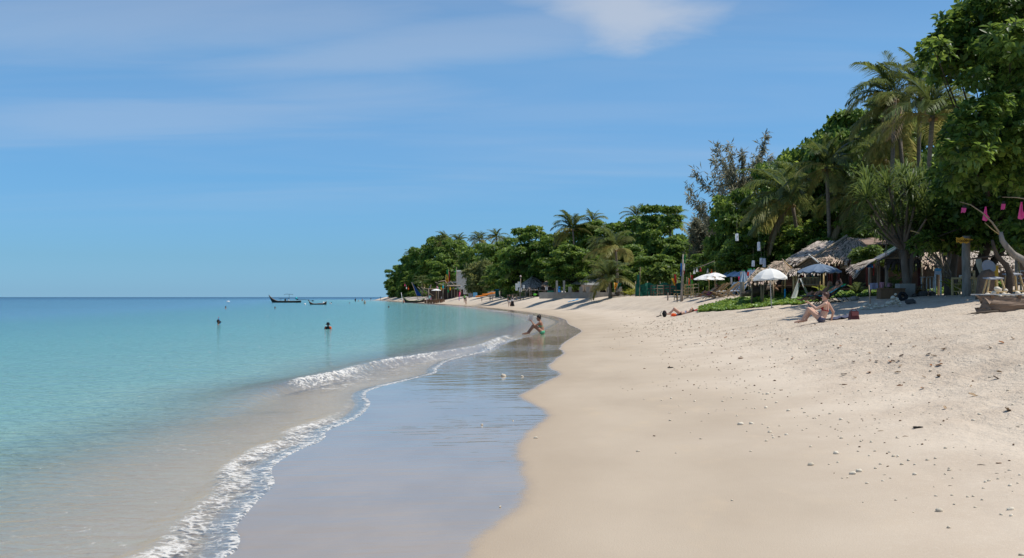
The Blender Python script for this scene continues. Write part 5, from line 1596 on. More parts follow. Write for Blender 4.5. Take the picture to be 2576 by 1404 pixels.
def trestle(u, Y, w, label, h=.75, bench=True, m=WOOD):
    k = empty('picnic_table', ground(u, Y), random.Random(u).uniform(-.15, .15), label, 'table', 'wooden tables under the far shelters')
    for i in range(4): MB().box((0, -.3 + i * .2, h), (w, .17, .05)).build('plank', m, k)
    for x in (-1, 1):
        for y in (-1, 1): MB().tube([(x * w * .42, y * .3, -.05), (x * w * .42, y * .25, h)], .05, 6).build('leg', m, k)
        MB().box((x * w * .42, 0, h * .5), (.06, .7, .06)).build('brace', m, k)
    if bench:
        for y in (-1, 1): MB().box((0, y * .75, .42), (w, .22, .05)).build('bench', m, k)
    return k
for u, Y, w, l in ((1288, 156, 1.7, 'weathered trestle table beside the walking couple'), (1303, 154, 1.9, 'weathered table left of the round topped shelter'), (1325, 153, 2.6, 'wide weathered table under the round topped shelter'), (1352, 152, 2.4, 'table with a bright green bundle on its bench'), (1372, 154, 2.6, 'table at the right of the round topped shelter'), (1246, 176, 2.4, 'far table below the painted wall'), (1225, 180, 2.4, 'far table beside the green bin')):
    trestle(u, Y, w, l, 1.0 if u > 1280 else .8)
def simple_bundle(u, v, Y, size, m, label, name, cat, squash=(1, 1, .6)):
    o = MB(); rng = random.Random(int(u)); o.ball((0, 0, 0), (size * squash[0], size * squash[1], size * squash[2]), 10, 6)
    o.v = [tuple(c * rng.uniform(.85, 1.15) for c in p) for p in o.v]
    b = o.build(name, m, None, True); b.location = at(u, v, Y); return tag(b, label, cat)
simple_bundle(1345, 741, 151, .26, LIME, 'bright green bundle lying on a bench under the shelter', 'bundle', 'bundle')

# --- boards and signs
def a_frame(u0, u1, v0, v1, Y, label, lines=True):
    um = (u0 + u1) / 2
    k = Kit('sandwich_board', label, 'sign', um, Y)
    q = k.q
    tl, tr = q(u0 + (u1 - u0) * .40, v0, -.1), q(u0 + (u1 - u0) * .56, v0, .35)
    bl, br = q(u0, v1 - 2, -.55), q(u0 + (u1 - u0) * .30, v1 - 3, -.05)
    H = v1 - v0
    def board(a, b, c, d, ink):
        n = (b - a).cross(d - a).normalized()
        if n.y > 0: n = -n
        o = k.sheet('board', patch(a, b, c, d, 2, 2), WHITE, thick=.03)
        if ink:
            def strip(t, s0, s1, h, m):
                A = a.lerp(d, t); B = b.lerp(c, t); up = (d - a).normalized() * h
                off = n * .02
                p0 = A.lerp(B, s0) + off; p1 = A.lerp(B, s1) + off
                MB().add([p0, p1, p1 + up, p0 + up], [(0, 1, 2, 3)]).build('lettering', m, o)
            rr = random.Random(4)
            strip(.84, .2, .85, .05, RED_INK); strip(.78, .3, .8, .035, RED_INK)
            for i in range(11): strip(.10 + i * .06, .14, rr.uniform(.6, .88), .018, GREY_INK)
        for p, qv in ((a, d), (b, c)):
            MB().tube([p + (p - qv).normalized() * .16, qv], .022, 5).build('leg', WOOD_DARK, k.root)
    board(bl, br, tr, tl, lines)
    fl, fr = q(u1 - (u1 - u0) * .12, v1 - 5, 0.35), q(u1 - (u1 - u0) * .02, v1 - 8, .85)
    board(fl, fr, tr + Vector((.04, .05, 0)), tl + Vector((.06, .05, 0)), False)
    return k
a_frame(1988, 2036, 700, 753, 55, 'tall white sandwich board with a menu standing on the sand')
a_frame(1409, 1424, 722, 746, 138, 'small white sandwich board by the ragged thatched roof', False)
def shake_sign():
    k = Kit('name_board', 'yellow cut out board reading Happy Shake on the grey post', 'sign', 2432, 42.7)
    # base at the board itself
    q = k.q
    pts = [(2404, 597), (2413, 599), (2421, 595), (2425, 599), (2447, 602), (2447, 604), (2440, 605), (2437, 610), (2431, 613), (2422, 611), (2415, 613), (2411, 609), (2405, 611)]
    f = [q(u, v, -.16) for u, v in pts]; b = [q(u, v, -.12) for u, v in pts]
    n = len(f)
    MB().add(f + b, [tuple(range(n)), tuple(reversed(range(n, 2 * n)))] + [(i, (i + 1) % n, n + (i + 1) % n, n + i) for i in range(n)]).build('board', YELLOW_PAINT, k.root)
    for txt, u, v in (('Happy', 2406.5, 608.4), ('Shake', 2423.5, 608.2)):
        cu = bpy.data.curves.new('lettering', 'FONT'); cu.body = txt; cu.size = .175; cu.extrude = .002; cu.shear = .15; cu.space_character = .88
        cu.materials.append(INK)
        tmp = bpy.data.objects.new('lettering_curve', cu); col.objects.link(tmp)
        me = bpy.data.meshes.new_from_object(tmp.evaluated_get(bpy.context.evaluated_depsgraph_get()))
        bpy.data.objects.remove(tmp); me.materials.clear(); me.materials.append(INK)
        o = link_mesh('lettering', me, k.root)
        o.location = q(u, v, -.165); o.rotation_euler = (R(90), 0, 0)
    p = Kit('grey_post', 'rough grey post carrying the yellow board', 'post', 2431, 43)
    MB().tube([p.g(2431) - Vector((0, 0, .3)), p.q(2430.5, 700), p.q(2429, 640), p.q(2430, 594)], [.19, .17, .16, .155], 9).build('shaft', DRIFT, p.root, True)
shake_sign()
k = Kit('notice_board', 'round topped blue and white board on two legs', 'sign', 2358, 46)
MB().sheet(patch(k.q(2350, 691), k.q(2367, 691), k.q(2367, 677), k.q(2350, 677), 2, 2)).build('board', mat('pale_blue_white', (.45, .52, .62), .6), k.root)
g = [[k.q(2350 + i * 17 / 8, 682, -.02) for i in range(9)], [k.q(2350 + i * 17 / 8, 677 - 3 * math.sin(math.pi * i / 8), -.02) for i in range(9)]]
MB().sheet(g).build('header', SKY_BLUE, k.root)
for u in (2352, 2366): k.tube('leg', [k.g(u) - Vector((0, 0, .1)), k.q(u, 690)], .035, WHITE)
k = Kit('bench_table', 'narrow white topped table beside the round topped board', 'table', 2332, 47)
MB().sheet(patch(k.q(2313, 698, -.3), k.q(2350, 697, -.3), k.q(2350, 696, .3), k.q(2313, 696.5, .3), 2, 1)).build('top', WHITE, k.root)
for u in (2317, 2330, 2339, 2347): k.tube('leg', [k.g(u) - Vector((0, 0, .1)), k.q(u, 697)], .02, WHITE)
k = Kit('painted_board', 'brightly painted board leaning behind the grey post', 'sign', 2419, 46)
o = MB().sheet(patch(k.q(2411, 702), k.q(2427, 703), k.q(2427, 693), k.q(2412, 692), 2, 2)).build('board', WHITE, k.root)
for i, (m, a, b) in enumerate(((PINK, .1, .5), (TURQ, .45, .9), (YELLOW, .2, .7), (GREEN, .55, .95))):
    MB().sheet(patch(k.q(2412 + 15 * a, 701 - i * 2.2, -.03), k.q(2412 + 15 * b, 701 - i * 2.2, -.03), k.q(2412 + 15 * b, 699.6 - i * 2.2, -.03), k.q(2412 + 15 * a, 699.6 - i * 2.2, -.03), 1, 1)).build('lettering', m, o)

# --- flags and pennants
def flag(u, v_top, v_foot, Y, label, flags, pole_m=BAMBOO_OLD, r=.03, lean=0.0, group=None, name='flag_pole'):
    """flags: (v0, v1, width_px, material, taper)"""
    k = Kit(name, label, 'flag pole', u, Y, group=group)
    q = k.q
    k.tube('pole', [k.g(u) - Vector((0, 0, .3)), q(u + lean * .5, (v_top + v_foot) / 2), q(u + lean, v_top)], [r * 1.2, r, r * .7], pole_m)
    for v0, v1, w, m, tp in flags:
        g = []
        for j in range(7):
            t = j / 6; v = v0 + (v1 - v0) * t
            uu = u + lean * (v_foot - v) / max(1, v_foot - v_top)
            ww = w * (1 + (tp - 1) * t)
            g.append([q(uu + ww * i / 4, v + (1 if i else 0) * abs(w) * .12 * i / 4, .06 * math.sin(i * 1.7 + j)) for i in range(5)])
        o = k.sheet('flag', g, m, thick=.006)
    return k
flag(1714, 640, 755, 77, 'thick pale flag pole tied with blue and red green cloths', [(640, 662, 6, GREEN, 1.0), (662, 680, 5, CLOTH_WHITE, 1.0), (680, 690, 5, RED, .8), (662, 694, -6, BLUE, .8)], DRIFT, .085, 4)
flag(1704, 690, 750, 78, 'thin black leaning pole with red and yellow flags', [(690, 712, 6, RED, .6), (700, 718, -7, YELLOW, .3)], DARK_POLE, .03, -10)
flag(1548, 711, 752, 112, 'slanting bamboo pole with a yellow triangular flag', [(711, 727, 10, YELLOW, .2)], BAMBOO, .04, -4)
flag(1553, 712, 752, 112.5, 'upright pole with a small dark green flag', [(712, 727, 10, GREEN_NET, .2)], BAMBOO_OLD, .03, 0)
flag(1608, 672, 742, 104, 'tall thin pole with a narrow teal flag by the green net', [(690, 724, -7, GREEN_NET, 1.2)], BAMBOO_OLD, .03, 2)
flag(1739, 685, 748, 82, 'pole with a red pennant behind the parasols', [(692, 712, 7, RED, .3)], BAMBOO_OLD, .025, -3)
flag(1727, 697, 748, 82, 'pole with a broad green flag left of the parasols', [(700, 724, 8, GREEN, 1.0)], BAMBOO_OLD, .025, 0)
flag(1731, 700, 748, 81, 'pole with a slim orange flag left of the parasols', [(700, 718, 3, ORANGE, 1.0)], BAMBOO_OLD, .025, 0)
flag(1737, 702, 748, 80, 'pole with a lime green flag beside the parasols', [(703, 724, 5, LIME, 1.0)], BAMBOO_OLD, .025, 0)
flag(1128, 676, 745, 240, 'twin striped flags in yellow and green over the bamboo bar', [(678, 700, -5, GREEN, 1.4), (690, 711, -8, YELLOW, 1.0), (684, 712, 3, RED, 1.0)], BAMBOO_OLD, .06, 0)
flag(1120, 693, 745, 240, 'single yellow and red flag left of the twin flags', [(693, 708, 5, YELLOW, 1.0), (704, 713, 6, RED, 1.0)], BAMBOO_OLD, .06, 0)
flag(1148, 672, 745, 244, 'lone green pennant on a tall pole before the corrugated building', [(676, 690, -3, LIME, 1.2)], BAMBOO_OLD, .08, 0)
flag(1184, 669, 715, 262, 'striped banner flying above the corrugated building', [(671, 682, -16, GREEN, 1.0), (677, 687, -16, YELLOW, 1.0), (684, 693, -15, PALE_PINK, 1.0)], BAMBOO_OLD, .06, 0)
def sail(u0, v0, u1, v1, w, Y, label):
    k = Kit('furled_sail', label, 'sail', u1, Y)
    q = k.q; g = []
    for j in range(8):
        t = j / 7; ww = w * (.15 + .85 * t)
        g.append([q(u0 + (u1 - u0) * t - ww / 2 + ww * i / 4, v0 + (v1 - v0) * t, .3 * math.sin(math.pi * i / 4)) for i in range(5)])
    k.sheet('cloth', g, DEEP_BLUE, thick=.04)
    k.tube('spar', [k.g(u1), q(u0, v0)], .06, BAMBOO_OLD)
sail(1035, 710, 1054, 744, 11, 262, 'larger deep blue sail leaning on the point')
sail(1084, 716, 1078, 732, 7, 262, 'smaller deep blue sail beyond the bamboo bar')
# lanterns hung along the bamboo bar
for u, v, m, l in ((1099, 724, PALE_PINK, 'pink lantern at the left of the bamboo bar'), (1106, 726, GREEN, 'green lantern of the bamboo bar'), (1109.5, 727, YELLOW, 'yellow lantern next to the green one'), (1114, 722, TURQ, 'turquoise lantern of the bamboo bar'), (1132, 727, YELLOW, 'single yellow lantern right of the turquoise one'), (1127, 733, GREEN, 'small green lantern low under the bar poles'), (1151, 727, GREEN, 'green lantern below the platform'), (1156, 739, PINK, 'pink lantern at the right of the bar')):
    o = MB().lathe([(.04, .38), (.16, .32), (.19, .2), (.19, -.2), (.16, -.32), (.04, -.38)], 8).lathe([(.02, .42), (.02, 1.0)], 4).build('lantern', m); o.location = at(u, v, 234); tag(o, l, 'lantern', 'lanterns of the bamboo bar')
# white paper lanterns in the trees behind the parasols
LANT = mat('white_paper', (.66, .67, .70), .8, trans=.3)
for u, v, h, l in ((1853, 597, 18, 'white paper lantern with a black mark, highest in the tree'), (1908, 620, 22, 'long white paper lantern in the dark of the tree'), (1894, 663, 15, 'short paper lantern, lowest and farthest left of the low group'), (1914, 657, 16, 'paper lantern half hidden behind its neighbour'), (1922, 661, 22, 'longest paper lantern of the low group')):
    Y = 74; c = at(u, v, Y); H = h / FPX * Y
    k = empty('paper_lantern', c, 0.2, l, 'lantern', 'white paper lanterns hung in the trees')
    MB().lathe([(.09, H / 2), (.10, H / 2 - .02), (.105, 0), (.11, -H / 2)], 10).build('shade', LANT, k)
    MB().tube([(0, 0, H / 2 - .02), (0, 0, H / 2 + .9)], .005, 4).build('string', ROPE, k)
    if 'black mark' in l:
        for s in (-1, 1): MB().box((-.02, -.112, .02), (.02, .004, .18), Euler((0, s * .5, 0)).to_matrix()).build('mark', BLACK, k)
# pennants on the line by the white parasols
k = Kit('pennant_line', 'sagging line of small pennants strung left of the parasols', 'bunting', 1790, 83, v=700)
k.tube('branch_pole', [k.g(1806) * 1.0, k.q(1800, 690), k.q(1796, 657), k.q(1770, 668), k.q(1742, 676)], [.06, .05, .04, .03, .015], DRIFT)
for u, v, m in ((1746, 678, CLOTH_WHITE), (1753, 673, CLOTH_WHITE), (1762, 672, RED), (1780, 675, GREY_CLOTH), (1790, 677, ORANGE)):
    MB().add([k.q(u - .8, v), k.q(u + .8, v), k.q(u + 3, v + 11, .1), k.q(u - 3, v + 11, -.1)], [(0, 1, 2, 3)]).build('pennant', m, k.root)

# --- driftwood arch with pink ribbons, poles and props at the right
k = Kit('driftwood_arch', 'big forked grey driftwood limb with bent bamboo canes and pink ribbons', 'driftwood', 2560, 37)
q = k.q
MB().tube([q(2630, 735, 0) - Vector((0, 0, .3)), q(2600, 690), q(2575, 655), q(2548, 640), q(2531, 620), q(2520, 605), q(2516, 584)], [.19, .16, .13, .115, .10, .09, .07], 9).build('trunk', DRIFT, k.root, True)
MB().tube([q(2534, 735, .3) - Vector((0, 0, .3)), q(2540, 690, .3), q(2530, 668, .3), q(2508, 645, .2), q(2500, 625, .1), q(2495, 604, 0)], [.15, .125, .10, .08, .065, .045], 8).build('limb', BARK_DARK, k.root, True)
MB().tube([q(2516, 590), q(2495, 560), q(2470, 535), q(2440, 515), q(2414, 508)], [.035, .03, .022, .016, .01], 6).build('cane', BAMBOO_OLD, k.root, True)
MB().tube([q(2640, 560), q(2600, 505), q(2560, 497), q(2520, 496)], [.035, .03, .02, .012], 6).build('cane', BAMBOO_OLD, k.root, True)
MB().tube([q(2516, 592), q(2495, 577), q(2476, 560)], [.02, .015, .01], 5).build('cane', BAMBOO, k.root, True)
for (u, v0, v1, w0, w1, l) in ((2424, 516, 536, 12, 14, 'fringed pink ribbon'), (2480, 520, 556, 3, 20, None), (2523, 506, 528, 10, 12, 'fringed pink ribbon'), (2570, 508, 552, 3, 22, None)):
    if w0 > 5:
        cap = MB().sheet(patch(q(u - 4, v0 + 8), q(u + 5, v0 + 8), q(u + 4, v0), q(u - 3, v0), 2, 2)).build('ribbon_cap', BLACK, k.root)
        mb = MB()
        for i in range(4):
            a = u - w0 / 2 + w0 * i / 4
            mb.sheet(patch(q(a - 1.5, v1 - 2 * (i % 2), -.05), q(a + 1.5, v1 - 2 * (i % 2), -.05), q(a + 3.2, v0 + 7), q(a, v0 + 7), 1, 3))
        mb.build('ribbon', PINK, k.root)
    else:
        mb = MB().sheet([[q(u - w0, v0), q(u, v0, .1), q(u + w0 * .3, v0)], [q(u - w1 * .35, (v0 + v1) / 2), q(u, (v0 + v1) / 2, .16), q(u + w1 * .1, (v0 + v1) / 2)], [q(u - w1 * .5, v1 - 2), q(u, v1 + 1, .2), q(u + w1 * .45, v1 - 8)]])
        mb.build('ribbon', PINK, k.root)
MB().tube([q(2560, 640, .4), q(2500, 644, .3), q(2440, 652, .6)], .03, 6).build('cross_pole', BARK_DARK, k.root)
k = Kit('yellow_post', 'short yellow painted post under the driftwood arch', 'post', 2503, 41)
k.tube('shaft', [k.g(2503) - Vector((0, 0, .2)), k.q(2503, 668)], .11, YELLOW_PAINT, 9)
k = Kit('driftwood_log', 'pale smooth leaning trunk section behind the stump', 'driftwood', 2475, 40.5)
MB().tube([k.g(2490) - Vector((0, 0, .1)), k.q(2484, 715), k.q(2474, 690), k.q(2463, 666), k.q(2460, 650)], [.15, .14, .13, .12, .10], 9).build('log', mat('pale_trunk_wood', (.42, .38, .28), .8, (.32, .28, .2), 4), k.root, True)
k = Kit('tree_stump', 'rounded brown tree stump beside the bamboo table', 'stump', 2479, 37.5)
MB().tube([k.g(2479) - Vector((0, 0, .2)), k.q(2479, 725), k.q(2481, 700), k.q(2485, 684), k.q(2484, 678)], [.36, .31, .29, .22, .06], 11, jit=.08, rng=random.Random(2)).build('stump', mat('stump_bark', (.22, .15, .10), .95, (.12, .08, .055), 5, bump=.8), k.root, True)
k = Kit('bamboo_table', 'small bamboo table between armchair and stump', 'table', 2452, 43)
for i in range(4): MB().tube([k.q(2440, 701, -.25 + i * .16), k.q(2466, 700, -.25 + i * .16)], .03, 6).build('slat', BAMBOO, k.root)
for u, y in ((2455, -.25), (2455, .25), (2443, .25), (2466, .25)): k.tube('leg', [k.g(u, y) - Vector((0, 0, .1)), k.q(u, 701, y)], .035, BAMBOO)
def stool(u, Y, v, label):
    k = Kit('bamboo_stool', label, 'stool', u, Y)
    t = k.q(u, v)
    mb = MB().box(t, (.5, .42, .04), Euler((0.12, -.06, .2)).to_matrix()).build('seat', GREY_CLOTH, k.root)
    for a, b in ((-.26, -.2), (.26, -.2), (-.2, .2), (.22, .2)): MB().tube([Vector((t.x + a * 1.5, b * 1.5, -.1)), Vector((t.x + a * .7, b * .7, t.z))], .032, 6).build('leg', BAMBOO, k.root)
    MB().tube([Vector((t.x - .33, -.27, .25)), Vector((t.x + .33, -.27, .25))], .02, 5).build('stretcher', BAMBOO, k.root)
    return k
stool(2498, 36, 700, 'bamboo stool with a tasselled grey cloth on its seat'); stool(2546, 38, 690, 'taller bamboo stool behind the dark limb')
for (u, v0, v1, Y, m, l) in ((2556, 604, 735, 42, DRIFT, 'thin grey upright pole right of the driftwood'), (2571, 640, 735, 43, BAMBOO, 'slanting bamboo cane at the right edge')):
    k = Kit('pole', l, 'pole', u, Y); k.tube('shaft', [k.g(u) - Vector((0, 0, .2)), k.q(u - (12 if 'slanting' in l else 0), v0)], .06 if m is DRIFT else .03, m)
k = Kit('white_rack', 'white slatted rack at the right edge behind the poles', 'rack', 2572, 44)
for v in (682, 700, 712): MB().box(k.q(2576, v), (.6, .35, .03)).build('slat', WHITE, k.root)
for u in (2566, 2588): k.tube('leg', [k.g(u), k.q(u, 680)], .02, WHITE)
k = Kit('plate', 'tilted pale oval plate hung in the driftwood', 'plate', 2485, 40, v=672)
MB().lathe([(0, .03), (.2, .03), (.26, .06), (.27, .05), (.2, 0), (0, 0)], 14, M=Euler((R(70), 0.1, 0)).to_matrix()).build('dish', GREY_CLOTH, k.root)

# the log table in the foreground
k = Kit('plank_table', 'long low table of a thick weathered log slab with a white top', 'table', 2540, 29.5)
rng = random.Random(9)
g = []
for j in range(10):
    t = j / 9; gr = rng.uniform(-.018, .018); e = rng.uniform(-.05, .06)
    g.append([Vector((-.95 + 3.3 * i / 44 + (e + .35 * (1 - t) ** 2 if i == 0 else 0), -.28 - .05 * math.sin(t * 3.1) + gr + .012 * math.sin(i * .35 + j * 1.7) + rng.uniform(-.004, .004), -.08 + .45 * t + .02 * math.sin(i * .5) * (1 - t))) for i in range(45)])
o = MB().sheet(g).build('log_slab', mat('split_log', (.28, .20, .145), .9, (.17, .12, .085), 5, bump=.9, stretch=(.25, 1, 3)), k.root, False)
md = o.modifiers.new('thickness', 'SOLIDIFY'); md.thickness = .22; md.offset = -1
MB().box((.80, 0, .415), (3.5, .62, .035), Euler((0, 0, 0)).to_matrix()).build('top', mat('bleached_plank', (.60, .58, .55), .8, (.5, .48, .45), 3), k.root)
for x in (-.62, .12, 1.0): MB().box((x, -.30, .36), (.09, .05, .085)).build('block', WOOD_BROWN, k.root)
MB().tube([(-.35, -.15, -.05), (-.6, -.45, -.04), (-1.1, -.8, -.06), (-1.5, -1.0, -.09)], [.05, .04, .03, .015], 6).build('root', BARK_DARK, k.root, True)

# boxes, cloths and rocks before the patched hut
k = Kit('wooden_chest', 'long brown wooden chest on the sand by the hut', 'box', 2240, 46)
MB().box((0, 0, .18), (1.05, .5, .42)).build('chest', WOOD_BROWN, k.root); MB().box((0, -.01, .41), (1.09, .54, .04)).build('lid', WOOD_BROWN, k.root)
k = Kit('concrete_block', 'square pale concrete block at the foot of the screw pine', 'block', 2276, 46.5)
MB().box((0, 0, .22), (.66, .6, .66)).build('block', CONCRETE, k.root)
clothes(2197, 712, 47.2, 20, 16, mat('lilac_cloth', (.36, .34, .44), .85), 'pale lilac towel hanging at the left of the hut front', 'towel', 'towel')
clothes(2217, 710, 47.0, 13, 14, PALE_PINK, 'dusty pink towel hanging beside the lilac one', 'towel', 'towel')
clothes(2239, 712, 47.6, 14, 10, PALE_PINK, 'small patterned pink cloth behind the chest', 'towel', 'towel')
# ------------------------------------------------------------------ people
SKIN = mat('fair_skin', (0.60, 0.37, 0.27), 0.5, (0.55, 0.33, 0.235), 6)
SKIN_TAN = mat('tanned_skin', (0.36, 0.185, 0.115), 0.48, (0.31, 0.155, 0.095), 6)
SKIN_PINK = mat('sunburnt_skin', (0.52, 0.27, 0.19), 0.5, (0.46, 0.22, 0.15), 6)
HAIR_BROWN = mat('brown_hair', (0.045, 0.020, 0.012), 0.45, (0.075, 0.033, 0.02), 20)
HAIR_BLACK = mat('black_hair', (0.014, 0.009, 0.007), 0.45)
HAIR_BLOND = mat('fair_hair', (0.33, 0.24, 0.14), 0.5, (0.24, 0.17, 0.10), 20)
EYE_M = mat('dark_eye', (0.02, 0.015, 0.01), 0.2)
BIK_RED = mat('red_bikini', (0.28, 0.010, 0.016), 0.6)
BIK_GREEN = mat('green_bikini', (0.02, 0.33, 0.16), 0.6, (0.16, 0.50, 0.30), 22)
BIK_NAVY = mat('patterned_bikini', (0.025, 0.045, 0.085), 0.6, (0.10, 0.09, 0.14), 30)
BIK_WHITE = mat('white_bikini', (0.62, 0.66, 0.74), 0.6, (0.35, 0.38, 0.5), 20)
BIK_DARK = mat('dark_swimwear', (0.02, 0.016, 0.022), 0.6)
PURPLE = mat('purple_cloth', (0.16, 0.03, 0.17), 0.8)
PLUM = mat('plum_shorts', (0.06, 0.022, 0.065), 0.8)
LILAC = mat('lilac_cloth_trousers', (0.36, 0.28, 0.50), 0.85)
DARK_GREEN = mat('dark_green_cloth', (0.010, 0.030, 0.018), 0.85)
STRIPE = mat('turquoise_towel', (0.01, 0.30, 0.42), 0.9)

V3 = Vector
def stand_pose():
    return dict(pelvis=V3((0, 0, .90)), chest=V3((.01, 0, 1.16)), neck=V3((-.01, 0, 1.40)), head=V3((.02, 0, 1.56)),
        sl=V3((-.01, .17, 1.35)), sr=V3((-.01, -.17, 1.35)), el=V3((-.02, .22, 1.09)), er=V3((-.02, -.22, 1.09)), wl=V3((.05, .22, .86)), wr=V3((.05, -.22, .86)),
        hl=V3((0, .085, .87)), hr=V3((0, -.085, .87)), kl=V3((.02, .09, .47)), kr=V3((.02, -.09, .47)), al=V3((-.02, .09, .07)), ar=V3((-.02, -.09, .07)),
        tl=V3((.14, .10, .03)), tr=V3((.14, -.10, .03)), face=V3((1, 0, 0)))
def walk_pose(f=1):
    p = stand_pose()
    p.update(kl=V3((.16 * f, .09, .48)), al=V3((.22 * f, .09, .08)), tl=V3((.22 * f + .15, .1, .05)), kr=V3((.0, -.09, .47)), ar=V3((-.26 * f, -.09, .12)), tr=V3((-.13 * f - .02, -.1, .03)),
             el=V3((-.10, .22, 1.09)), wl=V3((.0, .22, .86)), er=V3((.06, -.22, 1.10)), wr=V3((.20, -.20, .90)))
    return p
POSES = {}
def chain_pose(**k):
    p = stand_pose(); p.update({a: V3(b) for a, b in k.items()}); return p
READ = chain_pose(pelvis=(0, 0, .12), chest=(.05, 0, .36), neck=(.10, 0, .58), head=(.17, 0, .72), sl=(.10, .165, .53), sr=(.10, -.165, .53),
    el=(.32, .17, .38), er=(.32, -.15, .39), wl=(.45, .08, .55), wr=(.45, -.06, .55), hl=(.02, .10, .12), hr=(.02, -.10, .12),
    kl=(.36, .10, .42), kr=(.42, -.08, .40), al=(.60, .10, .07), ar=(.68, -.08, .07), tl=(.77, .10, .035), tr=(.85, -.08, .035), face=(1, 0, -.12))
LEAN = chain_pose(pelvis=(0, 0, .12), chest=(-.10, 0, .36), neck=(-.13, 0, .60), head=(-.09, .0, .75), sl=(-.12, .175, .55), sr=(-.18, -.16, .55),
    el=(.13, .22, .42), er=(-.31, -.24, .32), wl=(.31, .17, .56), wr=(-.25, -.27, .08), hl=(.02, .11, .12), hr=(.02, -.10, .12),
    kl=(.36, .11, .41), kr=(.30, -.14, .40), al=(.55, .10, .07), ar=(.47, -.16, .07), tl=(.71, .11, .03), tr=(.63, -.17, .03), face=(1, .15, .05))
SUPINE = chain_pose(pelvis=(0, 0, .11), chest=(-.24, 0, .14), neck=(-.45, 0, .19), head=(-.60, 0, .27), sl=(-.42, .17, .16), sr=(-.42, -.17, .16),
    el=(-.56, .30, .36), er=(-.58, -.28, .34), wl=(-.60, .10, .40), wr=(-.62, -.12, .36), hl=(.02, .10, .11), hr=(.02, -.10, .11),
    kl=(.36, .12, .40), kr=(.40, -.06, .34), al=(.62, .12, .07), ar=(.72, -.06, .07), tl=(.78, .12, .10), tr=(.88, -.06, .10), face=(.45, 0, .9))
RECL = chain_pose(pelvis=(0, 0, .33), chest=(-.18, 0, .52), neck=(-.36, 0, .70), head=(-.42, 0, .86), sl=(-.33, .17, .66), sr=(-.33, -.17, .66),
    el=(-.48, .33, .84), er=(-.15, -.24, .48), wl=(-.50, .14, .98), wr=(.06, -.16, .42), hl=(.03, .10, .33), hr=(.03, -.10, .33),
    kl=(.42, .12, .52), kr=(.45, -.10, .46), al=(.72, .12, .18), ar=(.82, -.10, .16), tl=(.88, .12, .22), tr=(.98, -.10, .20), face=(.9, 0, .25))
RECL2 = dict(RECL); RECL2.update(el=V3((-.12, .25, .50)), wl=V3((.1, .15, .52)))
BEND = chain_pose(pelvis=(-.12, 0, .86), chest=(.10, 0, .98), neck=(.32, 0, 1.02), head=(.46, 0, 1.0), sl=(.28, .17, 1.0), sr=(.28, -.17, 1.0), el=(.36, .2, .74), er=(.36, -.2, .74), wl=(.42, .18, .52), wr=(.42, -.18, .52),
    hl=(-.1, .085, .85), hr=(-.1, -.085, .85))
SQUAT = chain_pose(pelvis=(0, 0, .28), chest=(.08, 0, .50), neck=(.16, 0, .70), head=(.22, 0, .84), sl=(.14, .17, .66), sr=(.14, -.17, .66), el=(.3, .2, .48), er=(.3, -.2, .48), wl=(.42, .15, .40), wr=(.42, -.15, .40),
    hl=(0, .1, .28), hr=(0, -.1, .28), kl=(.36, .14, .46), kr=(.36, -.14, .46), al=(.16, .12, .08), ar=(.16, -.12, .08), tl=(.32, .13, .03), tr=(.32, -.13, .03))

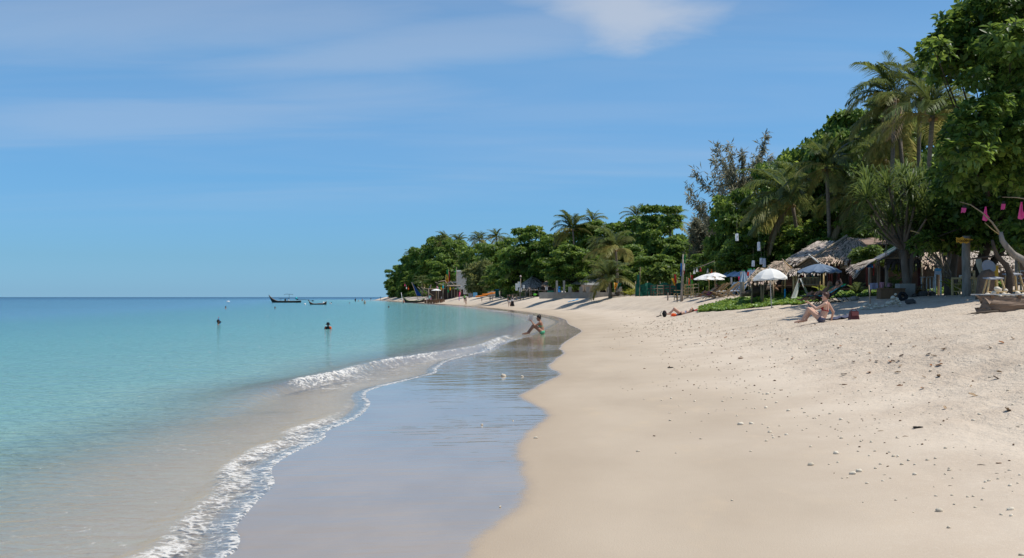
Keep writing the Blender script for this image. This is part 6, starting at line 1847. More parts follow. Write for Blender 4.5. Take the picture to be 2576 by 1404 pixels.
def make_body(pose, voxel, fem=True, fingers=False, thick=1.0):
    p = pose; t = thick
    lat_s = (p['sl'] - p['sr']).normalized(); lat_h = (p['hl'] - p['hr']).normalized()
    fwd = lat_s.cross((p['neck'] - p['chest']).normalized()); 
    if fwd.dot(p['face']) < 0 and abs(fwd.dot(p['face'])) > .2: fwd = -fwd
    f = p['face'].normalized()
    B = []   # name, p0, p1, r0, r1
    a = B.append
    for s, h in ((1, 'hl'), (-1, 'hr')):
        a(('hips', p['pelvis'] + lat_h * .02 * s, p[h], .115 * t, .108 * t))
        a(('belly', p['pelvis'] + lat_h * .055 * s, p['chest'] + lat_s * .05 * s, .105 * t, .092 * t))
        a(('chest', p['chest'] + lat_s * .05 * s, p['neck'] - (p['neck'] - p['chest']) * .28 + lat_s * .075 * s, .092 * t, .082 * t))
        a(('yoke', p['neck'] - (p['neck'] - p['chest']) * .12, p['sl' if s > 0 else 'sr'], .055 * t, .052 * t))
    if fem:
        for s in (1, -1):
            c = p['chest'].lerp(p['neck'], .42) + lat_s * .075 * s + fwd * .085
            a(('chest', c, c + V3((0, 0, -.01)), .058, .055))
    a(('neck', p['neck'] - (p['head'] - p['neck']) * .2, p['head'] - (p['head'] - p['neck']) * .3, .056 * t, .048))
    up = (p['head'] - p['neck']).normalized()
    up = (up - f * up.dot(f)).normalized()
    hd = p['head']
    a(('head', hd + up * .045 - f * .015, hd - f * .018, .092, .085))
    a(('head', hd + f * .012 - up * .02, hd + f * .035 - up * .075, .072, .042))
    a(('head', hd + f * .072 + up * .01, hd + f * .098 - up * .022, .010, .013))
    es = f.cross(up).normalized()
    for s in (1, -1): a(('head', hd - f * .005 + es * .083 * s + up * .01, hd - f * .012 + es * .086 * s - up * .025, .016, .012))
    for s in 'lr':
        a(('upper_arm_' + s, p['s' + s], p['e' + s], .050 * t, .038 * t))
        a(('forearm_' + s, p['e' + s], p['w' + s], .040 * t, .027 * t))
        d = (p['w' + s] - p['e' + s]).normalized()
        side = d.cross(f if abs(d.dot(f)) < .9 else V3((0, 0, 1))).normalized()
        palm = p['w' + s] + d * .085
        for k in (-1, 1): a(('hand', p['w' + s] + side * .010 * k, palm + side * .024 * k, .022, .018))
        if fingers:
            curl = side.cross(d).normalized()
            if curl.dot(f) < 0: curl = -curl
            for i, ln in enumerate((.070, .078, .074, .058)):
                o = palm + side * (-.030 + .020 * i)
                m = o + d * ln * .55 + curl * .012
                a(('hand', o, m, .0095, .009)); a(('hand', m, m + d * ln * .35 + curl * .030, .009, .0075))
            th = p['w' + s] + d * .03 - side * .026
            a(('hand', th, th + d * .035 - side * .028 + curl * .012, .012, .010)); a(('hand', th + d * .035 - side * .028 + curl * .012, th + d * .068 - side * .03 + curl * .02, .010, .008))
        else:
            a(('hand', palm, palm + d * .06, .022, .013))
        kn = p['k' + s]
        a(('thigh_' + s, p['h' + s], kn, .098 * t, .058 * t))
        sh = p['a' + s] - kn
        calf = kn + sh * .30 - (p['t' + s] - p['a' + s]).normalized() * .018
        a(('calf_' + s, kn, calf, .056 * t, .056 * t)); a(('calf_' + s, calf, p['a' + s], .055 * t, .036 * t))
        ft = p['t' + s] - p['a' + s]
        heel = p['a' + s] - ft.normalized() * .03 + (ft.cross(lat_h)).normalized() * .0
        a(('foot', heel, p['a' + s] + ft * .55, .038, .034)); a(('foot', p['a' + s] + ft * .5, p['t' + s] + ft.normalized() * .03, .036, .024))
    mb = MB()
    for nm, p0, p1, r0, r1 in B:
        d = (p1 - p0)
        n = 10 if r0 > .02 else 7
        if d.length < 1e-4: d = V3((0, 0, 1e-3)); p1 = p0 + d
        dn = d.normalized()
        pts, rr = [], []
        for k in range(4):
            q = math.pi / 2 * (1 - k / 4.0)
            pts.append(p0 - dn * r0 * math.sin(q)); rr.append(max(1e-4, r0 * math.cos(q)))
        pts.append(p0); rr.append(r0); pts.append(p1); rr.append(r1)
        for k in range(1, 5):
            q = math.pi / 2 * k / 4.0
            pts.append(p1 + dn * r1 * math.sin(q)); rr.append(max(1e-4, r1 * math.cos(q)))
        mb.tube(pts, rr, n)
    me = mb.mesh('body_tmp')
    o = link_mesh('body_tmp', me)
    md = o.modifiers.new('r', 'REMESH'); md.mode = 'VOXEL'; md.voxel_size = voxel; md.use_smooth_shade = True
    ms = o.modifiers.new('s', 'SMOOTH'); ms.factor = .5; ms.iterations = 3 if voxel < .012 else 2
    dg = bpy.context.evaluated_depsgraph_get()
    out = bpy.data.meshes.new_from_object(o.evaluated_get(dg))
    bpy.data.objects.remove(o); bpy.data.meshes.remove(me)
    return out, B, dict(hd=hd, f=f, up=up, es=es, lat_s=lat_s, lat_h=lat_h, fwd=fwd)

def bone_of(co, B):
    best = np.full(len(co), 1e9); idx = np.zeros(len(co), int); tt = np.zeros(len(co))
    for i, (nm, p0, p1, r0, r1) in enumerate(B):
        a = np.array(p0); d = np.array(p1) - a
        t = np.clip(((co - a) @ d) / (d @ d + 1e-9), 0, 1)
        ds = np.linalg.norm(co - (a + t[:, None] * d), axis=1) - (r0 + (r1 - r0) * t)
        m = ds < best
        best[m] = ds[m]; idx[m] = i; tt[m] = t[m]
    return idx, tt

def shell(name, body, faces, off, m, parent, extra=None):
    me = body
    nv = len(me.vertices)
    co = np.empty(nv * 3, np.float32); me.vertices.foreach_get('co', co); co = co.reshape(-1, 3)
    no = np.empty(nv * 3, np.float32); me.vertex_normals.foreach_get('vector', no); no = no.reshape(-1, 3)
    used = sorted({v for f in faces for v in f}); rm = {v: i for i, v in enumerate(used)}
    mb = MB()
    mb.v = [tuple(co[v] + no[v] * off) for v in used]
    mb.f = [tuple(rm[v] for v in f) for f in faces]
    if extra: extra(mb)
    return mb.build(name, m, parent, True)

def person(label, loc, rz, pose, skin, hair, wear=(), scale=1.0, voxel=.018, fem=True, fingers=False, hair_style='short', thick=1.0, group=None, eyes=False):
    """wear: (name, material, offset, test(bone, t, co, info))"""
    k = empty('person', loc, rz, label, 'person', group)
    k.scale = (scale,) * 3
    me, B, inf = make_body(pose, voxel, fem, fingers, thick)
    me.name = 'body'; me.materials.clear(); me.materials.append(skin)
    me.polygons.foreach_set('use_smooth', np.ones(len(me.polygons), dtype=bool))
    link_mesh('body', me, k)
    nv = len(me.vertices)
    co = np.empty(nv * 3, np.float32); me.vertices.foreach_get('co', co); co = co.reshape(-1, 3)
    idx, tt = bone_of(co, B)
    names = [b[0] for b in B]
    vb = [names[i] for i in idx]
    faces = [tuple(p.vertices) for p in me.polygons]
    hd, f, up = np.array(inf['hd']), np.array(inf['f']), np.array(inf['up'])
    rel = co - hd
    hb, hu = rel @ f, rel @ up
    isb = np.array([n == 'head' for n in vb])
    hair_v = isb & ((hb < .045 - np.clip(.06 - hu, 0, .2) * 1.0) & (hu > -.07)) & ~((hb > -.03) & (hu < .0)) 
    hair_v |= isb & (hu > .075) & (hb < .07)
    hf = [q for q in faces if all(hair_v[v] for v in q)]
    H = inf['hd']; F = inf['f']; U = inf['up']
    def extra(mb):
        if hair_style == 'bun': mb.ball(tuple(H + U * .115 - F * .075), .048, 8, 6); mb.ball(tuple(H + U * .07 - F * .06), .07, 8, 6)
        if hair_style == 'long': mb.tube([H + U * .05 - F * .07, H - F * .11 - U * .03, H - F * .10 - U * .14, H - F * .09 - U * .27], [.07, .075, .06, .015], 8)
        if hair_style == 'pony': mb.tube([H + U * .05 - F * .09, H - F * .13 - U * .03, H - F * .12 - U * .16], [.03, .035, .012], 7)
        if hair_style == 'curly':
            rr = random.Random(3)
            for i in range(22):
                d = V3((rr.gauss(0, 1), rr.gauss(0, 1), rr.gauss(.3, 1))).normalized()
                if d.dot(F) < .45: mb.ball(tuple(H + U * .02 - F * .02 + d * .105), .04, 6, 4)
    if hair is not None and (hf or hair_style): shell('hair', me, hf, .014, hair, k, extra)
    if eyes:
        for s in (1, -1):
            MB().ball(tuple(H + F * .075 + inf['es'] * .032 * s + U * .012), .011, 6, 4).build('eye', EYE_M, k, True)
        MB().ball(tuple(H + F * .074 - U * .055), (.012, .022, .006), 6, 4).build('mouth', BIK_RED, k, True)
    for nm, m, off, test in wear:
        ok = np.array([test(b, t, c, inf) for b, t, c in zip(vb, tt, co)])
        ff = [q for q in faces if all(ok[v] for v in q)]
        if ff: shell(nm, me, ff, off, m, k)
    k['_pose'] = 1
    return k, inf

def torso_t(c, pose):
    d = pose['neck'] - pose['pelvis']
    return (V3(c) - pose['pelvis']).dot(d) / d.length_squared
def bik_top(pose, lo=.52, hi=.72, straps=True, halter=False):
    def test(b, t, c, i):
        if b not in ('chest', 'belly', 'yoke'): return False
        h = torso_t(c, pose); front = (V3(c) - pose['chest'].lerp(pose['neck'], .4)).dot(i['fwd'])
        if front > .02: return lo - .02 < h < hi + .02
        if lo < h < lo + .075: return True
        x = abs((V3(c) - pose['neck']).dot(i['lat_s']))
        return straps and h > lo and abs(x - .085) < .014 and not halter
    return test
def bik_bottom(pose, hi=.11, lo=-.4):
    def test(b, t, c, i):
        if b in ('hips',): return torso_t(c, pose) < hi
        if b.startswith('thigh'): return t < .05
        if b == 'belly': return torso_t(c, pose) < hi
        return False
    return test
def shirt(pose, sleeve=.5, lo=.0):
    def test(b, t, c, i):
        if b in ('chest', 'yoke'): return True
        if b in ('belly', 'hips'): return torso_t(c, pose) > lo
        return b.startswith('upper_arm') and t < sleeve
    return test
def shorts(pose, leg=.5, hi=.2):
    def test(b, t, c, i):
        if b in ('hips',): return True
        if b == 'belly': return torso_t(c, pose) < hi
        return b.startswith('thigh') and t < leg
    return test
def trousers(pose):
    def test(b, t, c, i):
        if b in ('hips',): return True
        if b == 'belly': return torso_t(c, pose) < .2
        return b.startswith('thigh') or b.startswith('calf')
    return test

# the reader at the water's edge
rd = ground_hit(1364, 841)
k, inf = person('person in a green bikini sitting on wet sand and reading a white book', rd - V3((0, 0, .02)), R(176), READ, SKIN_TAN, HAIR_BLACK,
    [('bikini_top', BIK_GREEN, .005, bik_top(READ, .50, .66, False)), ('bikini_bottom', BIK_GREEN, .005, bik_bottom(READ))], 1.0, .0095, True, True, 'bun', eyes=True)
M = Matrix.Translation(rd) @ Matrix.Rotation(R(176), 4, 'Z')
bk = empty('book', M @ V3((.56, 0.01, .72)), R(112), 'open white book held up by the reader in green', 'book')
MB().box((0, .06, 0), (.02, .15, .26), Euler((0, -.25, .55)).to_matrix()).build('page_block', WHITE, bk)
MB().box((0, -.06, 0), (.02, .15, .26), Euler((0, -.25, -.25)).to_matrix()).build('page_block', WHITE, bk)
# the woman in red in the foreground
rl = ground_hit(2066, 811)
person('person in a red bikini top leaning back on the sand, brown hair in a bun', rl - V3((0, 0, .03)), R(160), LEAN, SKIN, HAIR_BROWN,
    [('bikini_top', BIK_RED, .005, bik_top(LEAN, .50, .68)), ('bikini_bottom', BIK_NAVY, .005, bik_bottom(LEAN))], 1.04, .0085, True, True, 'bun', eyes=True)
# sunbather
sb = ground(1712, 60)
person('person lying on the sand with knees up and long brown hair', sb + V3((0, 0, .0)), R(172), SUPINE, SKIN, HAIR_BROWN,
    [('bikini_top', BIK_WHITE, .005, bik_top(SUPINE, .50, .70)), ('bikini_bottom', BIK_DARK, .005, bik_bottom(SUPINE))], 1.0, .011, True, True, 'long', eyes=True)
# couple in low folding chairs under the slate parasol
c1, c2 = ground(2083, 47.5), ground(2062, 48.6)
sling_chair(c1, R(186), 'low dark folding chair draped with a blue and green towel', DARK_POLE, STRIPE, 1.5, .82, .62)
tw = MB().sheet([[V3((-.20 - .52 * t, y, .33 + .50 * t + .03)) for t in (0, .33, .66, 1)] for y in (-.25, .25)]).build('beach_towel', mat('lime_stripe', (.05, .45, .10), .9)); tw.location = c1; tw.rotation_euler = (0, 0, R(186)); tag(tw, 'lime green striped beach towel over the chair back', 'towel')
md = tw.modifiers.new('thickness', 'SOLIDIFY'); md.thickness = .012
person('person reclining in a folding chair with one arm behind the head', c1, R(186), RECL, SKIN_TAN, HAIR_BROWN, [('swim_shorts', PLUM, .008, shorts(RECL, .45))], 1.03, .013, False, False, 'short')
sling_chair(c2, R(188), 'dark folding chair nearest the sandwich board', DARK_POLE, mat('green_sling', (.02, .22, .12), .9), 1.5, .80, .62)
person('fair haired person reclining in the farther folding chair', c2, R(188), RECL2, SKIN_TAN, HAIR_BLOND, [('shorts', PLUM, .008, shorts(RECL2, .6)), ('top', ORANGE, .006, shorts(RECL2, .12))], 1.03, .013, False, False, 'curly')
# woman in purple on the tan chairs
pw = ground(1786, 70)
person('person in a purple wrap lounging under the white parasols', pw, R(190), RECL2, SKIN_TAN, HAIR_BROWN, [('wrap', PURPLE, .012, shorts(RECL2, .55, .3))], 1.0, .016, True, False, 'long')
sling_chair(pw, R(190), 'tan deck chair with the lounging person in it', TAN_WOOD, TAN_CLOTH, 1.5, .9, .6, 'deck chairs under the white parasols')
# walkers
wa = ground_hit(1281, 772); wb = ground_hit(1288.5, 772)
P = walk_pose(.45)
k, i_ = person('person in a dark tee shirt and white shorts walking beside a black skirt', wa, R(-80), P, SKIN_TAN, HAIR_BROWN, [('tee_shirt', DARK_GREEN, .018, shirt(P)), ('shorts', CLOTH_WHITE, .016, shorts(P, .6))], 1.06, .022, False)
P = walk_pose(.3)
k, i_ = person('person in a long black skirt with a white bag at the waist', wb, R(-95), P, SKIN, HAIR_BROWN, [('top', BIK_DARK, .012, shirt(P, .2))], .98, .022, True, False, 'long')
MB().lathe([(.13, 1.0), (.19, .85), (.24, .5), (.33, .13), (.31, .12), (.16, .9)], 14, M=Euler((0, .04, 0)).to_matrix()).build('skirt', BLACK, k, True)
bg = empty('shoulder_bag', wb + V3((0.02, -.22, .95)), 0, 'white bag carried by the person in the black skirt', 'bag')
MB().box((0, 0, 0), (.34, .10, .26), taper=.85).build('bag', CLOTH_WHITE, bg); MB().tube([(-.13, 0, .12), (-.05, .05, .45), (.05, .1, .45), (.13, 0, .12)], .012, 5).build('strap', CLOTH_WHITE, bg)
P = walk_pose(.5); w3 = ground_hit(1172, 767)
person('person in dark swimwear and a white sun hat walking by the far water edge', w3, R(175), P, SKIN_TAN, HAIR_BROWN, [('swimsuit', BIK_DARK, .01, shirt(P, 0, .05)), ('bottoms', BIK_DARK, .01, bik_bottom(P))], .97, .025)
ht = MB().lathe([(.0, .10), (.08, .09), (.10, .02), (.20, -.01), (.20, -.02), (.0, .02)], 10).build('sun_hat', CLOTH_WHITE); ht.location = w3 + V3((-.02, 0, 1.62)); tag(ht, 'white sun hat on the walker at the far edge', 'hat')
P = stand_pose(); w4 = ground_hit(1168, 761)
person('person in a green shirt and dark shorts standing on the far beach', w4, R(-60), P, SKIN_TAN, HAIR_BLACK, [('shirt', mat('leaf_green_shirt', (.10, .30, .06), .85), .02, shirt(P)), ('shorts', BIK_DARK, .016, shorts(P, .6))], 1.03, .026, False)
P = walk_pose(.3); w5 = ground_hit(1154.5, 757)
person('person in a pink top and lilac trousers on the far beach', w5, R(0), P, SKIN_TAN, HAIR_BLACK, [('top', mat('hot_pink_top', (.62, .06, .18), .85), .018, shirt(P)), ('trousers', LILAC, .018, trousers(P))], .95, .026)
# around the bar and the tip of the point
def far_person(u, v, label, pose, rz, wear, s=1.0, fem=True, skin=SKIN_TAN, hair=HAIR_BLACK, Y=None, st='short', sink=0.0):
    g = ground(u, Y) if Y else ground_hit(u, v)
    k, i = person(label, g - V3((0, 0, sink)), R(rz), pose, skin, hair, wear, s, .028, fem, False, st); return k
P = stand_pose()
far_person(1110, 0, 'person in a pale blue shirt under the far white parasol', P, 200, [('shirt', GREY_CLOTH, .02, shirt(P)), ('shorts', BIK_DARK, .016, shorts(P, .6))], 1.0, False, Y=228)
far_person(1075, 0, 'person in white and pink beside the hanging towel', P, -90, [('top', CLOTH_WHITE, .02, shirt(P, .3)), ('skirt', PALE_PINK, .03, shorts(P, .8))], 1.0, Y=232)
far_person(957, 752, 'person in black standing alone on the sand spit', P, 180, [('suit', BLACK, .02, lambda b, t, c, i: b not in ('head', 'hand', 'foot', 'neck'))], 1.0, False, Y=436)
far_person(977, 750, 'pink skinned person bending over at the tip of the point', BEND, 180, [('bottoms', BIK_DARK, .012, bik_bottom(BEND))], 1.0, True, SKIN_PINK, Y=413)
far_person(1016, 755, 'person squatting next to the white mooring post', SQUAT, 180, [('shorts', RED, .016, shorts(SQUAT, .4))], 1.0, False, Y=281)
far_person(932, 753, 'dark figure bending on the end of the sand spit', BEND, 0, [('shirt', BLACK, .02, shirt(BEND)), ('shorts', BIK_DARK, .016, shorts(BEND, .6))], 1.0, False, Y=491)

# bathers
def bather(u, v, label, Y=None, sink=1.20, skin=SKIN_TAN, hair=HAIR_BLACK, wear=(), rz=180, st='short', s=1.0, pose=None, vox=.022, fem=False):
    Y = Y or EYE * FPX / (v - CV)
    P = pose or stand_pose()
    loc = V3(((u - CU) / FPX * Y, Y, -sink * s))
    k, i = person(label, loc, R(rz), P, skin, hair, wear, s, vox, fem, False, st)
    return k, loc
bather(567.5, 776.5, 'swimmer with dark hair facing right, leftmost in the water', rz=-20, sink=1.36)
bather(691.5, 777, 'swimmer with only a dark head above water, below the bigger boat', sink=1.40, rz=-90)
bather(977.5, 774.5, 'swimmer head close to the far beach', sink=1.40)
bather(879, 763, 'dark head between small boat and sand spit', sink=1.38, Y=262)
k, loc = bather(549, 817, 'swimmer in diving mask with a blue snorkel tube', sink=1.38, rz=20, vox=.016)
sn = empty('snorkel', loc + V3((.03, -.04, 1.52)), 0, 'blue snorkel tube with red tip on the swimmer', 'snorkel')
MB().tube([(0.07, 0, -.10), (.10, 0, -.05), (.06, 0, .1), (0.0, 0, .26)], .018, 6).build('tube', BLUE, sn, True); MB().tube([(0, 0, .26), (-.02, 0, .33)], .020, 6).build('tip', RED, sn)
MB().box((.11, 0, .03), (.05, .14, .08)).build('mask', BLACK, sn)
P = stand_pose()
k, loc = bather(825, 828, 'bather in a black wide brimmed hat and orange armbands, seen from behind', sink=1.24, s=.72, rz=80, wear=[('vest', BLACK, .012, lambda b, t, c, i: b in ('chest', 'belly', 'neck')), ('armband', ORANGE, .035, lambda b, t, c, i: b.startswith('upper_arm') or (b == 'yoke' and t > .6))], vox=.014)
ht = empty('sun_hat', loc + V3((0, 0, 1.60 * .72)), 0, 'black wide brimmed hat on the bather in orange', 'hat')
MB().lathe([(0, .13), (.09, .12), (.115, .05), (.12, .0), (.10, 0), (0, .1)], 12).build('crown', BLACK, ht, True); ht.scale = (.72,) * 3; MB().lathe([(.11, .01), (.19, -.035), (.19, -.045), (.11, .0)], 14).build('brim', BLACK, ht, True)
P = stand_pose()
bather(917, 765, 'wader in a patterned suit standing waist deep near the spit', sink=.78, Y=255, rz=-90, wear=[('swimsuit', mat('cream_swimsuit', (.5, .4, .3), .8), .012, lambda b, t, c, i: b in ('chest', 'belly', 'hips'))], skin=SKIN_PINK, hair=HAIR_BROWN, fem=True)
bather(893.5, 757, 'dark wader standing straight, left of the spit', sink=.5, Y=400, rz=-90, wear=[('suit', BLACK, .02, lambda b, t, c, i: b not in ('head', 'hand', 'neck'))])
bather(911, 755.5, 'pale bare skinned wader beyond the patterned one', sink=.7, Y=430, rz=-90, skin=SKIN_PINK)
bather(901, 757.5, 'bather half under water between two waders', sink=1.2, Y=400, rz=-90, skin=SKIN_PINK)
bather(830, 765, 'swimmer in a white cap behind the small boat', sink=1.34, Y=262, hair=CLOTH_WHITE)
bather(833, 766.5, 'second swimmer in white next to the white capped one', sink=1.30, Y=252, wear=[('shirt', CLOTH_WHITE, .02, shirt(P))])

# ------------------------------------------------------------------ boats, floats
HULL = mat('dark_hull', (.022, .020, .020), .6, (.035, .03, .028), 2)
HULL2 = mat('brown_hull', (.055, .042, .03), .6, (.035, .028, .02), 2)
def longtail(label, u, v, w_px, rz, hull_m, bow_up, stern_up, extras, trim=None):
    Y = EYE * FPX / (v - CV); L = w_px / FPX * Y
    k = empty('longtail_boat', V3(((u - CU) / FPX * Y, Y, -.02)), rz, label, 'boat')
    N = 22; out, inn = [], []
    for i in range(N + 1):
        t = i / N                      # 0 bow, 1 stern
        x = -L / 2 + L * t
        beam = L * .085 * (math.sin(math.pi * min(1, .06 + t * .80)) ** .8)
        sheer = .10 * L * .55 + bow_up * max(0, 1 - t / .30) ** 1.9 + stern_up * max(0, (t - .78) / .22) ** 1.7
        keel = max(-.25, -.25 + (bow_up + .5) * max(0, 1 - t / .12) ** 1.3 + .35 * max(0, (t - .9) / .1))
        row = [V3((x, beam * a, keel + (sheer - keel) * b)) for a, b in ((-1, 1), (-.96, .6), (-.72, .25), (0, 0), (.72, .25), (.96, .6), (1, 1))]
        out.append(row)
    MB().sheet(out).build('hull', hull_m, k, True).modifiers.new('t', 'SOLIDIFY').thickness = .07
    deck = [[r[0].lerp(r[1], .45) * 1.0, r[6].lerp(r[5], .45) * 1.0] for r in out[3:-1]]
    MB().sheet(deck).build('deck', WOOD, k)
    for s in (0, 6): MB().tube([r[s] + V3((0, 0, .02)) for r in out], .05, 6).build('gunwale', trim or WOOD, k, True)
    MB().tube([out[0][3] + V3((.1, 0, .0)), V3((-L / 2 - .12, 0, .055 * L + bow_up + .25))], [.12, .07], 6).build('stem_post', hull_m, k, True)
    extras(k, L, out)
    return k
def ex1(k, L, out):
    z = .055 * L
    b = V3((-L / 2 - .1, 0, z + 1.5))
    MB().tube([b, b + V3((0.02, -.1, -.6)), b + V3((-.05, -.12, -1.0))], [.05, .06, .04], 5).build('bow_ribbon', CLOTH_WHITE, k)
    r = MB().box((-.2, 0, z + .72), (2.7, 1.3, .07)).build('canopy', HULL, k)
    for x in (-1.3, .1, .9):
        for y in (-.6, .6): MB().tube([(x, y, z - .1), (x, y, z + .7)], .035, 5).build('post', HULL, k)
    MB().box((.05, 0, z + .25), (.4, .5, .5)).build('crate', HULL, k)
    MB().tube([(1.15, 0, z), (1.15, 0, z + 1.9)], .05, 6).build('mast', HULL, k)
    MB().tube([(-.3, 0, z + 1.75), (.2, 0, z + 2.0), (2.2, 0, z + 1.9), (2.2, 0, z + 1.65)], .05, 5).build('yard', HULL, k)
    MB().ball((3.2, 0, z + .75), (.32, .28, .36), 9, 6).build('engine', TURQ, k, True); MB().box((3.5, 0, z + .45), (.5, .3, .3)).build('engine_mount', HULL, k)
    MB().tube([(3.4, 0, z + .5), (5.6, 0, z + .38), (7.8, 0, z + .12)], [.05, .05, .035], 6).build('propeller_shaft', HULL, k, True)
    MB().box((7.9, 0, z + .05), (.5, .05, .4)).build('propeller_guard', GREY_SHEET, k)
    MB().ball((1.1, -.4, z + .2), .2, 8, 5).build('buoy', CLOTH_WHITE, k, True)
longtail('larger black longtail boat with raised bow and blue engine', 717, 761.5, 80, 0, HULL, 1.55, .12, ex1)
def ex2(k, L, out):
    z = .055 * L
    MB().ball((L * .34, 0, z + .22), .22, 8, 5).build('buoy', CLOTH_WHITE, k, True)
    MB().box((L * .15, 0, z + .05), (.9, .4, .16)).build('bundle', PALE_PINK, k)
    for t in (-.2, .0, .2): MB().box((L * t, 0, z - .02), (.12, L * .15, .04)).build('thwart', WOOD, k)
longtail('smaller brown boat with upturned ends beside the longtail', 798.5, 766.5, 45, 0, HULL2, .62, .5, ex2, WOOD_BROWN)
def beached(k, L, out):
    for t in (-.25, .0, .22): MB().box((L * t, 0, .05 * L), (.12, L * .16, .05)).build('thwart', WOOD, k)
g = ground(1040, 262)
bt = longtail('dark boat with a green gunwale drawn up under the blue sail', 1040, 764, 58, R(-14), HULL, 1.0, .5, beached, mat('olive_trim', (.16, .22, .05), .6))
bt.location = g + V3((0, 0, .15)); bt.scale = (1.15,) * 3
def floaty(u, v, r, m, label, squash=1.0):
    Y = EYE * FPX / (v - CV)
    k = empty('buoy', V3(((u - CU) / FPX * Y, Y, r * .25)), 0, label, 'buoy')
    MB().ball((0, 0, 0), (r, r, r * squash), 10, 7).build('float', m, k, True); MB().tube([(0, 0, 0), (0.02, 0, -1.2)], .02, 5).build('rope', ROPE, k)
floaty(574, 760, .55, CLOTH_WHITE, 'flat white float left of the boats', .5)
floaty(767, 766.5, .25, CLOTH_WHITE, 'round white buoy between the two boats')
k = Kit('mooring_post', 'thin white post standing in the sand near the point', 'post', 1012, 246)
k.tube('shaft', [k.g(1013) - V3((0, 0, .3)), k.q(1009, 736)], .07, WHITE)
floaty(1014, 763, .22, BLACK, 'black float at the far water edge', .6)
# kayaks, boards, bins round the far tables
def kayak(u, v, Y, L, rz, tilt, label):
    k = empty('kayak', at(u, v, Y), rz, label, 'kayak', 'orange kayaks on the far beach'); k.rotation_euler = (0, tilt, rz)
    g = []
    for i in range(15):
        t = i / 14; x = -L / 2 + L * t; w = .36 * math.sin(math.pi * (.03 + .94 * t)) ** .7; z = .16 * abs(2 * t - 1) ** 2.5
        g.append([V3((x, w * math.cos(a), z + .15 + .16 * math.sin(a))) for a in np.linspace(0, 2 * math.pi, 9)])
    MB().sheet(g).build('hull', mat('orange_plastic', (.62, .19, .015), .4), k, True)
    MB().box((0, 0, .31), (.9, .42, .06)).build('cockpit', mat('dark_orange_plastic', (.30, .09, .01), .5), k)
kayak(1217, 745, 190, 3.4, R(12), R(-13), 'lower orange kayak pulled up on the sand'); kayak(1233, 741, 192, 3.3, R(12), R(-10), 'upper orange kayak lying behind the first one')
def block(name, label, cat, u, v0, v1, Y, w, d, m, part='body', lean=0.0):
    b = ground(u, Y); H = at(u, v0, Y).z - b.z
    k = empty(name, b, 0, label, cat)
    MB().box((0, 0, H / 2 - .05), (w, d, H + .1), Euler((lean, 0, 0)).to_matrix()).build(part, m, k)
    return k, H
k, H = block('rubbish_bin', 'dark green bin beside the kayaks', 'bin', 1250, 729, 744, 188, .75, .7, GREEN_NET); MB().box((0, 0, H + .05), (.8, .75, .07)).build('lid', BLUE, k)
k, H = block('painted_wall', 'pale wall painted with blue and ochre swirls behind the kayaks', 'wall', 1244, 720, 742, 206, 2.4, .2, mat('pale_wall', (.55, .52, .44), .9, (.45, .42, .34), 2), 'wall')
rr = random.Random(6)
for i in range(9):
    x = rr.uniform(-1.0, 1.0); z = H - rr.uniform(.2, .9)
    MB().tube([(x, -.11, z), (x + .15, -.115, z + .2), (x + .3, -.11, z + rr.uniform(-.2, .2))], .05, 4).build('painted_swirl', (SKY_BLUE, BLUE, mat('ochre_paint', (.5, .33, .1), .8))[i % 3], k)
k, H = block('low_wall', 'low pale block wall under the painted wall', 'wall', 1235, 734, 743, 197, 1.5, .3, CONCRETE, 'wall')
k, H = block('blue_board', 'light blue board leaning by the far beach tables', 'sign', 1195, 736, 748, 212, .95, .06, SKY_BLUE, 'board', .2)
k, H = block('grey_board', 'grey blue board beside the light blue one', 'sign', 1183, 738, 748, 214, 1.0, .06, GREY_SHEET, 'board', .15)
k = Kit('lamp_post', 'thin post with a small lamp left of the round topped shelter', 'lamp post', 1309, 153)
k.tube('shaft', [k.g(1309) - V3((0, 0, .2)), k.q(1309, 699)], .06, WOOD); MB().lathe([(0, .3), (.12, .2), (.16, 0), (0, -.02)], 8).build('lamp', mat('pale_pink_lamp', (.5, .38, .36), .6), k.root).location = k.q(1309, 697)
for u, v, w, h, l in ((1299, 713, 6, 18, 'white cloth hanging left of the round topped shelter'), (1306, 709, 8, 14, 'white cloth draped on the shelter corner'), (1309, 724, 6, 10, 'pale cloth hanging below the draped one'), (1317, 717, 6, 8, 'small white cloth under the leaf thatch')):
    clothes(u, v, 157, w, h, CLOTH_WHITE, l)
clothes(1081, 744, 224, 6, 7, mat('mint_towel', (.35, .62, .55), .9), 'mint towel over the plank counter', 'towel', 'towel'); clothes(1083, 748, 223.5, 4, 6, PALE_PINK, 'pink cloth below the mint towel', 'towel', 'towel')
for u, v, m, l in ((1018, 718, PINK, 'pink lantern on a cane at the tip of the point'), (1022, 725, CLOTH_WHITE, 'white lantern hanging at the tip of the point'), (1027, 727, ORANGE, 'orange lantern hanging at the tip of the point')):
    o = MB().lathe([(.04, .3), (.16, .2), (.16, -.2), (.04, -.3)], 8).lathe([(.02, .35), (.02, 1.0)], 4).build('lantern', m); o.location = at(u, v, 300); tag(o, l, 'lantern')
